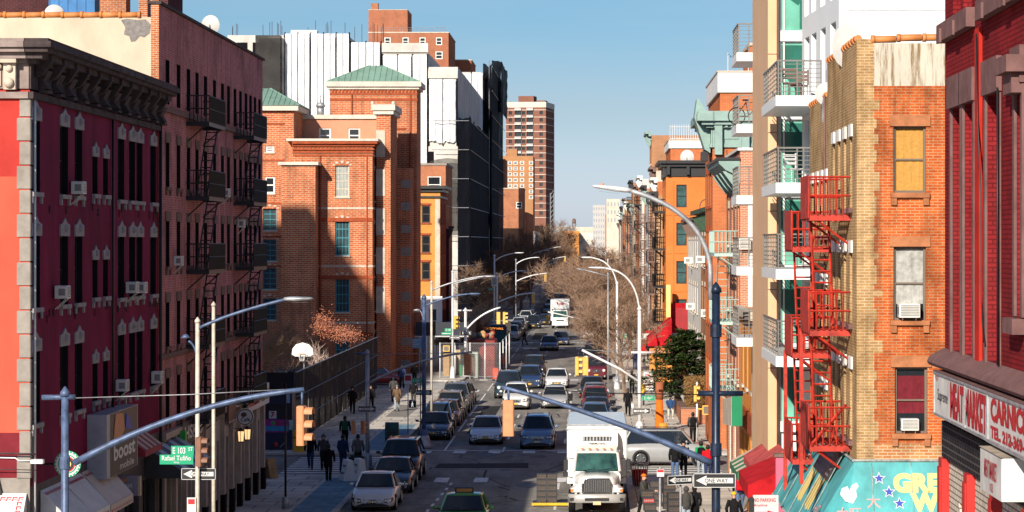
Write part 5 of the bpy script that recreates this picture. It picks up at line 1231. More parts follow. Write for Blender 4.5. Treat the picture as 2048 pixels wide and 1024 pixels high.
# ============================================================ trees
BARK=mat('bare_bark',(.26,.185,.14),.95,var=.4,scale=6)
TWIG=mat('grey_brown_twigs',(.30,.195,.135),.9,var=.35,scale=2); TWIGD=mat('dark_brown_twigs',(.25,.16,.11),.9,var=.35,scale=2)
LEAFO=mat('dry_pink_leaves',(.50,.20,.12),.8,var=.3,scale=5)
def tree_data(seed,h,spread,depth,twigs,tw,trunk_r=.16,clear=.28,lean=0.0,up=.35):
 r=random.Random(seed); t,c=MB(),MB(); tips=[]
 def grow(p,d,L,rad,lv,mb):
  n=3; pts=[Vector(p)]; dd=Vector(d)
  for k in range(n):
   dd=(dd+Vector((r.uniform(-.2,.2),r.uniform(-.2,.2),r.uniform(-.08,.2)))).normalized(); pts.append(pts[-1]+dd*L/n)
  mb.tube(pts,[rad*(1-.2*k)for k in range(n+1)],BARK if lv<=1 else tw,5 if lv<=1 else 3,False,False)
  if lv>=depth:
   tips.append((pts[-1],dd,L)); tips.append((pts[-2],dd,L)); return
  for k in range(r.choice([3,3,4])if lv else 5):
   q=pts[-1]if k<2 else pts[r.choice([1,2])]
   side=Vector((r.gauss(0,1),r.gauss(0,1),r.gauss(0,.35))); side=(side-dd*side.dot(dd)).normalized()
   nd=(dd*r.uniform(.45,.9)+side*r.uniform(.55,1.0)*spread+Vector((0,0,up))).normalized()
   grow(q,nd,L*r.uniform(.62,.82),max(.008,rad*.56),lv+1,c if lv>=1 else mb)
 grow((0,0,0),(lean,0,1),h*clear,trunk_r,0,t)
 for i in range(twigs):
  p,d,L=tips[i%len(tips)]
  a=(d+Vector((r.gauss(0,.7),r.gauss(0,.7),r.gauss(.15,.5)))).normalized(); ln=L*r.uniform(.6,1.5); b=Vector(p)-d*L*r.random()*.6
  wv=a.orthogonal().normalized()*.011; wv.rotate(Matrix.Rotation(r.random()*6.28,3,a)); m_=b+a*ln*.5+Vector((r.uniform(-.08,.08),r.uniform(-.08,.08),.04)); e=b+a*ln
  c.poly([b-wv,b+wv,m_+wv*.8,m_-wv*.8],tw); c.poly([m_-wv*.8,m_+wv*.8,e],tw)
 return t.data('trunk'),c.data('crown')
TA=[tree_data(s,9.5,1.2,5,5000,TWIG,up=.42)for s in(1,2,3)]
TL=tree_data(5,9.0,1.3,5,5000,TWIG,lean=-.55,up=.16)
TD=[tree_data(s,11,1.1,5,6000,TWIGD,.2,up=.4)for s in(11,12)]
TS=[tree_data(s,7.5,1.15,4,7000,TWIG,.1,.2)for s in(21,)]
def tree(name,label,data,x,y,s=1,rz=None,group=None,z=.14,sx=1,tilt=0):
 o=thing(name,label,'tree',(x,y,z),rnd.random()*6.28 if rz is None else rz,group); o.scale=(s*sx,s*sx,s)
 inst('trunk',data[0],o); inst('crown',data[1],o); return o
RT='bare street trees along the right pavement'
spots=[(2.15,187,1.0,'tall bare tree rising behind the parked cars nearest the white mast pole'),(2.0,220,.95,'bare tree beside the maroon parked car on the right kerb'),(2.1,243,1.0,'bare tree behind the black parked car on the right'),(2.2,262,.9,'bare tree just before the second crossing on the right pavement'),(1.7,294,1.2,'bare twiggy tree just past the second crossing on the right'),(1.5,312,1.25,'bare tree leaning over the white parked car'),(1.2,330,1.35,'bare pinkish tree right of the white box truck'),(1.0,352,1.4,'bare tree just behind the white box truck on the right'),(1.0,378,1.45,'bare tree in the block past the box truck, nearest one'),(1.0,402,1.4,'bare tree in the block past the box truck, middle one'),(1.0,425,1.4,'bare tree in the block past the box truck, farthest one'),(1.6,460,1.15,'faint bare tree far along the right side, nearest of the last three'),(1.6,500,1.15,'faint bare tree far along the right side, between the last two'),(1.6,550,1.2,'faintest bare tree at the far end of the right row'),(4.0,300,.9,'bare tree close against the tenement fronts past the second crossing')]
for i,(x,y,s,l)in enumerate(spots):tree('bare_tree',l,TL if y in(330,352,378,402)else TA[i%3],x,y,s,0 if y in(330,352,378,402)else None,group=RT,sx=1.3 if y>290 else 1.1)
LT='big dark bare trees on the left beyond the construction'
for i,(x,y,s,l)in enumerate([(-12.6,300,.95,'bare tree behind the city bus on the left pavement'),(-12.4,400,1.25,'dark bare tree beside the last of the construction netting'),(-12.2,430,1.35,'dark bare tree under the tan block, left of the lamp arms'),(-11.5,470,1.4,'dark bare tree below the low orange house'),(-13,520,1.5,'broad dark bare tree below the tall brown tower'),(-11,580,1.6,'dark bare tree right of the tall tower\'s foot'),(-12,660,1.8,'brown bare tree whose crown ends under the open sky'),(-10,760,1.8,'hazy brown bare tree left of the orange far building'),(-19,560,1.7,'dark bare tree behind the low orange house roof')]):
 tree('bare_tree',l,TD[i%2],x,y,s,group=LT,sx=1.2)
tree('bare_tree','bare pinkish tree rising behind the fenced building site',TS[0],XP(935,238),238,1.0); tree('bare_tree','low spreading bare tree left of the site\'s tall white pole',TS[0],XP(905,246),246,.85)
tree('bare_tree','dark leafless tree in the shaded playground left of the basketball hoop',TD[1],XP(566,182),182,.62,z=0); tree('bare_tree','thin dark tree against the school\'s left wing',TD[0],XP(600,192),192,.55,z=0)
# young tree with dry leaves behind the fence
t_,c_=tree_data(31,6.0,.9,3,500,mat('pale_twigs',(.55,.42,.36),.9),.08,.25)
lt=thing('leafy_tree','small pale tree with dry pinkish leaves above the dark fence','tree',(XP(655,184),184,0)); inst('trunk',t_,lt); inst('crown',c_,lt)
g=MB(); r=random.Random(5)
for i in range(2200):
 cx,cz,sx_,sz_=((-.3,5.4,.7,.8),(.6,4.9,1.2,.55),(1.6,4.6,.8,.45))[i%3]
 p=Vector((cx+r.gauss(0,.55)*sx_,r.gauss(0,.6),cz+r.gauss(0,.5)*sz_)); a=Vector((r.gauss(0,1),r.gauss(0,1),r.gauss(0,1))).normalized()*.055; b=a.orthogonal().normalized()*.04
 g.poly([p-a,p-b,p+a,p+b],LEAFO)
g.build('leaves',lt); lt.scale=(.95,.95,1.0)
# evergreen on the corner plot
EVG=mat('evergreen_needles',(.022,.05,.014),.8,var=.6,scale=1.5); EVG2=mat('evergreen_pale_needles',(.07,.10,.028),.8,var=.5,scale=2)  # second tone is paler needles, mixed in at random
ev=thing('evergreen_tree','dark spreading evergreen tree on the brick planter at the right corner','tree',(XP(1372,166),166,.14)); g=MB(); g.tube([(0,0,0),(.1,0,2.5),(0,0,6.2)],[.16,.12,.03],BARK,7); g.build('trunk',ev)
g=MB(); r=random.Random(9)
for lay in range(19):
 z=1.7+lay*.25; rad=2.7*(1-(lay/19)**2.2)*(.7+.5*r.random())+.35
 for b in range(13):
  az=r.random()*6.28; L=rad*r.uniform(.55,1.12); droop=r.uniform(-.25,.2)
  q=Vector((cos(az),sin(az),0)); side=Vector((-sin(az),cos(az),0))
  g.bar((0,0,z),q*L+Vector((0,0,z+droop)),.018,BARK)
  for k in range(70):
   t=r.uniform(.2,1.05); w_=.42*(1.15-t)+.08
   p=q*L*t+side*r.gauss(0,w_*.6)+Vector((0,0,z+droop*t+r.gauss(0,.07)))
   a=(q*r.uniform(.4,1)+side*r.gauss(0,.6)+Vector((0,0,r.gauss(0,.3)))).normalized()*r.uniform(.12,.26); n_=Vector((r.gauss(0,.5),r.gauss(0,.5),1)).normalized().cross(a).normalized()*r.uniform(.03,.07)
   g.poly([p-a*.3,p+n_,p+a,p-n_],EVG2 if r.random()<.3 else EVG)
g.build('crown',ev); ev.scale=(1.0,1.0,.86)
o=thing('brick_planter','low brick planter wall with dry hedge at the right corner','planter',(5.9,158,.14)); PLB=brick('planter_brick',(.46,.15,.07),(.38,.12,.06),(.4,.3,.22),bw=.22,rh=.08)
og=tuple(o.location); g=MB(); xa,xb=XP(1362,158),6.95; g.box(xa,158,.14,xb,158.3,1.1,PLB); g.box(xa,158.301,.14,xa+.3,172,1.1,PLB); g.build('wall',o,og); g=MB(); g.box(xa-.04,157.96,1.101,xb,158.34,1.2,STONE); g.box(xa-.04,158.341,1.101,xa+.34,172,1.2,STONE); g.build('coping',o,og)
HED=mat('dry_hedge',(.30,.17,.07),.95,var=.5,scale=5)
o=thing('hedge','dry brown hedge growing behind the low brick planter wall','hedge',(5.9,161,.5)); og=tuple(o.location); g=MB()
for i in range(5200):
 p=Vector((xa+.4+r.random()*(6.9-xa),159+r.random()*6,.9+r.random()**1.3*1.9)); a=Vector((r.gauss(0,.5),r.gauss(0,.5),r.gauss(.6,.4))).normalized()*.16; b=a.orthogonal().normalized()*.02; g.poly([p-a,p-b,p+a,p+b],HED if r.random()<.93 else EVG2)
g.build('foliage',o,og)
# ============================================================ fence, playground, hoop
FEN=netting('dark_fence_screen',(.035,.03,.03),.985)
o=thing('screen_fence','tall dark screened fence along the playground and pavement','fence',(-16.5,143,0)); og=(-16.5,143,0)
for k,(y0,y1)in enumerate([(143+i*3.375,146.33+i*3.375)for i in range(16)]):
 g=MB(); n=6; rows=[[(-16.5+(.03 if j%2 else-.02)+rnd.uniform(-.02,.02),y0+(y1-y0)*j/n,z)for j in range(n+1)]for z in(.15,1.4,2.7,4.05)]
 g.loft(rows,FEN,False,True,close=False); g.build('screen_panel',o,og)
for i in range(17):
 g=MB(); y=143+i*3.375; g.tube([(-16.58,y,0),(-16.58,y,4.15)],.045,BLACKM,6); g.build('post',o,og)
for z in(1.35,2.7,4.06):
 g=MB(); g.bar((-16.44,143,z),(-16.44,197,z),.03,GREYM if z>4 else BLACKM); g.build('rail',o,og)
for k in range(10):
 x1=-16.6-k*3; g=MB(); g.poly([(x1,143,.1),(x1-2.96,143,.1),(x1-2.96,143,4.05),(x1,143,4.05)],FEN); g.build('screen_panel',o,og)
o=thing('basketball_hoop','white fan-shaped basketball backboard with a red rim in the playground','hoop',(XP(605,160),160,0)); g=MB()
zc=ZP(709,160); pts=[(-.66,0),(-.62,.35),(-.4,.62),(0,.74),(.4,.62),(.62,.35),(.66,0),(.45,-.12),(-.45,-.12)]
g.prism([(x,0,zc+z)for x,z in pts],(0,.05,0),WHITEP); g.build('backboard',o); g=MB(); g.tube([(.23*cos(a*pi/8),-.3+.23*sin(a*pi/8),zc+.05)for a in range(17)],.02,ORANGES,5); g.build('rim',o)
g=MB(); g.tube([(0,1.0,0),(0,1.0,zc-.2),(0,.06,zc+.2)],.07,GREYM,7); g.build('pole',o)
g=MB()
for k in range(8):a=k*pi/4; g.bar((.22*cos(a),-.3+.22*sin(a),zc+.04),(.12*cos(a+.4),-.3+.12*sin(a+.4),zc-.4),.012,WHITEP)
g.build('net',o)
# dark store truck with advert panels on the side street
o=thing('store_panel','dark blue store hoarding with a white number 7 and bright drink advert','hoarding',(-17.5,138.6,0)); og=tuple(o.location); YB=138.6
NVY=mat('dark_navy_panel',(.012,.022,.06),.5,var=.3); g=MB(); g.box(-22,YB,.14,XP(584,YB),YB+1.6,ZP(782,YB),NVY); g.build('body',o,og)
def flat(px0,py0,px1,py1,y,m,nm):
 g=MB(); g.poly([(XP(px0,y),y,ZP(py1,y)),(XP(px1,y),y,ZP(py1,y)),(XP(px1,y),y,ZP(py0,y)),(XP(px0,y),y,ZP(py0,y))],m); return g.build(nm,o,og)
flat(500,808,584,838,YB-.02,BLACKP,'header'); flat(500,839,577,852,YB-.02,mat('magenta_advert',(.36,.03,.30),.5,var=.5,scale=6),'advert'); flat(500,852.2,577,862,YB-.021,mat('sky_blue_advert',(.03,.30,.55),.5,var=.3,scale=8),'advert'); flat(500,862.2,577,865,YB-.02,_m['magenta_advert'],'advert')
flat(572,788,580,806,YB-.02,mat('pale_blue_poster',(.3,.45,.62),.5,var=.4,scale=5),'poster'); flat(578,840,586,860,YB-.022,mat('mint_poster',(.35,.62,.55),.5,var=.4,scale=5),'poster')
flat(538,822,553,837,YB-.03,WHITES,'logo_panel')
label_text('lettering','7',(XP(545.5,YB),YB-.035,ZP(829,YB)),(1,0,0),(0,0,1),.30,REDTX,o,og,.22,.03); label_text('lettering','ELEVEN',(XP(545.5,YB),YB-.04,ZP(830.5,YB)),(1,0,0),(0,0,1),.05,DARKGREEN,o,og,.25)
for px,c,r_ in((546,'green_fruit',(.05,.3,.08)),(557,'red_fruit',(.4,.02,.05))):g=MB(); g.cyl((XP(px,YB),YB-.024,ZP(846,YB)),.12,-.004,mat(c,r_,.5),14,axis='y'); g.build('advert_fruit',o,og)
g=MB(); g.ball((XP(552,YB),YB-.05,ZP(889,YB)),.13,mat('red_reflector',(.45,.03,.02),.3),10,6,1,.4,1.1); g.build('red_lamp',o,og)
g=MB(); g.hexa([(XP(559,YB),YB-.04,ZP(894,YB)),(XP(561,YB),YB-.04,ZP(895,YB)),(XP(561,YB),YB-.03,ZP(895,YB)),(XP(559,YB),YB-.03,ZP(894,YB)),(XP(572,YB),YB-.04,ZP(881,YB)),(XP(574,YB),YB-.04,ZP(882,YB)),(XP(574,YB),YB-.03,ZP(882,YB)),(XP(572,YB),YB-.03,ZP(881,YB))],SILLG); g.build('stripe',o,og)
o=thing('bollard','squat yellow concrete bollard under the left hanging traffic signal','bollard',(XP(588,134.8),137.4,.14)); g=MB(); YEL=mat('yellow_bollard_paint',(.70,.42,.02),.6,var=.25,scale=4); g.rbox(-.33,-.2,0,.33,.2,1.15,YEL,.05); g.build('post',o); g=MB(); g.box(-.34,-.21,.75,.34,.21,.8,BLACKP); g.build('band',o)
# blue site banner on the shaded shed
o=thing('banner','pale blue notice banner hanging on the dark shed past the fence','banner',(XP(820,221),221.6,3.2)); g=MB(); w_,z0,z1=1.8,ZP(697,221)-3.2,ZP(677,221)-3.2; g.box(-w_/2,0,z0,w_/2,.04,z1,mat('banner_blue',(.16,.38,.62),.6,var=.12)); g.build('sheet',o)
for k in range(3):label_text('lettering',['BUILDING','RENOVATION','PROJECT'][k],(0,-.01,z1-.2-k*.24),(1,0,0),(0,0,1),.13,WHITES,o,(0,0,0),1.3)if k<0 else None
g=MB()
for k in range(4):g.box(-.7,-.006,z1-.2-k*.17,.7-.2*(k%2),-.001,z1-.15-k*.17,WHITES)
g.build('text_line',o)
# ============================================================ poles, lamps, signals, signs
def sig_data(m):
 g=MB(); g.rbox(-.17,-.1,-.55,.17,.12,.55,m,.03); body=g.data('traffic_signal'); v=MB()
 for z in(0,):
  rings=[[(.15*cos(pi*(-.08+1.16*i/8)),y,z+.15*sin(pi*(-.08+1.16*i/8)))for i in range(9)]for y in(-.1,-.33)]; v.loft(rings,m,False,True,close=False)
 vis=v.data('visor'); ls=[]
 for z,c in((.36,(.12,.01,.01)),(0,(.14,.07,.0)),(-.36,(.0,.10,.05))):l=MB(); l.cyl((0,-.104,0),.12,-.008,mat('lens_%d'%(z*100+50),c,.2),14,axis='y'); ls.append((z,l.data('lens')))
 return body,vis,ls
SIG={}
def signal(p,rz,label,m,sc_=1.0):
 if m not in SIG:SIG[m]=sig_data(m)
 d=SIG[m]; o=inst('traffic_signal',d[0],None,p,rz); o.scale=(sc_,)*3;
 for z,l in d[2]:inst('visor',d[1],o,(0,0,z)); inst('lens',l,o,(0,0,z))
 return tag(o,label,'traffic signal','traffic signals on poles and mast arms')
def one_way(p,rz,label,w_=.91,left=True,parent=None):
 o=thing('one_way_sign',label,'sign',p,rz,'black and white arrow signs'); h_=w_/3
 g=MB(); g.box(-w_/2,-.01,-h_/2,w_/2,.01,h_/2,BLACKP); g.build('plate',o)
 s=-1 if left else 1; g=MB(); e=w_/2*.88
 g.poly([(s*e,-.014,0),(s*(e-h_*.75),-.014,h_*.36),(s*(e-h_*.75),-.014,h_*.19),(-s*e,-.014,h_*.19),(-s*e,-.014,-h_*.19),(s*(e-h_*.75),-.014,-h_*.19),(s*(e-h_*.75),-.014,-h_*.36)],WHITES); g.build('arrow',o)
 g=MB(); t_=.012
 for a,b,c,d in((-w_/2,h_/2-t_,w_/2,h_/2),(-w_/2,-h_/2,w_/2,-h_/2+t_),(-w_/2,-h_/2,-w_/2+t_,h_/2),(w_/2-t_,-h_/2,w_/2,h_/2)):g.box(a,-.0125,b,c,-.0101,d,WHITES)
 g.build('border',o)
 label_text('lettering','ONE WAY',(-s*w_*.04,-.018,0),(1,0,0),(0,0,1),h_*.3,BLACKP,o,(0,0,0),w_*.55,.01); return o
def street_sign(p,lines,w_,h_,label,rz=0):
 o=thing('street_sign',label,'sign',p,rz,'green street name signs'); g=MB(); g.box(-w_/2,-.01,-h_/2,w_/2,.01,h_/2,GREENS); g.build('plate',o)
 for s_,sz,wd,dx,dz in lines:label_text('lettering',s_,(dx,-.015,dz),(1,0,0),(0,0,1),sz,WHITES,o,(0,0,0),wd,.012)
 return o
def pole(name,label,px,Y,ytop,rad,m,base=True,n=8,zb=.14):
 o=thing(name,label,'pole',(XP(px,Y),Y,zb),0,'street light and signal poles'); zt_=ZP(ytop,Y)-zb
 g=MB(); g.tube([(0,0,0),(0,0,zt_)],[rad,rad*.85],m,n); g.build('post',o)
 if base:g=MB(); g.tube([(0,0,0),(0,0,.12),(0,0,.8),(0,0,.95)],[rad*2.6,rad*2.4,rad*1.9,rad*1.1],m,n); g.build('base',o)
 g=MB(); g.tube([(0,0,zt_),(0,0,zt_+rad*.9),(0,0,zt_+rad*2.2)],[rad*1.25,rad*1.1,rad*.15],m,n); g.build('finial',o); return o
def arm(o,pts,rad,m,name='arm',n=7):
 b=Vector(o.location); g=MB(); g.tube([Vector(p)-b for p in pts],rad,m,n); return g.build(name,o)
def curve3(p,q,r,n=12):return[Vector(p)*(1-t)**2+Vector(q)*2*t*(1-t)+Vector(r)*t*t for t in[i/n for i in range(n+1)]]
def pt(px,py,Y):return Vector((XP(px,Y),Y,ZP(py,Y)))
def lamp_head(o,p,d,m,L=.8):
 b=Vector(o.location); p=Vector(p)-b; d=Vector(d).normalized(); s_=d.cross(Vector((0,0,1))).normalized(); u=s_.cross(d)
 g=MB(); rings=[]
 for t,w_,h_ in((0,.06,.045),(.15,.09,.06),(.4,.13,.065),(.9,.12,.04),(1,.07,.02)):rings.append([p+d*L*t+s_*(w_*cos(a*pi/4))+u*(h_*sin(a*pi/4))for a in range(8)])
 g.loft(rings,m,True,True); h=g.build('lamp_head',o); g=MB(); c=p+d*L*.55-u*.1; g.poly([c-d*.22-s_*.1,c+d*.22-s_*.1,c+d*.22+s_*.1,c-d*.22+s_*.1],WHITES); g.build('lens',h)
 # near left mast arm
Y=62.0; o=pole('signal_pole','blue-grey signal pole with a long mast arm in front of the left shop awnings',130,Y,792,.105,BLUEM);
arm(o,[pt(84,795,Y),pt(150,794,Y)],.065,BLUEM,'crossbar'); a_=arm(o,curve3(pt(148,926,Y),pt(380,800,Y),pt(608,779,Y)),[.085-.002*k for k in range(13)],BLUEM,'mast_arm')
g=MB(); b=Vector(o.location); g.tube([pt(150,796,Y)-b,pt(380,789,Y)-b,pt(608,777,Y)-b],.012,GREYM,4); g.build('guy_wire',o)
g=MB(); q=pt(130,926,Y)-b; g.cyl((0,0,q.z-.14),.12,.3,BLUEM,12,smooth=False); g.build('clamp',o)
signal(pt(604,851,Y),R(78),'faded orange traffic signal hanging from the left mast arm',ORANGES,.86)
g=MB(); g.tube([pt(604,782,Y)-b,pt(604,812,Y)-b],.03,BLUEM,6); g.build('hanger',o)
# near right mast arm
Y=57.0; o=pole('signal_pole','thick navy signal pole in front of the one way signs on the right',1432,Y,585,.105,NAVYM); b=Vector(o.location)
arm(o,[pt(1396,787,Y),pt(1486,787,Y)],.06,NAVYM,'crossbar'); arm(o,curve3(pt(1422,926,Y),pt(1230,835,Y),pt(1004,774,Y)),[.078-.003*k for k in range(13)],BLUEM,'mast_arm')
g=MB(); g.tube([pt(1400,789,Y)-b,pt(1200,786,Y)-b,pt(1004,772,Y)-b],.012,BLACKM,4); g.build('guy_wire',o)
pts=[pt(1421,600,Y),pt(1421,545,Y)]+curve3(pt(1420,530,Y),pt(1405,420,Y),pt(1256,380,Y),12); arm(o,pts,.055,GREYM,'lamp_arm'); lamp_head(o,pt(1262,381,Y),(-1,0,.12),WHITEM,.85)
g=MB(); g.cyl(tuple(pt(1204,375,Y)-b),.04,.09,ORANGES,8); g.build('photocell',o)
for py in(662,900):g=MB(); g.cyl(tuple(pt(1432,py+12,Y)-b),.125,.28,NAVYM,12,smooth=False); g.build('clamp',o)
signal(pt(1017,836,Y),R(178),'orange-backed traffic signal hanging from the right mast arm over the road',ORANGES,.72)
g=MB(); g.tube([pt(1017,778,Y)-b,pt(1017,800,Y)-b],.03,BLUEM,6); g.build('hanger',o)
one_way(pt(1429,961,Y-.2),R(0),'large one way sign pointing left behind the thick navy pole',.92); o2=one_way(pt(1360,960,Y+.8),R(24),'smaller angled one way sign left of the thick navy pole',.62)
o=pole('sign_post','slim grey post carrying the smaller angled one way sign',1361,Y+.9,945,.03,GREYM,False); o=pole('sign_post','thin silver post with a small red and white notice by the stacked crates',1320,72,938,.035,GREYM,False)
q=thing('notice_sign','small white notice with a red logo on the thin silver post','sign',tuple(pt(1321,946,71.9))); g=MB(); g.box(-.1,-.01,-.1,.1,.01,.1,WHITES); g.build('plate',q); g=MB(); g.box(-.09,-.014,.02,.09,-.0101,.09,REDTX); g.build('print',q)
# left street-name pole
Y=70.0; o=pole('lamp_pole','cream street light pole carrying the street name signs on the left',395,Y,645,.068,CREAMM); b=Vector(o.location)
arm(o,curve3(pt(396,657,Y),pt(460,625,Y),pt(575,598,Y)),.045,BLUEM,'lamp_arm'); lamp_head(o,pt(568,598,Y),(1,0,.02),GREYM,.78)
arm(o,curve3(pt(396,735,Y),pt(394,690,Y),pt(377,682,Y)),.03,BLUEM,'lamp_arm'); g=MB(); q=pt(371,676,Y)-b; g.cyl(tuple(q),.14,.1,BLUEM,10,.05); g.build('lamp_head',o)
street_sign(pt(365,901,Y-.1),[('E 103',.17,.34,-.09,0),('ST',.1,.12,.22,.04)],.61,.25,'green street name sign reading E 103 St on the cream pole')
street_sign(pt(353,919,Y-.12),[('Rafael Tufiño',.13,.78,0,.04),('Way',.06,.15,0,-.08)],.90,.26,'longer green sign reading Rafael Tufiño Way below the E 103 sign')
one_way(pt(397,948,Y+.1),0,'one way sign pointing left on the cream pole under the street names',.92)
signal(pt(400,903,Y-.1),R(78),'brown traffic signal fixed to the cream street light pole',mat('brown_signal_paint',(.22,.10,.06),.55,var=.3,scale=5),.72)
q=thing('bus_notice','small white parking notice low on the cream street light pole','sign',tuple(pt(383,1010,Y-.1))); g=MB(); g.box(-.12,-.01,-.25,.12,.01,.2,WHITES); g.build('plate',q); g=MB(); g.box(-.09,-.014,.02,.09,-.0101,.16,REDTX); g.build('print',q)
o=pole('plain_pole','plain pale pole just right of the cream street light pole',427,75,612,.06,CREAMM)
o=pole('sign_post','thin dark post in a pale sleeve on the near left pavement',571,108,770,.05,BLACKM,False); g=MB(); g.cyl((0,0,0),.15,.5,GREYM,10); g.build('sleeve',o)
# second crossing, left near corner
Y=125.0; o=pole('signal_pole','weathered grey signal pole behind the white barriers on the left',735,Y,708,.105,GREYM); b=Vector(o.location)
arm(o,[pt(712,707,Y),pt(740,707,Y)],.06,BLUEM,'crossbar'); arm(o,curve3(pt(736,767,Y),pt(830,715,Y),pt(944,704,Y)),.055,GREYM,'mast_arm'); g=MB(); g.tube([pt(740,709,Y)-b,pt(944,705,Y)-b],.014,GREYM,4); g.build('guy_wire',o)
signal(pt(935,729,Y),R(175),'orange-backed signal at the tip of the second mast arm',ORANGES,.95)
for px,s_ in((707,'left'),(726,'right')):signal(pt(px,855,Y-.3),R(182 if px<720 else 150),'orange signal back on the grey pole, '+('the broader outer one' if px<720 else 'the one against the pole'),ORANGES,.6)
one_way(pt(734,818,Y-.3),0,'one way sign pointing right on the weathered grey pole',.86,False)
# far-left corner of that crossing
Y=141.0; o=pole('lamp_pole','blue-grey street light pole with a big base at the pavement corner',848,Y,598,.12,BLUEM); b=Vector(o.location); g=MB(); g.tube([(0,0,-.14),(0,0,.1),(0,0,.5),(0,0,.75)],[.42,.4,.3,.16],GREYM,8); g.build('pedestal',o)
arm(o,curve3(pt(849,612,Y),pt(900,590,Y),pt(940,588,Y)),.05,BLUEM,'lamp_arm'); lamp_head(o,pt(936,588,Y),(1,0,.03),BLUEM,.7)
arm(o,curve3(pt(848,660,Y),pt(846,622,Y),pt(838,620,Y)),.03,GREYM,'lamp_arm'); lamp_head(o,pt(840,620,Y),(-1,0,0),GREYM,.35)
Y=152.0; o=pole('plain_pole','tall thin pale pole with a lamp arm behind the corner light pole',863,Y,566,.075,CREAMM); arm(o,curve3(pt(864,580,Y),pt(920,556,Y),pt(975,552,Y)),.05,GREYM,'lamp_arm'); lamp_head(o,pt(968,553,Y),(1,0,.03),GREYM,.7)
Y=143.5; o=pole('sign_post','rusty thin post carrying the E 104 sign and walk signal on the left',841,Y,756,.035,mat('rusty_post',(.30,.20,.11),.7,var=.4),False)
street_sign(pt(834,761,Y-.1),[('E 104',.16,.34,-.06,0),('ST',.09,.1,.2,.03)],.6,.25,'green E 104 street sign beside the corner light pole on the left'); one_way(pt(848,785,Y-.1),0,'one way sign pointing right below the left E 104 sign',.86,False)
q=thing('walk_signal','black pedestrian signal with a white walking figure on the rusty post','walk signal',tuple(pt(825,808,Y-.15))); g=MB(); g.rbox(-.2,-.1,-.2,.2,.1,.2,BLACKP,.02); g.build('housing',q)
g=MB(); W2=mat('white_lens',(.85,.85,.8),.4,emit=.6); c=-.105
g.cyl((.0,c,.11),.03,.004,W2,8,axis='y');
for a_,b_ in(((0,.07),(0,-.03)),((0,-.03),(-.06,-.14)),((0,-.03),(.05,-.14)),((0,.05),(-.06,-.02)),((0,.05),(.06,0))):g.bar((a_[0],c,a_[1]),(b_[0],c,b_[1]),.014,W2)
g.build('figure',q)
q=thing('notice_sign','red and white parking notice above the left E 104 sign','sign',tuple(pt(816,758,146))); g=MB(); g.box(-.22,-.01,-.27,.22,.01,.27,WHITES); g.build('plate',q); g=MB(); g.box(-.17,-.014,-.1,.17,-.0101,.2,REDTX); g.build('print',q); o=pole('sign_post','short thin post under the red and white parking notice',816,146.2,750,.03,GREYM,False)
# building site corner
Y=212.0; o=pole('plain_pole','white pole with the E 105 sign at the building site corner',905,Y,545,.09,WHITEM); b=Vector(o.location); arm(o,curve3(pt(906,568,Y),pt(930,560,Y),pt(978,552,Y)),.06,GREYM,'lamp_arm')
street_sign(pt(897,660,Y-.1),[('E 105',.17,.4,0,0)],.62,.27,'small green E 105 street sign at the building site'); q=street_sign(pt(893,667,Y-.12),[],.85,.2,'longer green sign under the E 105 sign'); g=MB(); g.box(-.34,-.016,-.03,.1,-.011,.03,WHITES); g.build('print',q); g=MB(); g.box(.14,-.016,-.03,.34,-.011,.03,WHITES); g.build('print',q); one_way(pt(909,675,Y-.1),0,'one way sign low on the building site\'s white pole',.8)
signal(pt(911,645,Y-.1),R(60),'yellow signal on the building site\'s white pole',YELLOWS,.95)
Y=214.0; o=pole('signal_pole','thick white mast pole with a crossbar in front of the bare site tree',931,Y,622,.13,WHITEM); arm(o,[pt(914,621,Y),pt(944,621,Y)],.07,WHITEM,'crossbar'); arm(o,curve3(pt(932,660,Y),pt(960,625,Y),pt(1001,615,Y)),.08,WHITEM,'mast_arm')
signal(pt(997,636,Y),R(178),'yellow-backed signal at the tip of the white mast arm',YELLOWS,.9); signal(pt(1009,636,Y),R(80),'second yellow signal side-on at the tip of the white mast arm',YELLOWS,.9); one_way(pt(931,666,Y-.2),0,'one way sign on the thick white mast pole',.9)
# right kerb
Y=147.0; o=pole('lamp_pole','white street light pole with a curved arm at the right corner',1279,Y,620,.12,WHITEM); b=Vector(o.location)
arm(o,curve3(pt(1279,622,Y),pt(1272,540,Y),pt(1205,536,Y),12),.055,WHITEM,'lamp_arm'); lamp_head(o,pt(1212,536,Y),(-1,0,.03),WHITEM,1.0)
arm(o,[pt(1262,705,Y),pt(1306,705,Y)],.07,WHITEM,'crossbar'); arm(o,[pt(1276,762,Y),pt(1240,738,Y),pt(1164,700,Y)],.07,WHITEM,'mast_arm'); g=MB(); g.tube([pt(1262,706,Y)-b,pt(1164,699,Y)-b],.012,GREYM,4); g.build('guy_wire',o)
signal(pt(1155,732,Y),R(80),'yellow traffic signal seen side-on under the right curved light',YELLOWS,.95); signal(pt(1171,732,Y),R(178),'yellow signal back paired beside the side-on one',YELLOWS,.95)
street_sign(pt(1297,796,Y-.2),[('E 104',.16,.34,-.06,0),('ST',.09,.1,.2,.03)],.7,.28,'green E 104 street sign on the white pole at the right corner'); one_way(pt(1283,822,Y-.2),0,'one way sign pointing right on the right corner\'s white pole',.98,False)
Y=196.0; o=pole('lamp_pole','white lamp pole with a curved arm behind the tall bare tree',1234,Y,568,.1,WHITEM); arm(o,curve3(pt(1234,570,Y),pt(1226,518,Y),pt(1178,515,Y),10),.055,WHITEM,'lamp_arm'); lamp_head(o,pt(1186,515,Y),(-1,0,.02),WHITEM,.9)
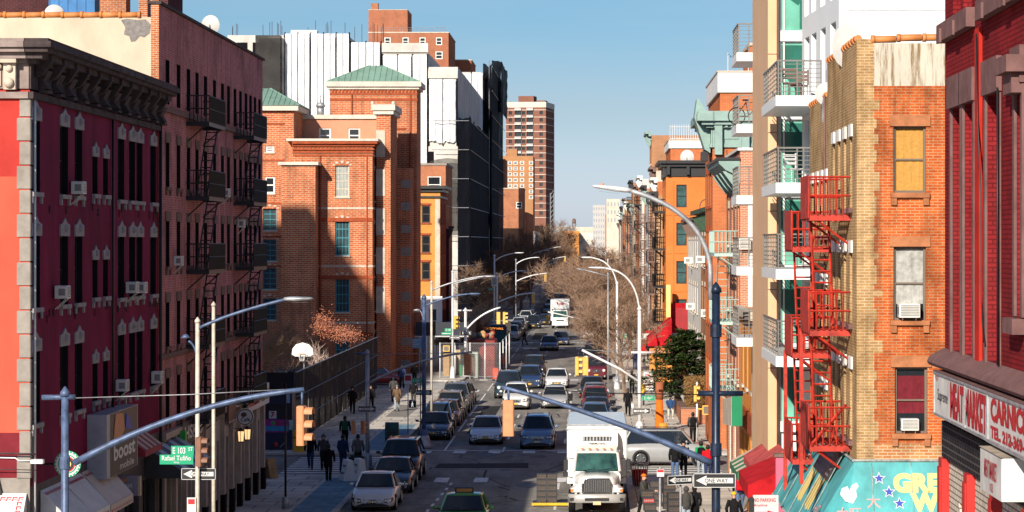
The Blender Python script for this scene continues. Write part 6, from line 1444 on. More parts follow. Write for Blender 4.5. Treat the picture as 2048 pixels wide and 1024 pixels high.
Y=180.0; o=pole('lamp_pole','thin grey lamp pole with a straight arm among the bare branches',1216,Y,548,.06,GREYM); arm(o,[pt(1216,552,Y),pt(1166,539,Y)],.04,GREYM,'lamp_arm'); lamp_head(o,pt(1170,540,Y),(-1,0,.15),GREYM,.6)
Y=286.0; o=pole('signal_pole','far white mast arm reaching over the road by the box truck',1266,Y,640,.1,WHITEM); arm(o,curve3(pt(1262,672,Y),pt(1180,640,Y),pt(1096,624,Y)),.08,WHITEM,'mast_arm'); signal(pt(1095,640,Y),R(178),'yellow-backed signal hanging left of the white box truck',YELLOWS,.95); arm(o,[pt(1266,628,Y),pt(1092,622,Y)],.018,GREYM,'guy_wire')
Y=145.0; o=pole('signal_pole','short white post with a yellow signal on the right corner',1394,Y,768,.06,WHITEM,False); signal(pt(1392,787,Y-.2),R(70),'yellow signal on the short white post at the right corner',YELLOWS,.8)
q=thing('walk_signal','yellow pedestrian signal beside the short white post','walk signal',tuple(pt(1414,820,Y-.2))); g=MB(); g.rbox(-.26,-.12,-.26,.26,.12,.26,YELLOWS,.03); g.build('housing',q); g=MB(); g.box(-.2,-.126,-.2,.2,-.121,.2,mat('dull_lens',(.16,.14,.11),.4)); g.build('lens',q); g=MB(); g.bar((-.55,0,.05),(-.26,0,.05),.05,YELLOWS); g.build('bracket',q)
# more masts far up the avenue
far=[(-10.9,282,512,1,'pale lamp pole with a white cabinet by the bus, left pavement'),(-10.9,290,548,1,'grey signal pole behind the city bus'),(-10.7,352,520,1,'pale lamp pole left of the dark approaching cars'),(-10.6,425,505,1,'lamp pole in the shade two blocks past the bus'),(-10.6,500,500,1,'lamp pole three blocks past the bus, left side'),(-10.6,575,497,1,'lamp pole four blocks past the bus, left side'),(-10.6,660,494,1,'farthest lamp pole on the left side'),(1.8,362,520,-1,'lamp pole right of the white box truck'),(1.8,436,505,-1,'lamp pole beyond the box truck\'s right side'),(1.8,515,498,-1,'faint lamp pole far on the right side'),(1.8,590,495,-1,'farthest lamp pole on the right side')]
for x,Y,yt,s_,l in far:
 px=CX+x*F/Y; o=pole('lamp_pole',l,px,Y,yt,.09,WHITEM if Y<300 or s_<0 else GREYM,False); zt_=ZP(yt,Y); q=Vector((x,Y,zt_))
 arm(o,curve3(q-Vector((0,0,.6)),q+Vector((s_*.8,0,.2)),q+Vector((s_*2.6,0,.35))),.06,WHITEM,'lamp_arm'); lamp_head(o,q+Vector((s_*2.4,0,.34)),(s_,0,.02),WHITEM,.8)
 if Y in(290,352,425,500,575):m_=q-Vector((0,0,2.2 if Y<300 else 1.9)); arm(o,curve3(m_-Vector((0,0,1)),m_+Vector((2,0,0)),m_+Vector((4.2,0,.1))),.08,WHITEM,'mast_arm'); signal(m_+Vector((4.0,0,-.55)),R(178),'yellow signal on the mast arm '+{290:'above the bus roof',352:'left of the dark approaching cars',425:'two blocks past the bus',500:'three blocks past the bus',575:'four blocks past the bus'}[Y],YELLOWS,.95)
q=thing('cabinet','white cabinet strapped high on the pale lamp pole by the bus','cabinet',(-10.9,281.7,ZP(572,282))); g=MB(); g.rbox(-.3,-.2,0,.3,.2,1.0,WHITEM,.04); g.build('box',q); g=MB(); g.box(-.25,-.206,.1,.25,-.201,.9,GREYM); g.build('door',q)
street_sign((-11.3,281.6,ZP(578,282)),[('E 106',.15,.4,0,0)],.6,.27,'tiny green E 106 street sign near the white cabinet'); street_sign(pt(1250,673,283),[('E 106',.15,.4,0,0)],.6,.3,'tiny green E 106 street sign among the right-hand branches')
# ============================================================ vehicles
CARB=paint('car_paint',(.3,.3,.3)); HEADL=mat('headlamp_glass',(.85,.87,.9),.12,.3,var=.2,scale=8); PLATE=mat('yellow_plate',(.72,.42,.04),.5,var=.1); PLATEW=mat('pale_plate',(.66,.58,.34),.5); TAILL=mat('tail_lamp',(.28,.01,.01),.25); CARGL=mat('car_glass',(.012,.016,.02),.05,var=.3,spec=.7); TRIM=mat('black_car_trim',(.018,.018,.02),.55,var=.15); ALLOY=mat('alloy_rim',(.40,.41,.42),.3,.8,var=.1); HEADD=mat('headlamp_housing',(.10,.105,.11),.12,.3,var=.3,scale=9,spec=.7); AMB=mat('amber_lamp',(.7,.22,.02),.3)
KIND=dict(sedan=dict(L=4.75,W=1.84,Hh=1.45,belt=.93,hood=.80,nose=.62,cowl=.30,rear=.83,r0=.45,r1=.68,deck=.92,wr=.33),hatch=dict(L=4.3,W=1.78,Hh=1.5,belt=.97,hood=.86,nose=.68,cowl=.27,rear=.99,r0=.40,r1=.86,deck=.97,wr=.32),suv=dict(L=4.6,W=1.86,Hh=1.72,belt=1.10,hood=1.00,nose=.82,cowl=.27,rear=.985,r0=.38,r1=.90,deck=1.08,wr=.37),boxy=dict(L=4.4,W=1.86,Hh=1.82,belt=1.16,hood=1.10,nose=1.0,cowl=.30,rear=.99,r0=.345,r1=.95,deck=1.15,wr=.39),van=dict(L=5.1,W=1.98,Hh=1.95,belt=1.12,hood=1.0,nose=.78,cowl=.2,rear=.995,r0=.34,r1=.95,deck=1.1,wr=.35))
def rung(y,w_,zb,zt,cr=.025):
 h_=zt-zb; half=[(0,zb),(w_*.84,zb),(w_*.96,zb+.1*h_),(w_,zb+.42*h_),(w_*.985,zb+.62*h_),(w_*.93,zt-.05*h_),(w_*.82,zt),(w_*.4,zt+cr),(0,zt+cr)]
 return[(x,y,z)for x,z in half]+[(-x,y,z)for x,z in half[-2:0:-1]]
def car_proto(kind):
 k=KIND[kind]; L,W,Hh=k['L'],k['W']/2,k['Hh']; f=lambda t:-L/2+t*L; o={}
 st=[(0,.74,.34,k['nose']-.16),(.012,.84,.26,k['nose']-.06),(.04,.93,.2,k['nose']+.02),(.10,.985,.18,(k['nose']+k['hood'])/2+.03),(.2,1,.17,k['hood']+.02),(k['cowl'],1,.17,k['belt']-.01),(.5,1,.17,k['belt']),(.72,1,.17,k['belt']+.02),(.9,.98,.19,k['deck']),(.975,.92,.24,k['deck']-.05),(1,.8,.36,k['deck']-.22)]
 g=MB(); g.loft([rung(f(t),W*w_,zb,zt)for t,w_,zb,zt in st],CARB,True,True)
 # roof, pillars
 rw,bw=W*.70,W*.90; yb0,yb1,yr0,yr1=f(k['cowl']-.015),f(k['rear']),f(k['r0']),f(k['r1']); zb=k['belt']-.02; zr=Hh
 ring=lambda y,w_,z:[(w_*a,y,z+c)for a,c in((-1,-.05),(-.97,-.015),(-.8,.0),(-.35,.02),(.35,.02),(.8,.0),(.97,-.015),(1,-.05))]
 g.loft([ring(yr0-.05,rw*.97,zr-.035),ring(yr0+.12,rw,zr),ring((yr0+yr1)/2,rw*1.02,zr+.015),ring(yr1-.1,rw,zr),ring(yr1+.06,rw*.96,zr-.045)],CARB,True,True)
 for s in(-1,1):
  g.bar((s*bw*.99,yb0+.03,zb),(s*rw*.99,yr0-.02,zr-.04),.035,CARB); g.bar((s*bw*.99,yb1-.03,zb),(s*rw*.98,yr1+.03,zr-.05),.05,CARB)
  g.bar((s*(rw+.01),yr0,zr-.035),(s*(rw+.01),yr1,zr-.04),.03,CARB)
 if kind in('suv','boxy','van'):
  for s in(-1,1):g.bar((s*rw*.92,yr0+.2,zr+.05),(s*rw*.92,yr1-.15,zr+.05),.022,TRIM)
 o['body']=g.data('body')
 g=MB(); c0,zc=f(k['cowl']-.012),k['belt']+.012
 g.bar((-bw*.9,c0-.06,zc),(bw*.9,c0-.06,zc),.022,TRIM)
 for s in(-.75,.05):g.bar((s*bw,c0-.06,zc+.02),((s+.62)*bw,c0+.06,zc+.09),.009,TRIM)
 o['wiper_tray']=g.data('wiper_tray')
 g=MB(); q=lambda w_,y,z,c:[(-w_,y,z),(-w_*.5,y-c,z),(0,y-c*1.25,z),(w_*.5,y-c,z),(w_,y,z)]
 a,b=q(bw*.97,yb0+.04,zb,.1),q(rw*.97,yr0-.03,zr-.04,.05); g.loft([a,b],CARGL,False,True,close=False); o['windscreen']=g.data('windscreen')
 g=MB(); a,b=q(bw*.97,yb1-.04,zb,-.06),q(rw*.97,yr1+.03,zr-.05,-.03); g.loft([a,b],CARGL,False,True,close=False); o['rear_window']=g.data('rear_window')
 for nm,s in(('side_window',-1),('side_window.',1)):
  g=MB(); g.poly([(s*bw*.985,yb0+.08,zb),(s*bw*.985,yb1-.1,zb),(s*rw*.995,yr1-.02,zr-.05),(s*rw*.995,yr0+.02,zr-.05)],CARGL)
  ym=f((k['r0']+k['r1'])/2-.01); xb=lambda z:s*(bw*.985+(rw*.995-bw*.985)*(z-zb)/(zr-.05-zb)+.006)
  g.bar((xb(zb),ym+.02,zb),(xb(zr-.05),ym,zr-.05),.035,TRIM); o[nm]=g.data('side_window')
  # front: grille, lower intake, lamps, plates
 nz=k['nose']; yf=f(0)
 def front(t_w,z0,z1,m,d=.02,nm=None,n=8):
  g=MB(); rows=[]
  for z in(z0,z1):
   rows.append([(t_w*W*(-1+2*i/n),yf-d+.1*abs(-1+2*i/n)**2.2*t_w+(.035 if z==z1 and z1>nz-.2 else 0),z)for i in range(n+1)])
  g.loft(rows,m,False,True,close=False); return g
 zg0,zg1=(nz-.30,nz-.11)if kind!='boxy' else(nz-.38,nz-.1)
 g=front(.42,zg0,zg1,TRIM,.03)
 for i in range(1,4):z=zg0+(zg1-zg0)*i/4; g.bar((-.38*W,yf-.035,z),(.38*W,yf-.035,z),.009,CHROME)
 g.bar((-.42*W,yf-.03,zg1),(.42*W,yf-.03,zg1),.016,CHROME); g.ball((0,yf-.045,(zg0+zg1)/2),.05,CHROME,8,5,1,.4,1); o['grille']=g.data('grille')
 g=front(.72,.24,.37,TRIM,.03); o['bumper_intake']=g.data('bumper_intake')
 for nm,s in(('headlight',-1),('headlight.',1)):
  g=MB(); z0,z1=nz-.16,nz+.0; x0,x1=s*W*.47,s*W*.9
  if kind=='boxy':g.cyl((s*W*.66,yf-.03,nz-.2),.115,.05,HEADL,14,axis='y')
  else:
   lo=[(.5,-.012,nz-.24),(.68,-.006,nz-.25),(.80,.035,nz-.24),(.89,.11,nz-.2),(.945,.22,nz-.12)]; up=[(.52,.045,nz-.085),(.66,.06,nz-.07),(.77,.10,nz-.055),(.86,.17,nz-.04),(.935,.28,nz-.03)]
   g.loft([[(s*W*a,yf+b-.012,z)for a,b,z in lo],[(s*W*a,yf+b-.02,z+.01)for a,b,z in up]],HEADD,False,True,close=False)
   for a,b in((.60,.0),(.76,.045)):g.ball((s*W*a,yf+b-.005,nz-.155),.062,HEADL,9,6,1,.5,.8)
  o[nm]=g.data('headlight')
 for nm,s in(('fog_light',-1),('fog_light.',1)):g=MB(); g.cyl((s*W*.74,yf+.015,.33),.05,.03,HEADL,10,axis='y'); o[nm]=g.data('fog_light')
 for nm,s in(('tail_light',-1),('tail_light.',1)):g=MB(); g.rbox(s*W*.7-.13,L/2-.12,k['deck']-.32,s*W*.7+.13,L/2-.0,k['deck']-.14,TAILL,.03); o[nm]=g.data('tail_light')
 g=MB(); g.box(-.16,yf-.05,.385,.16,yf-.035,.475,PLATE); o['licence_plate']=g.data('licence_plate')
 for nm,s in(('wing_mirror',-1),('wing_mirror.',1)):
  g=MB(); g.ball((s*(W+.1),yb0+.34,k['belt']+.08),.1,CARB,8,6,1.1,.55,.75); g.bar((s*W*.93,yb0+.36,k['belt']+.0),(s*(W+.04),yb0+.35,k['belt']+.06),.025,TRIM); o[nm]=g.data('wing_mirror')
 for nm,s,y in(('wheel',-1,.19),('wheel.',1,.19),('wheel..',-1,.8),('wheel...',1,.8)):
  r_=k['wr']; xo=s*(W+.012); xi=s*(W-.2); y=f(y); g=MB(); n=20
  prof=[(xi,r_*.62),(xi,r_*.93),(xi+s*.03,r_),(xo-s*.03,r_),(xo,r_*.93),(xo,r_*.66)]
  g.loft([[(x,y+q_*cos(2*pi*i/n),r_+q_*sin(2*pi*i/n))for i in range(n)]for x,q_ in prof],RUBBER,True,True)
  g.tube([(s*(W-.002),y,r_),(s*(W+.003),y,r_)],r_*1.14,TRIM,20); d=g.data('wheel'); h=MB(); h.tube([(xo-s*.02,y,r_),(xo+s*.002,y,r_)],r_*.64,mat('rim_shadow',(.05,.05,.055),.5),18)
  for i in range(5):a_=2*pi*i/5+.3; h.bar((xo+s*.006,y,r_),(xo+s*.006,y+r_*.6*cos(a_),r_+r_*.6*sin(a_)),.03,ALLOY)
  h.tube([(xo+s*.002,y+r_*.6*cos(2*pi*i/18),r_+r_*.6*sin(2*pi*i/18))for i in range(19)],.018,ALLOY,4); o[nm]=(d,h.data('rim'))
 g=MB(); g.box(-W*.9,f(.06),.16,W*.9,f(.95),.3,TRIM); o['underbody']=g.data('underbody')
 return o
PROTO={k:car_proto(k)for k in KIND}
_cp={}
def car(name,label,kind,colr,x,y,rz=0,cat='car',group=None,front=True,plate=None,s=1.0,rough=.3,metal=.0,dirt=None,small=False):
 """x, y of the middle of the front bumper when front is set"""
 key=tuple(colr);
 if key not in _cp:_cp[key]=paint('car_paint_%d'%len(_cp),colr,rough,metal)
 k=KIND[kind]; yc=y+k['L']/2*s if front else y
 o=thing(name,label,cat,(x,yc,0),rz,group); o.scale=(s,s,s)
 for nm,d in PROTO[kind].items():
  if small and nm.strip('.')in('fog_light','underbody','tail_light','rear_window'):continue
  d0,sub=d if isinstance(d,tuple)else(d,None)
  p=inst(nm.strip('.'),d0,o)
  for sl_ in p.material_slots:
   if sl_.material==CARB:sl_.link='OBJECT'; sl_.material=_cp[key]
   elif sl_.material==PLATE and plate:sl_.link='OBJECT'; sl_.material=plate
  if sub:inst('rim',sub,p)
 return o
NAVY=(.012,.022,.06); BLACKC=(.010,.010,.013); WHITEC=(.72,.71,.69); SILV=(.40,.40,.40); MAR=(.12,.012,.022); DBLUE=(.02,.045,.12); GREYC=(.10,.10,.105); TANC=(.20,.16,.13); ICE=(.66,.72,.78); CRV=(.13,.24,.40); GREENC=(.05,.30,.04); BRN=(.06,.03,.025)
PL='cars parked along the left kerb'; PR='cars parked along the right kerb'; DR='cars driving toward the viewer'
car('parked_car','white sedan parked nearest on the left kerb beside the blue paving','sedan',WHITEC,-9.25,108,0,group=PL,plate=PLATEW)
car('parked_car','dark blue-black sedan squeezed behind the nearest white sedan','sedan',(.012,.016,.03),-9.1,115.6,0,group=PL)
car('parked_car','black sport utility with roof rails behind the first two parked cars','suv',BLACKC,-9.2,121.8,0,group=PL,s=1.06)
car('parked_car','navy sedan first in the row beside the corner light pole','sedan',NAVY,-9.15,147,0,group=PL)
car('parked_car','dark blue wagon directly behind the navy sedan','suv',DBLUE,-9.3,152.6,0,group=PL,s=.97)
car('parked_car','small brown hatchback half hidden behind the dark blue wagon','hatch',BRN,-9.15,158.2,0,group=PL)
car('parked_car','tan-grey wagon in the middle of the left parked row','suv',TANC,-9.2,163.6,0,group=PL)
car('parked_car','boxy grey off-roader with round lamps on the left kerb','boxy',GREYC,-9.2,170.4,0,group=PL,s=1.04)
car('parked_car','dark sedan last in the row before the building site','sedan',BLACKC,-9.25,178,0,group=PL)
car('car','pale icy-blue sedan driving at the crossing left of the hanging signal','sedan',ICE,-6.05,143.5,0,group=DR)
car('car','steel blue crossover driving at the crossing right of the hanging signal','suv',CRV,-3.12,140.5,0,group=DR,plate=PLATEW)
car('car','white crossover half behind the orange hanging signal','suv',WHITEC,-5.3,173.5,0,group=DR)
car('car','silver sedan right of the white crossover','sedan',SILV,-2.72,174.5,0,group=DR)
car('car','dark teal-blue sport utility just left behind the white crossover','boxy',(.02,.04,.055),-6.25,186,0,group=DR,s=1.04)
car('car','dark blue crossover between the dark sport utility and the white sedan','suv',DBLUE,-5.0,198,0,group=DR)
car('car','white sedan driving alone behind the silver sedan','sedan',WHITEC,-2.95,199,0,group=DR)
car('car','dark brown crossover with bright roof rails nearing the second crossing','suv',(.03,.02,.02),-5.1,216,0,group=DR)
car('car','dark blue sedan crossing the second intersection in the left lane','sedan',DBLUE,-4.75,268,0,group=DR,s=1.02)
car('car','dark navy sedan just behind the one in the second intersection','sedan',(.015,.03,.09),-3.75,282,0,group=DR)
car('car','dark sport utility approaching left of the white box truck','suv',BLACKC,-8.0,337,0,group=DR)
car('car','dark sedan beside the white box truck','sedan',NAVY,-6.9,352,0,group=DR)
car('car','dark grey sedan left of the road centre, ahead of the far blue van','sedan',GREYC,-7.4,405,0,group=DR,small=True)
car('car','white crossover in the far left lane, ahead of the far blue van','suv',WHITEC,-7.5,435,0,group=DR,small=True)
car('car','blue van following behind the white box truck','van',DBLUE,-7.7,470,0,group=DR,cat='van')
car('car','grey sport utility behind the far blue van','suv',SILV,-7.9,520,0,group=DR,small=True)
LF=[('silver wagon','suv',SILV),('black sedan','sedan',BLACKC),('dark blue sport utility','suv',DBLUE),('grey sedan','sedan',GREYC),('black hatchback','hatch',BLACKC),('silver crossover','suv',SILV),('dark grey sedan','sedan',GREYC),('navy sedan','sedan',NAVY),('white crossover','suv',WHITEC),('black sport utility','suv',BLACKC),('tan sedan','sedan',TANC),('dark blue sedan','sedan',DBLUE)]
for i,(n_,k_,c_)in enumerate(LF):
 y=296+i*6.2+(14 if i>7 else 0); car('parked_car',f'{n_} in the far left parked row, '+['nearest the bus','second from the bus','third from the bus','fourth from the bus','in the middle of the row','just past the middle','left of the dark approaching cars','eighth from the bus','first across the third crossing','second across the third crossing','third across the third crossing','last of the row'][i],k_,c_,-9.6,y,0,group=PL,small=True)
RR=[('blue hatchback roof showing over the white truck','hatch',(.05,.10,.20),.0,155),('navy sedan','sedan',NAVY,.1,161.5),('dull red wagon','suv',(.20,.025,.025),.05,169),('dark silver sedan','sedan',(.16,.17,.19),.0,178.5),('black sedan','sedan',BLACKC,-.2,186.5),('maroon sport utility','boxy',MAR,.1,211.5),('black sport utility','suv',BLACKC,-.2,240),('dark maroon crossover','suv',MAR,.0,253),('white sedan','sedan',WHITEC,-.6,300),('grey sedan','sedan',GREYC,-.4,310),('black crossover','suv',BLACKC,-.4,318),('silver sedan','sedan',SILV,-.4,328),('dark sedan','sedan',NAVY,-.4,340),('tan crossover','suv',TANC,-.4,366)]
rl=['nearest of the right parked row','second in the right parked row behind the truck','third in the right parked row','fourth in the right parked row','with a clear gap behind it on the right kerb','on the right kerb beneath the yellow signals','on the right kerb before the second crossing','last before the second crossing on the right','first past the second crossing on the right','behind the white parked sedan','two behind the white parked sedan','three behind the white parked sedan','beside the box truck on the right kerb','past the third crossing on the right kerb']
for(n_,k_,c_,x,y),l in zip(RR,rl):car('parked_car',n_+' '+l if 'roof' not in n_ else n_,k_,c_,x,y,0,group=PR,small=y>230)
# grey crossover crossing on the side street
car('car','silver crossover turning side-on across the right corner behind the white truck','suv',(.30,.31,.32),3.75,131.0,R(90),front=False,s=1.05)
# shaded cars behind the playground fence
car('parked_car','dark navy car in the deep shade behind the playground fence','suv',NAVY,XP(566,196),196,R(-90),front=False); car('parked_car','teal car in the shade behind the far end of the fence','sedan',(.02,.12,.14),XP(590,205),205,R(-90),front=False)
car('parked_car','small red car on the shaded side street past the fence','hatch',(.28,.015,.015),XP(762,207),205,R(90),front=False,s=.9)
# green street cab
t=car('taxi','bright green street cab at the bottom edge of the road','sedan',GREENC,-5.05,97.9,0,'taxi',s=1.04)
q=thing('roof_light','dark taxi roof light on the green cab','roof light',(-5.05,100.6,1.52)); g=MB(); g.rbox(-.36,-.1,0,.36,.12,.22,BLACKP,.03); g.build('housing',q); g=MB(); g.box(-.3,-.105,.05,.3,-.101,.17,mat('roof_lamp_amber',(.45,.2,.03),.4)); g.build('panel',q)
# white refrigerated truck in front
TRW=mat('truck_white',(.78,.78,.76),.35,var=.1,scale=.8,coat=.5); BEIGE=mat('reefer_beige',(.62,.58,.46),.5,var=.15,scale=2)
tr=thing('delivery_truck','white refrigerated delivery truck with a chrome grille parked at right','truck',(.08,107,0))
g=MB(); g.rbox(-1.27,3.0,1.0,1.27,11.2,3.5,TRW,.04); g.build('cargo_box',tr)
g=MB()
for x in(-1.275,1.265):g.box(x,2.99,1.0,x+.01,3.06,3.45,GREYM)
g.box(-1.28,2.97,3.44,1.28,3.0,3.5,GREYM); g.box(-1.28,2.95,3.28,1.28,2.97,3.3,GREYM); g.build('edge_trim',tr)
g=MB(); prof=[(2.98,2.35),(2.55,2.35),(2.35,2.5),(2.3,2.8),(2.42,3.1),(2.6,3.2),(2.98,3.2)]
g.prism([(-.88,y,z)for y,z in prof],(1.76,0,0),TRW); u_=g.build('cooling_unit',tr); g=MB(); g.box(-.6,2.3,2.86,.6,2.42,3.04,TRIM)
for k in range(9):g.box(-.58+k*.135,2.288,2.87,-.52+k*.135,2.3,3.03,GREYM)
g.build('vent',u_); g=MB(); g.rbox(-.86,2.24,2.38,.86,2.34,2.66,BEIGE,.03); g.build('lower_panel',u_)
label_text('lettering','THERMO KING',(0,2.282,2.75),(1,0,0),(0,0,1),.085,BLACKP,u_,(0,0,0),.72,.01)
g=MB(); g.box(-.92,2.2,2.16,.92,2.95,2.24,GREYM); g.build('shelf',tr)
# cab
g=MB(); rg=lambda y,w_,z0,z1:[(-w_,y,z0),(-w_,y,z1-.12),(-w_+.1,y,z1),(w_-.1,y,z1),(w_,y,z1-.12),(w_,y,z0)]
g.loft([rg(1.1,.98,.75,1.62),rg(1.12,.98,.75,1.68),rg(2.6,.98,.75,1.68)],TRW,True,False)
g.loft([[(-.86,1.36,2.42),(-.8,1.33,2.5),(.8,1.33,2.5),(.86,1.36,2.42)],[(-.9,1.6,2.46),(-.82,1.6,2.57),(.82,1.6,2.57),(.9,1.6,2.46)],[(-.92,2.5,2.46),(-.84,2.5,2.58),(.84,2.5,2.58),(.92,2.5,2.46)]],TRW,True,False)
for s in(-1,1):g.bar((s*.95,1.13,1.68),(s*.86,1.36,2.44),.05,TRW); g.bar((s*.97,2.5,1.68),(s*.91,2.5,2.46),.06,TRW)
g.build('cab',tr)
g=MB(); g.loft([[(-.93,1.14,1.69),(0,1.06,1.69),(.93,1.14,1.69)],[(-.85,1.37,2.42),(0,1.31,2.43),(.85,1.37,2.42)]],mat('truck_windscreen',(.03,.09,.075),.06,var=.8,scale=1.4,spec=.7),False,True,close=False); w_=g.build('windscreen',tr)
g=MB()
for s in(-1,1):g.bar((s*.3-.25,1.07,1.72),(s*.3+.3,1.12,1.8),.012,BLACKP)
g.build('wiper',w_)
for s in(-1,1):g=MB(); g.poly([(s*.985,1.25,1.7),(s*.985,2.4,1.7),(s*.92,2.4,2.42),(s*.88,1.45,2.42)],CARGL); g.build('side_window',tr)
g=MB(); hr=lambda y,w_,z0,z1:[(-w_,y,z0),(-w_*.98,y,z1-.15),(-w_*.78,y,z1-.02),(0,y,z1+.04),(w_*.78,y,z1-.02),(w_*.98,y,z1-.15),(w_,y,z0)]
g.loft([hr(-.02,.62,.85,1.42),hr(.02,.7,.8,1.5),hr(.4,.8,.8,1.56),hr(1.12,.93,.8,1.68)],TRW,True,True)
for s in(-1,1):
 rings=[]
 for k in range(6):t_=k/5; rings.append([(s*(.62+.5*sin(min(1,.35+t_)*pi/2)),.02+t_*1.2,z)for z in(.75,1.0)]+[(s*.62,.05+t_*1.2,1.3+.1*sin(t_*pi))])
 g.loft(rings,TRW,True,True)
g.build('hood',tr)
g=MB(); g.prism([(-.58,-.05,.9),(.58,-.05,.9),(.6,-.04,1.25),(.5,-.02,1.46),(-.5,-.02,1.46),(-.6,-.04,1.25)],(0,.08,0),TRIM)
for k in range(15):x=-.52+k*.0743; g.box(x,-.075,.93,x+.03,-.052,1.43,CHROME)
g.tube([(-.6,-.06,.9),(-.61,-.06,1.25),(-.5,-.05,1.48),(.5,-.05,1.48),(.61,-.06,1.25),(.6,-.06,.9),(-.6,-.06,.9)],.03,CHROME,6); g.build('grille',tr)
for s in(-1,1):g=MB(); g.rbox(s*.85-.22,-.02,.92,s*.85+.22,.08,1.1,HEADL,.03); h_=g.build('headlight',tr); g=MB(); g.box(s*1.02-.06,-.03,.94,s*1.02+.05,-.021,1.05,AMB); g.build('indicator',h_)
g=MB(); b_=[(-1.2,.25),(-1.12,.02),(-.8,-.16),(.8,-.16),(1.12,.02),(1.2,.25)]; g.loft([[(x,y+.03,.5)for x,y in b_],[(x,y,.56)for x,y in b_],[(x,y,.78)for x,y in b_],[(x*.98,y+.06,.85)for x,y in b_]],mat('bumper_grey',(.40,.39,.38),.45,.2,var=.2),False,True,close=False)
g.build('bumper',tr); g=MB(); g.box(-.5,-.175,.58,.5,-.161,.7,TRIM)
for s in(-1,1):g.box(s*.98-.14,-.08,.58,s*.98+.1,-.06,.7,TRIM)
g.build('bumper_intake',tr); g=MB(); g.box(-.16,-.19,.42,.16,-.178,.56,PLATEW); g.build('licence_plate',tr)
for s in(-1,1):
 g=MB(); g.tube([(s*.97,1.15,2.2),(s*1.28,1.0,2.25),(s*1.3,.98,1.5),(s*.98,1.15,1.4)],.02,BLACKP,5); m__=g.build('mirror_bracket',tr); g=MB(); g.rbox(s*1.3-.1,.95,1.75,s*1.3+.1,1.05,2.2,TRIM,.03); g.rbox(s*1.3-.1,.95,1.48,s*1.3+.1,1.05,1.68,TRIM,.03); g.build('mirror',m__)
for s in(-1,1):
 for y,wd in((.55,.28),(8.6,.5)):
  g=MB(); xo=s*1.17; g.tube([(xo-s*wd,y,.5),(xo-s*.03,y,.5),(xo,y,.5)],[.5,.5,.46],RUBBER,22); w_=g.build('wheel',tr); g=MB(); g.tube([(xo,y,.5),(xo+s*.015,y,.5)],[.28,.22],WHITEM,14); g.build('rim',w_)
for k in range(5):g=MB(); g.rbox(-.6+k*.3-.05,1.32,2.58,-.6+k*.3+.05,1.42,2.63,AMB,.01); g.build('marker_lamp',tr)
g=MB(); g.box(-1.0,1.5,.55,1.0,11.0,.95,TRIM); g.build('chassis',tr)
# box truck further up
t2=thing('box_truck','white box truck with a red rental name above the cab driving up the avenue','truck',(XP(1120,338),338,0))
g=MB(); g.rbox(-1.25,1.4,1.0,1.25,8.5,3.75,TRW,.05); g.rbox(-1.2,.75,2.55,1.2,1.399,3.7,TRW,.08); g.build('cargo_box',t2)
g=MB(); g.loft([[(-1.02,.05,.5),(1.02,.05,.5),(1.02,1.39,.5),(-1.02,1.39,.5)],[(-1.02,0,.9),(1.02,0,.9),(1.02,1.39,.9),(-1.02,1.39,.9)],[(-1.02,.08,1.4),(1.02,.08,1.4),(1.02,1.39,1.4),(-1.02,1.39,1.4)],[(-.92,.4,2.45),(.92,.4,2.45),(.95,1.39,2.45),(-.95,1.39,2.45)]],TRW,True); g.build('cab',t2)
g=MB(); g.poly([(-.92,.09,1.45),(.92,.09,1.45),(.86,.35,2.33),(-.86,.35,2.33)],_m['truck_windscreen']); g.build('windscreen',t2)
for s in(-1,1):g=MB(); g.box(s*.75-.18,-.02,.78,s*.75+.18,.02,.98,HEADL); g.build('headlight',t2)
g=MB(); g.box(-.5,-.015,.98,.5,.03,1.15,TRIM); g.build('grille',t2); g=MB(); g.box(-1.05,-.1,.42,1.05,.04,.66,WHITEM); g.build('bumper',t2)
label_text('lettering','Ryder',(.1,.742,3.2),(1,0,0),(0,0,1),.48,REDTX,t2,(0,0,0),1.0,.03)
for s in(-1,1):
 for y in(.8,6.8):g=MB(); g.tube([(s*.78,y,.42),(s*1.06,y,.42)],.42,RUBBER,16); w_=g.build('wheel',t2); g=MB(); g.tube([(s*1.06,y,.42),(s*1.07,y,.42)],.22,GREYM,10); g.build('rim',w_)
for s in(-1,1):g=MB(); g.rbox(s*1.3-.1,.3,1.5,s*1.3+.1,.38,2.1,TRIM,.03); g.bar((s*1.0,.35,1.8),(s*1.3,.34,1.8),.03,TRIM); g.build('mirror',t2)
# city bus
bs=thing('city_bus','dark blue city bus with a lit orange destination sign by the building site','bus',(XP(988,258),258,0)); BBL=mat('bus_blue',(.012,.035,.11),.35,var=.2,coat=.5)
g=MB(); rb=lambda y,w_,z0,z1:[(-w_,y,z0),(-w_,y,z1-.25),(-w_+.2,y,z1),(w_-.2,y,z1),(w_,y,z1-.25),(w_,y,z0)]
g.loft([rb(0,1.22,.4,2.95),rb(.15,1.28,.32,3.05),rb(12,1.28,.32,3.05)],BBL,True); g.build('body',bs)
g=MB(); g.poly([(-1.15,-.006,1.2),(1.15,-.006,1.2),(1.15,-.006,2.4),(-1.15,-.006,2.4)],mat('bus_windscreen',(.03,.14,.17),.08,var=.6,scale=1.5,spec=.7)); g.build('windscreen',bs)
g=MB(); g.box(-1.05,-.02,2.48,1.05,-.004,2.85,BLACKP); d_=g.build('destination_board',bs); label_text('lettering','103 CITY HALL',(0,-.026,2.665),(1,0,0),(0,0,1),.2,mat('amber_led',(1,.32,.06),.5,emit=1.0),d_,(0,0,0),1.9,.02)
for s in(-1,1):g=MB(); g.rbox(s*.95-.2,-.04,.7,s*.95+.2,.02,.92,HEADL,.03); g.build('headlight',bs)
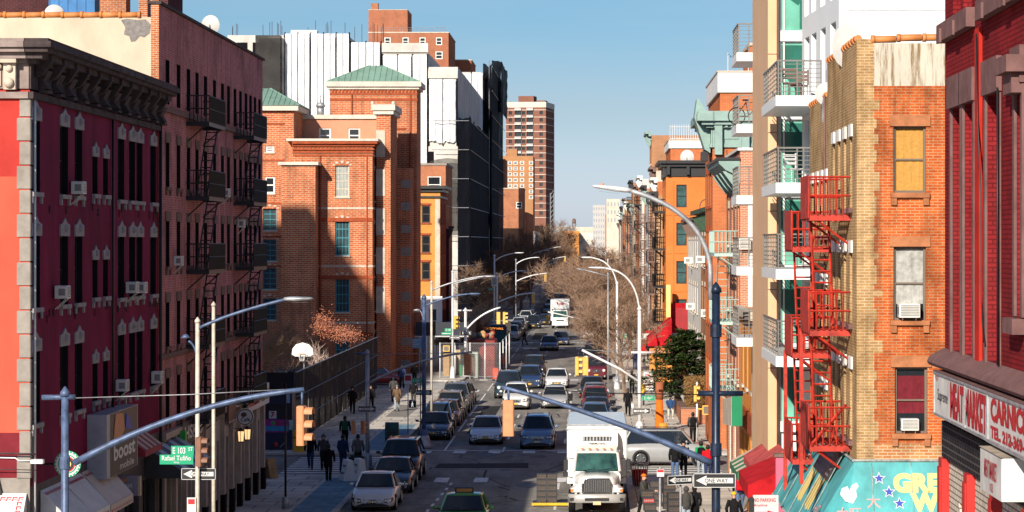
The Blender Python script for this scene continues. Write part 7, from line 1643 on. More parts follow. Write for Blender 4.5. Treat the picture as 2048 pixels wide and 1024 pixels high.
for k in range(7):g=MB(); g.box(1.284,1.2+k*1.5,1.35,1.292,2.5+k*1.5,2.35,CARGL); g.build('side_window',bs)
g=MB(); g.box(1.283,.2,1.0,1.288,11.9,1.15,WHITEM); g.build('stripe',bs); g=MB(); g.box(-1.28,-.08,.3,1.28,.02,.55,TRIM); g.build('bumper',bs)
for s in(-1,1):
 for y in(2.4,9):g=MB(); g.tube([(s*1.0,y,.48),(s*1.295,y,.48)],.48,RUBBER,16); g.build('wheel',bs)
for s in(-1,1):g=MB(); g.rbox(s*1.5-.1,-.2,1.9,s*1.5+.1,-.1,2.4,TRIM,.03); g.bar((s*1.2,0,2.5),(s*1.5,-.15,2.4),.03,TRIM); g.build('mirror',bs)
# ============================================================ people
SKIN=[mat('skin_light',(.52,.30,.21),.6,var=.1),mat('skin_tan',(.36,.19,.12),.6,var=.1),mat('skin_dark',(.10,.055,.035),.6,var=.1)]
HAIR=[mat('hair_black',(.012,.01,.009),.7),mat('hair_brown',(.05,.028,.015),.7)]
def cloth(n_,c):return mat('cloth_'+n_,c,.9,var=.25,scale=9)
CL=dict(black=cloth('black',(.012,.012,.014)),char=cloth('charcoal',(.065,.062,.06)),navy=cloth('navy',(.03,.045,.11)),blue=cloth('blue',(.03,.07,.18)),jean=cloth('jean',(.09,.15,.28)),pale=cloth('pale_jean',(.30,.36,.42)),grey=cloth('grey',(.16,.16,.16)),brown=cloth('brown',(.15,.095,.06)),green=cloth('green',(.01,.33,.10)),dgreen=cloth('dark_green',(.03,.10,.06)),red=cloth('red',(.55,.012,.02)),orange=cloth('orange',(.75,.16,.02)),yellow=cloth('yellow',(.75,.46,.03)),cream=cloth('cream',(.55,.50,.42)),white=cloth('white',(.72,.72,.70)))
def V(*a):return Vector(a)
_pd={}
def pose_points(pose,ph):
 """joints of a 1.75 m figure facing -Y; ph swaps the leading leg"""
 s=1 if ph==0 else-1
 J=dict(pel=V(0,0,.93),spi=V(0,-.01,1.14),che=V(0,-.005,1.33),nec=V(0,0,1.49),hea=V(0,-.02,1.61),top=V(0,-.01,1.72))
 for i,k in((-1,'L'),(1,'R')):
  J['hip'+k]=V(i*.095,0,.9); J['sh'+k]=V(i*.185,0,1.42)
  if pose=='walk':
   f=i*s
   J['kne'+k]=V(i*.1,-.16*f-.04,.5); J['ank'+k]=V(i*.1,-.24*f+(.1 if f<0 else 0),.09+(.08 if f<0 else 0)); J['toe'+k]=J['ank'+k]+V(i*.02,-.17,-.055-(.05 if f<0 else 0))
   J['elb'+k]=V(i*.25,.13*f+.02,1.14); J['wri'+k]=V(i*.25,.14*f-.12,.92)
  elif pose=='sit':
   J['kne'+k]=V(i*.13,-.42,.5); J['ank'+k]=V(i*.13,-.46,.09); J['toe'+k]=V(i*.14,-.63,.03)
   J['elb'+k]=V(i*.24,-.06,.95); J['wri'+k]=V(i*.14,-.3,.66)
  elif pose=='push':
   f=i*s; J['kne'+k]=V(i*.1,-.1*f,.5); J['ank'+k]=V(i*.1,-.2*f,.09); J['toe'+k]=J['ank'+k]+V(0,-.17,-.055)
   J['elb'+k]=V(i*.24,-.16,1.15); J['wri'+k]=V(i*.2,-.42,1.1)
  else:
   J['kne'+k]=V(i*.1,-.02,.5); J['ank'+k]=V(i*.11,.02,.09); J['toe'+k]=V(i*.14,-.15,.035)
   J['elb'+k]=V(i*.25,.03,1.14); J['wri'+k]=V(i*.23,-.09,.92)
 if pose=='sit':
  d=V(0,0,-.38)
  for k in list(J):
   if k[:3]in('pel','spi','che','nec','hea','top','hip')or k[:2]=='sh':J[k]=J[k]+d
 return J
def person_data(pose,ph,long_):
 key=(pose,ph,long_)
 if key in _pd:return _pd[key]
 J=pose_points(pose,ph); vs,es,rad=[],[],[]
 def add(p,r,par=None):
  vs.append(tuple(p)); rad.append(r); i=len(vs)-1
  if par is not None:es.append((par,i))
  return i
 pe=add(J['pel'],(.14,.11)); sp_=add(J['spi'],(.13,.1),pe); ch=add(J['che'],(.15,.11),sp_); ne=add(J['nec'],(.055,.055),ch); hd=add(J['hea']+V(0,.01,-.03),(.072,.085),ne); h2=add(J['hea']+V(0,.012,.04),(.078,.092),hd); tp=add(J['top']-V(0,0,.02),(.05,.06),h2); add(J['hea']+V(0,-.115,-.01),(.012,.016),hd)
 for i,k in((-1,'L'),(1,'R')):
  a=add(J['hip'+k],(.085,.085),pe); b=add(J['kne'+k],(.055,.055),a); c=add(J['ank'+k],(.037,.037),b); add(J['toe'+k],(.032,.03),c)
  a=add(J['sh'+k],(.055,.055),ch); b=add(J['elb'+k],(.04,.04),a); c=add(J['wri'+k],(.027,.027),b)
  dv=(J['wri'+k]-J['elb'+k]).normalized(); sd=V(0,1,0)if abs(dv.y)<.8 else V(0,0,1); sd=(sd-dv*sd.dot(dv)).normalized()
  pm=add(J['wri'+k]+dv*.075,(.028,.036),c)
  for f_,(o_,l_)in enumerate(((-.03,.075),(-.01,.088),(.01,.082),(.03,.065))):
   m1=add(J['wri'+k]+dv*(.075+l_*.5)+sd*o_,(.009,.009),pm); add(J['wri'+k]+dv*(.075+l_)+sd*o_*1.1+V(-i*.02,0,0),(.008,.008),m1)
  add(J['wri'+k]+dv*.06-sd*.055+V(-i*.015,0,0),(.01,.01),c)
 me=bpy.data.meshes.new('person_body'); me.from_pydata(vs,es,[]); tmp=bpy.data.objects.new('tmp',me); COL.objects.link(tmp)
 tmp.modifiers.new('skin','SKIN'); sv=me.skin_vertices[0].data
 for i,r_ in enumerate(rad):sv[i].radius=r_
 sv[0].use_root=True; ss=tmp.modifiers.new('sub','SUBSURF'); ss.levels=1; ss.render_levels=1
 dg=bpy.context.evaluated_depsgraph_get(); dg.update(); body=bpy.data.meshes.new_from_object(tmp.evaluated_get(dg)); bpy.data.objects.remove(tmp)
 for p in body.polygons:p.use_smooth=True
 body.materials.clear(); body.materials.append(SKIN[0])
 D={'body':body}
 ell=lambda c,rx,ry,n=12:[(c[0]+rx*cos(2*pi*j/n),c[1]+ry*sin(2*pi*j/n),c[2])for j in range(n)]
 g=MB(); b0=J['pel']; lo=(-.32 if long_ else-.08)if pose!='sit' else-.02
 g.loft([ell(b0+V(0,0,lo),.205 if long_ else.18,.155),ell(b0+V(0,0,.08),.175,.135),ell(J['spi'],.178,.135),ell(J['che'],.205,.14),ell(J['che']+V(0,0,.09),.19,.125),ell(J['nec']-V(0,0,.02),.085,.085),ell(J['nec']+V(0,.01,.03),.075,.08)],CL['black'],True,True)
 for k in 'LR':g.tube([J['sh'+k]+(J['che']-J['sh'+k])*.15,J['sh'+k],(J['sh'+k]+J['elb'+k])/2,J['elb'+k],J['wri'+k]],[.06,.078,.068,.062,.048],CL['black'],9)
 D['jacket']=g.data('jacket')
 g=MB(); g.loft([ell(b0-V(0,0,.1),.165,.125),ell(b0+V(0,0,.06),.165,.125)],CL['black'],True,True)
 for k in 'LR':g.tube([J['hip'+k]+V(0,0,.04),(J['hip'+k]+J['kne'+k])/2,J['kne'+k],(J['kne'+k]+J['ank'+k])/2,J['ank'+k]+V(0,0,-.03)],[.098,.09,.072,.068,.06],CL['black'],9)
 D['trousers']=g.data('trousers')
 for k in 'LR':
  g=MB(); a,t_=J['ank'+k],J['toe'+k]; g.tube([a+V(0,.06,-.055),a+V(0,0,-.045),(a+t_)/2+V(0,0,-.02),t_+V(0,-.04,-.0)],[.03,.05,.046,.028],CL['black'],8); D['shoe'+k]=g.data('shoe')
 g=MB(); rings=[]; c=J['hea']+V(0,.02,.045)
 for j in range(6):t_=pi/2*j/5.2; rings.append([(c[0]+.098*cos(t_)*cos(2*pi*i/12),c[1]+.112*cos(t_)*sin(2*pi*i/12)+.012,c[2]-.02+.11*sin(t_)-(.09 if j==0 and sin(2*pi*i/12)>-.3 else 0))for i in range(12)])
 g.loft(rings,HAIR[0],True,True); D['hair']=g.data('hair')
 g=MB();
 for s in(-1,1):g.ball(J['hea']+V(s*.032,-.083,.015),.011,CL['white'],6,4); g.ball(J['hea']+V(s*.032,-.092,.015),.006,HAIR[0],5,4)
 D['eye']=g.data('eye'); g=MB(); g.ball(J['hea']+V(0,-.084,-.055),.022,mat('lips',(.30,.10,.08),.5),8,5,1,.4,.35); D['mouth']=g.data('mouth')
 g=MB(); rings=[]; c=J['hea']+V(0,.025,.02)
 for j in range(7):t_=-.9+(pi/2+.9)*j/6.2; rings.append([(c[0]+.115*cos(t_)*cos(2*pi*i/12),c[1]+.12*cos(t_)*sin(2*pi*i/12)+.02,c[2]+.125*sin(t_))for i in range(12)])
 g.loft(rings,CL['black'],False,True); D['hood']=g.data('hood')
 g=MB(); rings=[]; c=J['hea']+V(0,.01,.05)
 for j in range(6):t_=pi/2*j/5.2; rings.append([(c[0]+.105*cos(t_)*cos(2*pi*i/12),c[1]+.12*cos(t_)*sin(2*pi*i/12),c[2]+.115*sin(t_))for i in range(12)])
 g.loft(rings,CL['black'],True,True); D['cap']=g.data('cap'); D['J']=J
 _pd[key]=D; return D
def person(label,x,y,z=.14,rz=0,pose='walk',ph=0,jac='black',tr='black',head='hair',hc=None,skin=0,long_=False,s=1.0,shoe='black',hair=0):
 D=person_data(pose,ph,long_); o=inst('person',D['body'],None,(x,y,z),rz); o.scale=(s,)*3; tag(o,label,'person','people on the street')
 o.material_slots[0].link='OBJECT'; o.material_slots[0].material=SKIN[skin]
 def part(nm,d,m):
  p=inst(nm,d,o)
  p.material_slots[0].link='OBJECT'; p.material_slots[0].material=m
 part('jacket',D['jacket'],CL[jac]); part('trousers',D['trousers'],CL[tr]); part('shoe',D['shoeL'],CL[shoe]); part('shoe',D['shoeR'],CL[shoe])
 inst('eye',D['eye'],o); inst('mouth',D['mouth'],o)
 if head=='hood':part('hood',D['hood'],CL[hc or jac])
 elif head=='cap':part('cap',D['cap'],CL[hc])
 else:part('hair',D['hair'],HAIR[hair])
 return o
_bp=None
def backpack(p,rz,label,c,dy=.2,z=1.22):
 global _bp
 if _bp is None:
  g=MB(); g.rbox(-.16,-.09,-.24,.16,.1,.24,CL['black'],.05); a=g.data('backpack'); g=MB(); g.rbox(-.12,.1,-.2,.12,.15,.02,CL['black'],.03); b=g.data('pocket'); g=MB()
  for s in(-1,1):g.tube([(s*.12,-.09,-.2),(s*.13,-.14,0),(s*.11,-.09,.2)],.02,CL['black'],5)
  _bp=a,b,g.data('strap')
 o=inst('backpack',_bp[0],None,p.location+Vector((-sin(rz)*dy,cos(rz)*dy,z)),rz); o.material_slots[0].link='OBJECT'; o.material_slots[0].material=CL[c]
 q=inst('pocket',_bp[1],o); q.material_slots[0].link='OBJECT'; q.material_slots[0].material=CL[c]; inst('strap',_bp[2],o); return tag(o,label,'backpack')
_bag=None
def bag(p,rz,label,m,side=1,sc_=1.0):
 global _bag
 if _bag is None:
  g=MB(); n=10; g.loft([[(r_*cos(2*pi*i/n)*.75,r_*sin(2*pi*i/n)*.5+.01*(i%2),z)for i in range(n)]for r_,z in((.14,-.42),(.19,-.36),(.18,-.2),(.11,-.08))],CL['white'],True,True); a=g.data('shopping_bag'); g=MB()
  for s in(-1,1):g.tube([(s*.05,0,-.09),(s*.04,0,-.02),(0,0,0)],.008,CL['white'],4)
  _bag=a,g.data('handle')
 d=Vector((side*.27*cos(rz),side*.27*sin(rz),.86)); o=inst('shopping_bag',_bag[0],None,p.location+d,rz); o.scale=(sc_,)*3
 for s_ in o.material_slots:s_.link='OBJECT'; s_.material=m
 q=inst('handle',_bag[1],o); return tag(o,label,'bag','carried shopping bags')
def at(px,Y):return XP(px,Y)
B=R(180)
# left pavement and crossing
person('person in a black jacket with a purple top, left of three on the crossing',at(621,128.5),128.5,0,0,jac='black',tr='navy')
person('long-haired person in a dark printed sweater, middle of three on the crossing',at(647,128),128,0,.2,ph=1,jac='char',tr='black',head='hood')
person('person in black walking away alone with arms bent, front of the crossing',at(657,120.5),120.5,.14,B,pose='walk',jac='black',tr='black')
person('tall person in navy looking over a shoulder behind the black bin',at(686,127),127,0,B-.4,pose='stand',jac='navy',tr='navy',s=1.06)
p=person('person in black with a green backpack walking away past the orange signals',at(690,140),140,.14,B,jac='black',tr='black'); backpack(p,B,'dark green backpack on the person past the orange signals','dgreen')
p=person('person hauling a grey bundle beside the weathered grey pole',at(716,126.5),126.5,.14,B,jac='grey',tr='black'); bag(p,B,'bulky dark green sack beside the weathered grey pole',CL['dgreen'],1,1.6)
person('person in brown padded coat and pale jeans on the sunlit left pavement',at(794,170),170,.14,B,ph=1,jac='brown',tr='pale',head='cap',hc='grey',long_=True)
person('person in a dark jacket just ahead of the brown padded coat',at(787,180),180,.14,B,jac='char',tr='black')
person('tall person in navy walking on the shaded side street, left',at(804,198),198,0,B,ph=1,jac='navy',tr='black',s=1.08)
person('person in black standing behind the E 104 sign post',at(827,176),176,.14,B,jac='black',tr='char')
person('person in black with a red hem walking along the dark fence',at(705,168),168,.14,.1,jac='black',tr='black',head='hood')
person('person in black between the fence and the weathered grey pole',at(742,170),170,.14,0,ph=1,jac='black',tr='black')
person('person in shade on the far side street near the fence end',at(829,205),205,0,B,jac='black',tr='black')
person('site worker in orange vest and helmet beside the orange barrier',at(1006,222),222,0,1.2,pose='stand',jac='orange',tr='char',head='cap',hc='yellow')
person('pedestrian in black crossing the avenue at the second intersection',at(1049,283),283,0,R(-90),jac='black',tr='black',head='cap',hc='black',long_=True)
# right pavement
d_=person('delivery worker in an orange cap and green hood pushing a loaded hand truck',at(1287,104.5),104.5,.14,R(60),pose='push',jac='char',tr='black',head='cap',hc='orange')
person('person in a black coat and jeans seen from behind beside the silver crossover',at(1350,121),121,.14,B,pose='stand',jac='black',tr='jean',s=1.02)
person('hooded person in black facing the viewer beside the silver crossover',at(1367,122),122,.14,0,pose='stand',jac='black',tr='black',head='hood',skin=0)
p=person('person in a bright green jacket walking away by the navy pole',at(1402,122),122,.14,B,jac='green',tr='pale'); backpack(p,B,'black backpack on the bright green jacket','black')
person('person in a red jacket half hidden by the navy pole',at(1416,120),120,.14,B,ph=1,jac='red',tr='navy',skin=2)
p=person('person in dark clothes walking away toward the brick planter',at(1386,143),143,.14,B,jac='char',tr='black',ph=1); backpack(p,B,'black backpack on the person near the brick planter','black')
person('person in a cap, blue jacket and cream trousers sitting on the planter wall',at(1341,157.6),157.6,.42+.14,0,pose='sit',jac='blue',tr='cream',head='cap',hc='black',skin=2,shoe='white')
p=person('person in a long black coat on the right pavement behind the white pole',at(1256,166),166,.14,0,jac='black',tr='black',long_=True,skin=2); bag(p,0,'white bag carried by the person in the long black coat',CL['white'],1)
person('person in a yellow jacket on the right pavement behind the white pole',at(1284,176),176,.14,B,jac='yellow',tr='navy')
person('person in a dark coat among others under the bare tree',at(1264,190),190,.14,B,ph=1,jac='char',tr='black',head='hood')
person('person in a bright red jacket left of the evergreen',at(1305,192),192,.14,.3,pose='stand',jac='red',tr='black')
person('heavy person in a black jacket walking away by the red kiosk',at(1298,246),246,.14,B,jac='black',tr='black',s=1.05)
person('person in blue jeans on the right pavement before the red kiosk',at(1270,226),226,.14,B,ph=1,jac='navy',tr='blue')
person('person in dark grey crossing the far right pavement',at(1262,270),270,.14,B,jac='grey',tr='black')
person('bald person in a dark hooded jacket under the green awning end',at(1496,104),104,.14,R(70),jac='navy',tr='grey',skin=1,hair=1)
p=person('person in a yellow knit hat and black leather jacket pulling bags, right foreground',at(1468,97),97,.14,R(160),jac='black',tr='grey',head='cap',hc='yellow'); bag(p,R(160),'white plastic bag left of the yellow knit hat',CL['white'],1,1.3); bag(p,R(160),'white plastic bag right of the yellow knit hat',CL['white'],-1,1.3)
p=person('person in navy carrying a red backpack behind the yellow hat',at(1480,106),106,.14,B,jac='navy',tr='jean',ph=1); backpack(p,B,'red backpack behind the yellow knit hat','red')
person('person in a black hooded coat standing left of the navy pole',at(1372,100),100,.14,R(200),pose='stand',jac='char',tr='pale',head='hood',s=.97)
person('person in a long black coat beside the hooded one left of the navy pole',at(1389,100.5),100.5,.14,R(180),pose='stand',jac='black',tr='black',long_=True,s=.97)
# ============================================================ loose objects
CRATEM=mat('dark_crate',(.03,.03,.033),.6,var=.3); CRL=mat('crate_white_print',(.34,.31,.28),.6,var=.6,scale=14); CRATEB=mat('crate_brown',(.09,.06,.045),.6,var=.3); CRR=mat('crate_red_print',(.45,.02,.03),.5,var=.3,scale=10)
_cr={}
def crate(x,y,z,label,red=False,rz=0,sx=.42,sz=.24):
 if red not in _cr:
  g=MB(); g.rbox(-.5,-.35,0,.5,.35,1,CRATEM,.03); a=g.data('drinks_crate'); g=MB(); g.box(-.42,-.358,.2,.42,-.351,.75,CRR if red else CRATEB)
  for i in range(5):g.box(-.36+i*.16,-.362,.35,-.28+i*.16,-.3585,.62,CRL if red else CRATEM)
  _cr[red]=a,g.data('print')
 o=inst('drinks_crate',_cr[red][0],None,(x,y,z),rz); o.scale=(sx,.45,sz); inst('print',_cr[red][1],o); return tag(o,label,'crate','drinks crates around the white truck')
ordn=['lowest','second lowest','middle','second highest','topmost']
for c_ in range(2):
 for k in range(5):crate(-2.27+.45*c_,110.6,.16+.245*k,f'dark drinks crate, {ordn[k]} in the {"left" if c_ == 0 else "right"} stack beside the truck\'s front')
o=thing('pallet_lift','flat tail-lift platform with a yellow edge under the crate stacks beside the truck','platform',(-1.9,110.8,0)); g=MB(); g.box(-.75,-.5,.08,.75,.6,.15,TRIM); g.build('deck',o); g=MB(); g.box(-.78,-.56,.05,.78,-.501,.16,YEL); g.build('edge',o)
for k in range(2):g=MB(); g.tube([(-.5+k,.2,.045),(-.42+k,.2,.045)],.045,RUBBER,8); g.build('wheel',o)
o=thing('hand_truck','hand truck tilted under a stack of drinks cases beside the delivery worker','hand truck',(at(1297,103),103.6,.14)); o.rotation_euler=(0,R(-12),R(10)); g=MB()
for s in(-1,1):g.bar((s*.2,.3,.1),(s*.2,.3,1.3),.02,BLACKM)
for z in(.3,.7,1.1):g.bar((-.2,.3,z),(.2,.3,z),.015,BLACKM)
g.build('frame',o); g=MB(); g.box(-.24,-.3,.08,.24,.3,.1,BLACKM); g.build('toe_plate',o)
for s in(-1,1):g=MB(); g.tube([(s*.22,.38,.12),(s*.28,.38,.12)],.12,RUBBER,12); g.build('wheel',o)
for k in range(4):crate(at(1297,103)+.12+.0-.055*k*1.0*-1*-1,103.6,.26+.27*k,['bottom drinks case with white letters on the tilted hand truck','second drinks case with white letters on the tilted hand truck','bright red drinks case on the tilted hand truck','top drinks case with white letters on the tilted hand truck'][k],k==2,.08,.5,.265)
for c_,(px,Y)in enumerate([(1312,109),(1338,108),(1347,104)]):
 for k in range(4+c_%2):crate(at(px,Y),Y,.14+.27*k,f'black empty crate, {ordn[k]} in the {["stack behind the delivery worker", "tall stack left of the one way signs", "front stack under the angled one way sign"][c_]}',False,.1*c_,.5,.265)
crate(at(1334,101),101,.14,'blue-black crate alone at the foot of the black stacks',False,.3,.4,.3)
# bins, barriers, boxes
o=thing('litter_bin','black wire litter bin behind the white barriers on the left','bin',(at(713,122.6),122.6,.14)); g=MB()
for k in range(18):a=2*pi*k/18; g.bar((.27*cos(a),.27*sin(a),.05),(.36*cos(a),.36*sin(a),.95),.016,BLACKM)
g.build('basket',o); g=MB(); g.tube([(.36*cos(2*pi*k/18),.36*sin(2*pi*k/18),.95)for k in range(19)],.03,BLACKM,5); g.cyl((0,0,0),.28,.06,BLACKM,14); g.build('rim',o); g=MB(); g.cyl((0,0,.07),.26,.8,CL['black'],12,.33); g.build('liner',o)
o=thing('litter_bin','grey wire litter bin with red bag beside the white street light pole','bin',(at(1279,118),118,.14)); g=MB()
for k in range(18):a=2*pi*k/18; g.bar((.3*cos(a),.3*sin(a),.05),(.4*cos(a),.4*sin(a),1.05),.014,GREYM)
g.build('basket',o); g=MB(); g.tube([(.4*cos(2*pi*k/18),.4*sin(2*pi*k/18),1.05)for k in range(19)],.03,GREYM,5); g.build('rim',o); g=MB(); g.cyl((0,0,.05),.28,.7,CL['red'],12,.34); g.build('liner',o)
for px,Y,l in((696,121.0,'white plastic road barrier nearer the crossing walkers'),(719,121.6,'white plastic road barrier leaning beside the parked black car')):
 o=thing('road_barrier',l,'barrier',(at(px,Y),Y,.14),R(20)); g=MB(); prof=[(-.32,0),(-.32,.2),(-.2,.42),(-.13,.95),(.13,.95),(.2,.42),(.32,.2),(.32,0)]; g.prism([(x,-.45,z)for x,z in prof],(0,.9,0),WHITEP); g.build('shell',o)
 g=MB();
 for z in(.3,.62):g.box(-.33 if z<.4 else-.2,-.2,z,.33 if z<.4 else.2,.2,z+.1,GREYST)
 g.build('slot',o)
o=thing('mailbox','dark green relay mailbox standing on the left pavement corner','mailbox',(at(783,141),141.3,.14)); g=MB(); g.box(-.36,-.3,.12,.36,.3,1.0,DARKGREEN); g.loft([[(-.36,.3*cos(a),1.0+.3*sin(a))for a in[pi*k/8 for k in range(9)]],[(.36,.3*cos(a),1.0+.3*sin(a))for a in[pi*k/8 for k in range(9)]]],DARKGREEN,True,True,close=False); g.build('body',o)
for x in(-.3,.3):
 for y_ in(-.24,.24):g=MB(); g.box(x-.04,y_-.04,0,x+.04,y_+.04,.119,DARKGREEN); g.build('leg',o)
g=MB(); g.box(-.22,-.306,.55,.22,-.301,.8,BLACKP); g.build('label_plate',o)
o=thing('cement_mixer','yellow-orange tool trailer with a round drum on the right corner pavement','mixer',(at(1308,138),138.5,.14)); MIX=mat('machine_yellow',(.70,.33,.05),.5,var=.25,scale=4); g=MB(); g.rbox(-.7,-.4,.35,.25,.4,1.05,MIX,.06); g.build('housing',o); g=MB(); g.box(-.69,-.41,.45,-.25,-.402,.95,mat('machine_cream',(.62,.42,.2),.5)); g.build('hatch',o)
g=MB(); g.tube([(.5,0,.35),(.5,0,.5),(.5,0,.95),(.5,0,1.2),(.5,0,1.45)],[.2,.38,.4,.28,.2],MIX,14); g.build('drum',o); g=MB(); g.box(.34,-.41,.75,.62,-.385,.95,BLUETX); g.build('badge',o)
for s in(-1,1):g=MB(); g.tube([(-.2,s*.45,.26),(-.2,s*.58,.26)],.26,RUBBER,14); g.build('wheel',o)
o=thing('traffic_barrel','bright orange barrel beside the brick planter','barrel',(at(1319,152),152,.14)); g=MB(); g.tube([(0,0,0),(0,0,.08),(0,0,.09),(0,0,.9),(0,0,1.9)],[.36,.36,.28,.25,.2],CL['orange'],14); g.build('drum',o); g=MB(); g.cyl((0,0,1.9),.24,1.0,mat('dull_terracotta',(.35,.12,.06),.8,var=.3),12); g.build('column_top',o)
o=thing('sandwich_board','small wooden sandwich board at the end of the shaded shopfront','board',(at(541,122),122,.14),R(60)); g=MB(); g.hexa([(-.3,-.25,0),(.3,-.25,0),(.3,-.21,0),(-.3,-.21,0),(-.3,-.03,.95),(.3,-.03,.95),(.3,.01,.95),(-.3,.01,.95)],WOOD); g.build('front_board',o); g=MB(); g.hexa([(-.3,.21,0),(.3,.21,0),(.3,.25,0),(-.3,.25,0),(-.3,.02,.95),(.3,.02,.95),(.3,.05,.95),(-.3,.05,.95)],WOOD); g.build('rear_board',o)
# building site on the left
sx0,sx1,sy0,sy1=at(880,213),at(1000,213),213,236
o=thing('chain_link_fence','chain-link fence with pale posts around the small building site','fence',((sx0+sx1)/2,sy0,0)); og=tuple(o.location)
for x in[sx0+(sx1-sx0)*k/4 for k in range(5)]:g=MB(); g.tube([(x,sy0,0),(x,sy0,3.0)],.05,WHITEM,6); g.build('post',o,og)
for y_ in(220,228,236):g=MB(); g.tube([(sx1,y_,0),(sx1,y_,3.0)],.05,WHITEM,6); g.build('post',o,og)
g=MB()
for z in(.2,2.95):g.bar((sx0,sy0,z),(sx1,sy0,z),.03,GREYM); g.bar((sx1,sy0,z),(sx1,sy1,z),.03,GREYM)
g.build('rail',o,og); g=MB(); n_=34
for k in range(n_+12):
 a=sx0+(sx1-sx0)*(k-12)/n_; b=a+(sx1-sx0)*12/n_
 for(p_,q_)in(((a,.2),(b,2.9)),((b,.2),(a,2.9))):
  (xa,za),(xb,zb)=p_,q_
  def clip(x_,xo,z_,zo):
   if x_<sx0:return sx0,z_+(zo-z_)*(sx0-x_)/(xo-x_)
   if x_>sx1:return sx1,z_+(zo-z_)*(sx1-x_)/(xo-x_)
   return x_,z_
  if max(xa,xb)<=sx0 or min(xa,xb)>=sx1:continue
  A_,B_=clip(xa,xb,za,zb),clip(xb,xa,zb,za); g.bar((A_[0],sy0,A_[1]),(B_[0],sy0,B_[1]),.009,GREYM)
g.build('mesh',o,og)
RUST=mat('rusty_red_container',(.26,.035,.025),.65,var=.4,scale=1.5)
def boxthing(name,label,cat,px0,px1,py1,Y,d,m,extra=None,zb=0):
 o=thing(name,label,cat,(XP((px0+px1)/2,Y),Y,zb)); w_=(XP(px1,Y)-XP(px0,Y))/2; h_=ZP(py1,Y)-zb; g=MB(); g.rbox(-w_,0,.0,w_,d,h_,m,.04); g.build('body',o); g=MB()
 if extra=='ribs':
  for k in range(int(w_*2/.25)):g.box(-w_+.1+k*.25,-.04,.1,-w_+.2+k*.25,-.001,h_-.1,m)
  g.build('rib',o)
 elif extra=='door':g.box(-w_*.6,-.02,.1,w_*.6,-.001,h_*.85,STONE); g.build('door',o)
 else:g.box(-w_*1.03,-.03,h_*.82,w_*1.03,d*1.02,h_*.86,m if extra is None else extra); g.build('rim',o)
 return o
boxthing('site_container','dark red ribbed container behind the chain-link fence','container',958,990,692,216,6,RUST,'ribs'); boxthing('rubble_skip','rust-red skip heaped with rubble on the building site','skip',934,990,681,226,5,RUST)
boxthing('site_hut','pale green site hut with a brown door behind the fence','hut',929,956,705,215,2.2,mat('pale_green_hut',(.50,.58,.46),.6,var=.2),'door'); boxthing('site_toilet','bright green portable box inside the fence','box',919,930,730,214.6,.6,GREENP)
boxthing('plywood_stack','plywood boxes piled at the left end of the building site','boxes',886,908,708,215,2.0,WOOD); boxthing('plywood_crate','smaller plywood crate on the building site between pole and hut','boxes',910,921,700,217,1.0,mat('pale_plywood',(.58,.42,.24),.8,var=.25))
o=boxthing('water_barrier','bright orange-red plastic barrier at the building site corner','barrier',985,997,736,213,.8,mat('barrier_red',(.60,.07,.02),.5)); o.location.x+=.0
q=thing('walk_signal','yellow pedestrian signal on the fence of the building site','walk signal',tuple(pt(893,697,212.8))); g=MB(); g.rbox(-.28,-.12,-.25,.28,.1,.25,YELLOWS,.03); g.build('housing',q); g=MB(); g.box(-.2,-.126,-.18,.2,-.121,.18,_m['dull_lens']); g.build('lens',q)
g=MB(); r=random.Random(4); o=thing('rubble_pile','heap of grey rubble and green scrap on top of the red skip','rubble',(at(962,228),228,2.9))
for k in range(26):s_=r.uniform(.12,.3); g.ball((r.uniform(-1.1,1.1),r.uniform(-.8,.8),r.uniform(0,.35)),s_,[GREYST,WOOD,MINT,RUST][k%4],6,4)
g.build('debris',o)
# red kiosk, bikes, red canopy by the orange building
awning('awning','bright red canopy in front of the bright orange building',XO+.3,205.5,210.9,3.6,5.2,1.9,REDAW,drop=.6)
o=thing('canopy_sign','bright red upright sign panel fixed to the orange building over its canopy','sign',(XO+1.0,210,3.9)); g=MB(); g.rbox(-.8,.2,.0,1.3,.5,2.4,REDAW,.04); g.build('panel',o); g=MB(); g.box(-.2,.19,.3,.9,.199,2.0,mat('darker_red',(.33,.01,.015),.6)); g.build('inset',o); g=MB(); g.box(-.82,.15,-.25,1.3,.19,-.02,WHITES); g.build('stripe',o)
o=thing('blade_sign','tall yellow sign on the left edge of the orange building','sign',(at(1337,209),209,5.2)); g=MB(); g.rbox(-.18,0,0,.18,.5,2.6,YELTX,.03); g.build('panel',o); g=MB(); g.bar((.18,.25,1.2),(.6,1.9,1.2),.03,BLACKM); g.build('bracket',o)
o=thing('kiosk','red kiosk with white print on the far right pavement','kiosk',(at(1290,262),262,.14)); g=MB(); g.rbox(-.75,0,0,.75,1.2,2.2,REDAW,.06); g.build('body',o); g=MB(); g.box(-.5,-.008,1.3,.5,-.001,1.9,WHITES); g.build('print',o)
bicycle(at(1288,232),232,.14,R(80),'black bicycle leaning beside the orange shop sign on the right pavement')
o=thing('orange_booth','small orange booth on the right pavement left of the evergreen','booth',(at(1322,205),205,.14)); g=MB(); g.rbox(-.9,0,0,.9,1.5,2.7,LOWOR,.05); g.build('body',o); g=MB(); g.box(-.92,-.02,2.2,.92,-.001,2.65,ORANGES); g.build('fascia',o)
o=thing('notice_board','white notice board with red marks on the right pavement','board',(at(1297,186),186,.14)); g=MB(); g.box(-.35,0,.5,.35,.04,1.9,WHITES); g.build('board',o); g=MB()
for k in range(4):g.box(-.25,-.006,.8+k*.25,.2-.1*(k%2),-.001,.88+k*.25,REDTX)
g.build('print',o)
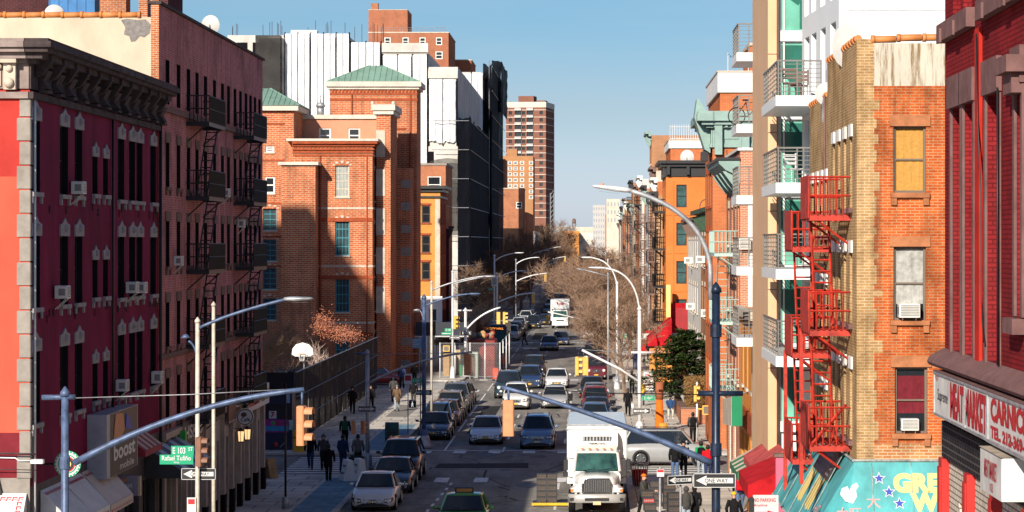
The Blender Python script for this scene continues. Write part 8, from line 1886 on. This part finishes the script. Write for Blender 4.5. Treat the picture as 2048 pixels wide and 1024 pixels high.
# ============================================================ signs and awnings on the left shopfronts
BW=mat('silver_sign_box',(.38,.40,.46),.45,.2,var=.25,scale=2); og=(-14.7,77,5)
o=thing('blade_sign','big grey box sign with an orange flame and white boost letters on its dark side','sign',og); g=MB(); g.box(-15,76.8,4.2,-14.42,82.0,6.1,BW); g.build('box',o,og)
g=MB(); g.poly([(-14.415,77.3,4.21),(-14.415,81.9,4.21),(-14.415,81.9,6.08),(-14.415,77.3,6.08)],BLACKP); g.build('side_panel',o,og)
g=MB(); g.prism([(-14.41,77.8,5.35),(-14.41,78.6,5.15),(-14.41,79.6,5.5),(-14.41,79.3,6.0),(-14.41,78.1,6.05)],(.02,0,0),ORANGES); g.prism([(-14.41,79.7,5.5),(-14.41,81.0,5.4),(-14.41,80.5,5.8),(-14.41,79.9,5.95)],(.02,0,0),BLUETX); g.build('flame',o,og)
label_text('lettering','boost',(-14.40,79.6,4.9),(0,1,0),(0,0,1),.5,WHITES,o,og,3.6,.03); label_text('lettering','mobile',(-14.40,80.0,4.42),(0,1,0),(0,0,1),.22,WHITES,o,og,2.4,.01)
og=(-14.5,80.5,3.7); o=thing('blade_sign','flat sign reading boost payment center hanging under the grey box sign','sign',og); YB=80.5; g=MB(); g.box(XP(221,YB),YB,ZP(992,YB),XP(280,YB),YB+.22,ZP(952,YB),mat('violet_grey_sign',(.26,.22,.30),.5,var=.2,scale=3)); g.build('box',o,og)
g=MB(); g.box(XP(276,YB),YB-.01,ZP(992,YB),XP(280.5,YB),YB+.221,ZP(952,YB),mat('lit_edge',(.55,.42,.26),.5)); g.build('edge',o,og)
label_text('lettering','boost',(XP(249,YB),YB-.012,ZP(970,YB)),(1,0,0),(0,0,1),.15,WHITES,o,og,.5,.02); label_text('lettering','mobile',(XP(242,YB),YB-.012,ZP(977,YB)),(1,0,0),(0,0,1),.05,BLACKP,o,og,.25); label_text('lettering','PAYMENT CENTER',(XP(247,YB),YB-.012,ZP(986,YB)),(1,0,0),(0,0,1),.08,BLACKP,o,og,.66,.01)
g=MB(); c=(XP(249,YB),YB-.012,ZP(961,YB)); g.poly([(c[0]-.12,c[1],c[2]),(c[0],c[1],c[2]-.05),(c[0]+.14,c[1],c[2]+.01),(c[0]+.02,c[1],c[2]+.07),(c[0]-.08,c[1],c[2]+.06)],ORANGES); g.build('flame',o,og)
og=(-14.6,72.4,4.1); YB=70.5; cx_,cz_,r_=XP(135,YB),ZP(928,YB),.36
o=thing('round_sign','round green-rimmed restaurant sign with red rings and a sun face on the plum corner','sign',(cx_,YB,cz_)); og=(cx_,YB,cz_)
for rr,mm,k in((r_,GREENS,0),(r_*.86,WHITES,1),(r_*.72,GREENS,2),(r_*.64,WHITES,3),(r_*.58,REDTX,4),(r_*.48,BLACKP,5),(r_*.3,YELTX,6)):g=MB(); g.cyl((cx_,YB-.01*k,cz_),rr,.06 if k==0 else.009,mm,26,axis='y'); g.build('ring',o,og)
g=MB()
for k in range(22):a=2*pi*k/22; g.box(cx_+cos(a)*r_*.92-.016,YB-.003,cz_+sin(a)*r_*.92-.016,cx_+cos(a)*r_*.92+.016,YB-.001,cz_+sin(a)*r_*.92+.016,WHITES)
g.build('key_pattern',o,og); g=MB(); g.bar((cx_,YB+.03,cz_),(LB,YB+.03,cz_),.03,BLACKM); g.build('bracket',o,og)
WAW=mat('white_awning_canvas',(.62,.62,.62),.6,var=.15,scale=2); WAB=mat('pale_tan_awning',(.55,.47,.42),.6,var=.15,scale=2)
for k,(y0,y1,m_,l)in enumerate([(70.2,72.9,WAW,'white awning nearest the plum building\'s stone corner'),(73.1,75.6,WAW,'white awning under the round green sign'),(75.8,79.4,WAB,'tan-white awning below the grey box sign')]):
 o=awning('awning',l,LB+.03,y0,y1,3.65-.05*k,4.5,-.85,m_,None,.28)
 b=tuple(o.location); g=MB()
 for i in range(10):yy=y0+.1+(y1-y0-.2)*i/10; g.poly([(LB+.12,yy,4.43),(LB+.12,yy+.15,4.43),(LB+.18,yy+.15,4.37),(LB+.18,yy,4.37)],REDTX); g.poly([(LB+.905,yy,3.5-.05*k),(LB+.905,yy+.14,3.5-.05*k),(LB+.905,yy+.14,3.42-.05*k),(LB+.905,yy,3.42-.05*k)],REDTX)
 g.build('red_print',o,b)
o=thing('awning','white awning with a red Greek key border on the salmon corner','awning',(-15.9,69,4.2),0,'canvas awnings over the shops'); b=(-15.9,69,4.2); A0,A1=(-18,68.0,3.6),(XP(40,68),68.0,3.6); B0,B1=(-18,68.95,ZP(986,69)),(XP(54,69),68.95,ZP(986,69)); g=MB(); g.poly([A0,A1,B1,B0],WAW); g.poly([A1,(B1[0],68.95,3.6),B1],WAW); g.build('canvas',o,b); g=MB(); g.poly([A0,A1,(A1[0],A1[1],3.4),(A0[0],A0[1],3.4)],WAW); g.build('valance',o,b)
g=MB(); ux_=Vector((1,0,0)); uz_=(Vector(B1)-Vector(A1)); uz_.x=0; L_=uz_.length; uz_/=L_; nn_=ux_.cross(uz_)*.006
def qd(x0,z0,x1,z1):q=Vector((0,68.0,3.6)); g.poly([q+ux_*x0+uz_*z0+nn_,q+ux_*x1+uz_*z0+nn_,q+ux_*x1+uz_*z1+nn_,q+ux_*x0+uz_*z1+nn_],REDTX)
for k in range(14):
 x=B1[0]-.18-k*.16; qd(x,L_-.17,x+.13,L_-.14); qd(x,L_-.27,x+.025,L_-.17); qd(x+.05,L_-.22,x+.13,L_-.2); qd(x-.03,L_-.27,x+.02,L_-.25)
for k in range(5):z=L_-.3-k*.15; qd(B1[0]-.2,z-.12,B1[0]-.17,z); qd(B1[0]-.17,z-.03,B1[0]-.08,z); qd(B1[0]-.1,z-.1,B1[0]-.08,z-.03)
g.build('key_border',o,b)
o=thing('floodlight','white floodlight on a bent conduit at the salmon corner','lamp',(XP(75,68.9),68.9,ZP(923,68.9))); g=MB(); g.rbox(-.17,-.12,-.05,.17,.1,.06,WHITEM,.02); g.build('housing',o); g=MB(); g.tube([(-.15,0,.02),(-.5,.03,.02),(-.6,.05,.09),(-1.2,.05,.1)],.02,WHITEM,6); g.build('conduit',o)
o=thing('shop_sign','black shop sign with a red mark at the far left edge','sign',(-15.85,68.9,4.6)); g=MB(); g.prism([(-.5,0,-.1),(.14,0,-.1),(.02,0,.4),(-.5,0,.42)],(0,.08,0),BLACKP); g.build('panel',o); g=MB(); g.prism([(-.3,-.01,.05),(.0,-.01,.05),(-.12,-.01,.25),(-.3,-.01,.25)],(0,.006,0),REDTX); g.build('mark',o)
for py,l in((906,'thick'),(938,'thin')):o=thing('cable',f'{l} overhead cable across the salmon wall','cable',(-16,68.8,ZP(py,68.8))); g=MB(); g.tube([(-3,.1,.0),(0,0,0),(1.2,0,-.03)],.025 if l=='thick' else.012,CORN,5); g.build('strand',o)
STRIPE=mat('black_awning_canvas',(.04,.04,.045),.6);
awning('awning','black and grey striped awning over the shaded pizza shopfront',LB+.03,86.5,92.5,3.55,4.4,-1.3,STRIPE,GREYM,.2)
awning('awning','red and white banner awning between the box sign and striped awning',LB+.03,83,86.2,4.55,5.0,-.6,mat('dull_red_canvas',(.30,.02,.03),.7),PALEST,.2)
YB=92.5; og=(-14.6,YB,4.3); o=thing('hanging_sign','small bright green box sign on the shaded left shopfronts','sign',og); g=MB(); g.box(XP(358,YB),YB,ZP(893,YB),XP(371,YB),YB+.3,ZP(862,YB),mat('green_box_sign',(.02,.40,.04),.4,var=.1)); g.build('box',o,og); g=MB(); g.bar((LB,YB+.15,ZP(862,YB)-.1),(XP(358,YB),YB+.15,ZP(862,YB)-.1),.02,BLACKM); g.build('bracket',o,og)
og=(-14.9,96,4.3); o=thing('shop_sign','black shop sign with white letters beside the small green box','sign',og); g=MB(); g.box(LB+.21,93,3.9,LB+.26,98,4.75,BLACKP); g.build('panel',o,og); label_text('lettering','HSR B',(LB+.265,95.5,4.32),(0,1,0),(0,0,1),.5,WHITES,o,og,4.2,.02)
YB=107; cx_,cz_=XP(490,YB),ZP(834,YB); og=(cx_,YB,cz_); o=thing('round_sign','round white cafe sign with a swirl hanging over the shaded pavement','sign',og); g=MB(); g.cyl((cx_,YB,cz_),.36,.08,WHITES,24,axis='y'); g.build('disc',o,og); g=MB(); g.cyl((cx_,YB-.01,cz_),.33,.008,mat('cafe_brown',(.10,.045,.025),.5),24,axis='y'); g.cyl((cx_,YB-.02,cz_),.29,.008,WHITES,24,axis='y'); g.ball((cx_-.05,YB-.02,cz_+.1),.13,_m['cafe_brown'],9,5,1,.1,.8); g.build('emblem',o,og); label_text('lettering','Café',(cx_+.02,YB-.026,cz_-.1),(1,0,0),(0,0,1),.17,BLACKP,o,og,.38,.02); g=MB(); g.tube([(LB,YB+.04,cz_+.5),(cx_,YB+.04,cz_+.55),(cx_,YB+.04,cz_+.36)],.025,BLACKM,5); g.build('bracket',o,og)
og=(LB+.25,113,4.3); o=thing('shop_sign','store sign band with a white 7 logo and orange stripe at the pink tenement\'s end','sign',og); g=MB(); g.box(LB+.26,110,4.0,LB+.34,117,4.9,WHITES); g.build('panel',o,og); g=MB(); g.box(LB+.341,110.2,4.55,LB+.348,113.5,4.8,ORANGES); g.box(LB+.341,110.2,4.2,LB+.348,113.5,4.5,REDTX); g.build('stripe',o,og); label_text('lettering','7-ELEVEN',(LB+.352,115.2,4.45),(0,1,0),(0,0,1),.5,DARKGREEN,o,og,3.2,.02)
og=(LB+.3,105.6,4.2); o=thing('shop_sign','small brown picture sign before the round cafe sign','sign',og); g=MB(); g.box(LB+.26,104.2,3.9,LB+.32,106.4,4.8,mat('brown_picture',(.16,.05,.03),.5,var=.6,scale=4)); g.build('panel',o,og); g=MB(); g.box(LB+.321,104.25,3.95,LB+.33,106.35,4.0,PALEST); g.build('edge',o,og)
LMP=mat('lantern_glow',(1,.62,.28),.4,emit=.8)
for px,py,l in((482,872,'nearer warm lantern beside the shaded cafe door'),(495,868,'farther warm lantern beside the shaded cafe door')):
 Y=YX(px,LB+.35); o=thing('wall_lantern',l,'lantern',tuple(pt(px,py,Y)),0,'lit lanterns by the cafe door'); g=MB(); g.cyl((0,0,-.22),.1,.42,LMP,8,.13); g.build('glass',o); g=MB(); g.cyl((0,0,.2),.16,.14,BLACKM,8,.02); g.cyl((0,0,-.26),.12,.04,BLACKM,8)
 for k in range(4):a=k*pi/2; g.bar((.1*cos(a),.1*sin(a),-.22),(.13*cos(a),.13*sin(a),.2),.012,BLACKM)
 g.bar((0,0,.3),(-.35,0,.3),.015,BLACKM); g.build('frame',o)
 # right foreground: no-parking board
YB=70; og=tuple(pt(1531,1010,YB)); o=thing('notice_sign','grey board sign with red No Parking Anytime words by the red awning','sign',og); g=MB(); g.box(XP(1506,YB),YB,ZP(1050,YB),XP(1557,YB),YB+.03,ZP(990,YB),mat('sign_grey_white',(.55,.55,.56),.5)); g.build('plate',o,og); g=MB(); g.box(XP(1498,YB),YB-.1,0,XP(1506,YB),YB+.05,ZP(994,YB),BLACKP); g.build('post',o,og)
label_text('lettering','NO PARKING',(XP(1529,YB),YB-.006,ZP(1000,YB)),(1,0,0),(0,0,1),.1,REDTX,o,og,.6,.01); label_text('lettering','Anytime',(XP(1521,YB),YB-.006,ZP(1011,YB)),(1,0,0),(0,0,1),.09,REDTX,o,og,.36,.01)
g=MB(); z_=ZP(1025,YB); g.poly([(XP(1512,YB),YB-.006,z_-.02),(XP(1535,YB),YB-.006,z_-.02),(XP(1535,YB),YB-.006,z_-.06),(XP(1550,YB),YB-.006,z_),(XP(1535,YB),YB-.006,z_+.06),(XP(1535,YB),YB-.006,z_+.02),(XP(1512,YB),YB-.006,z_+.02)],REDTX); g.build('arrow',o,og)
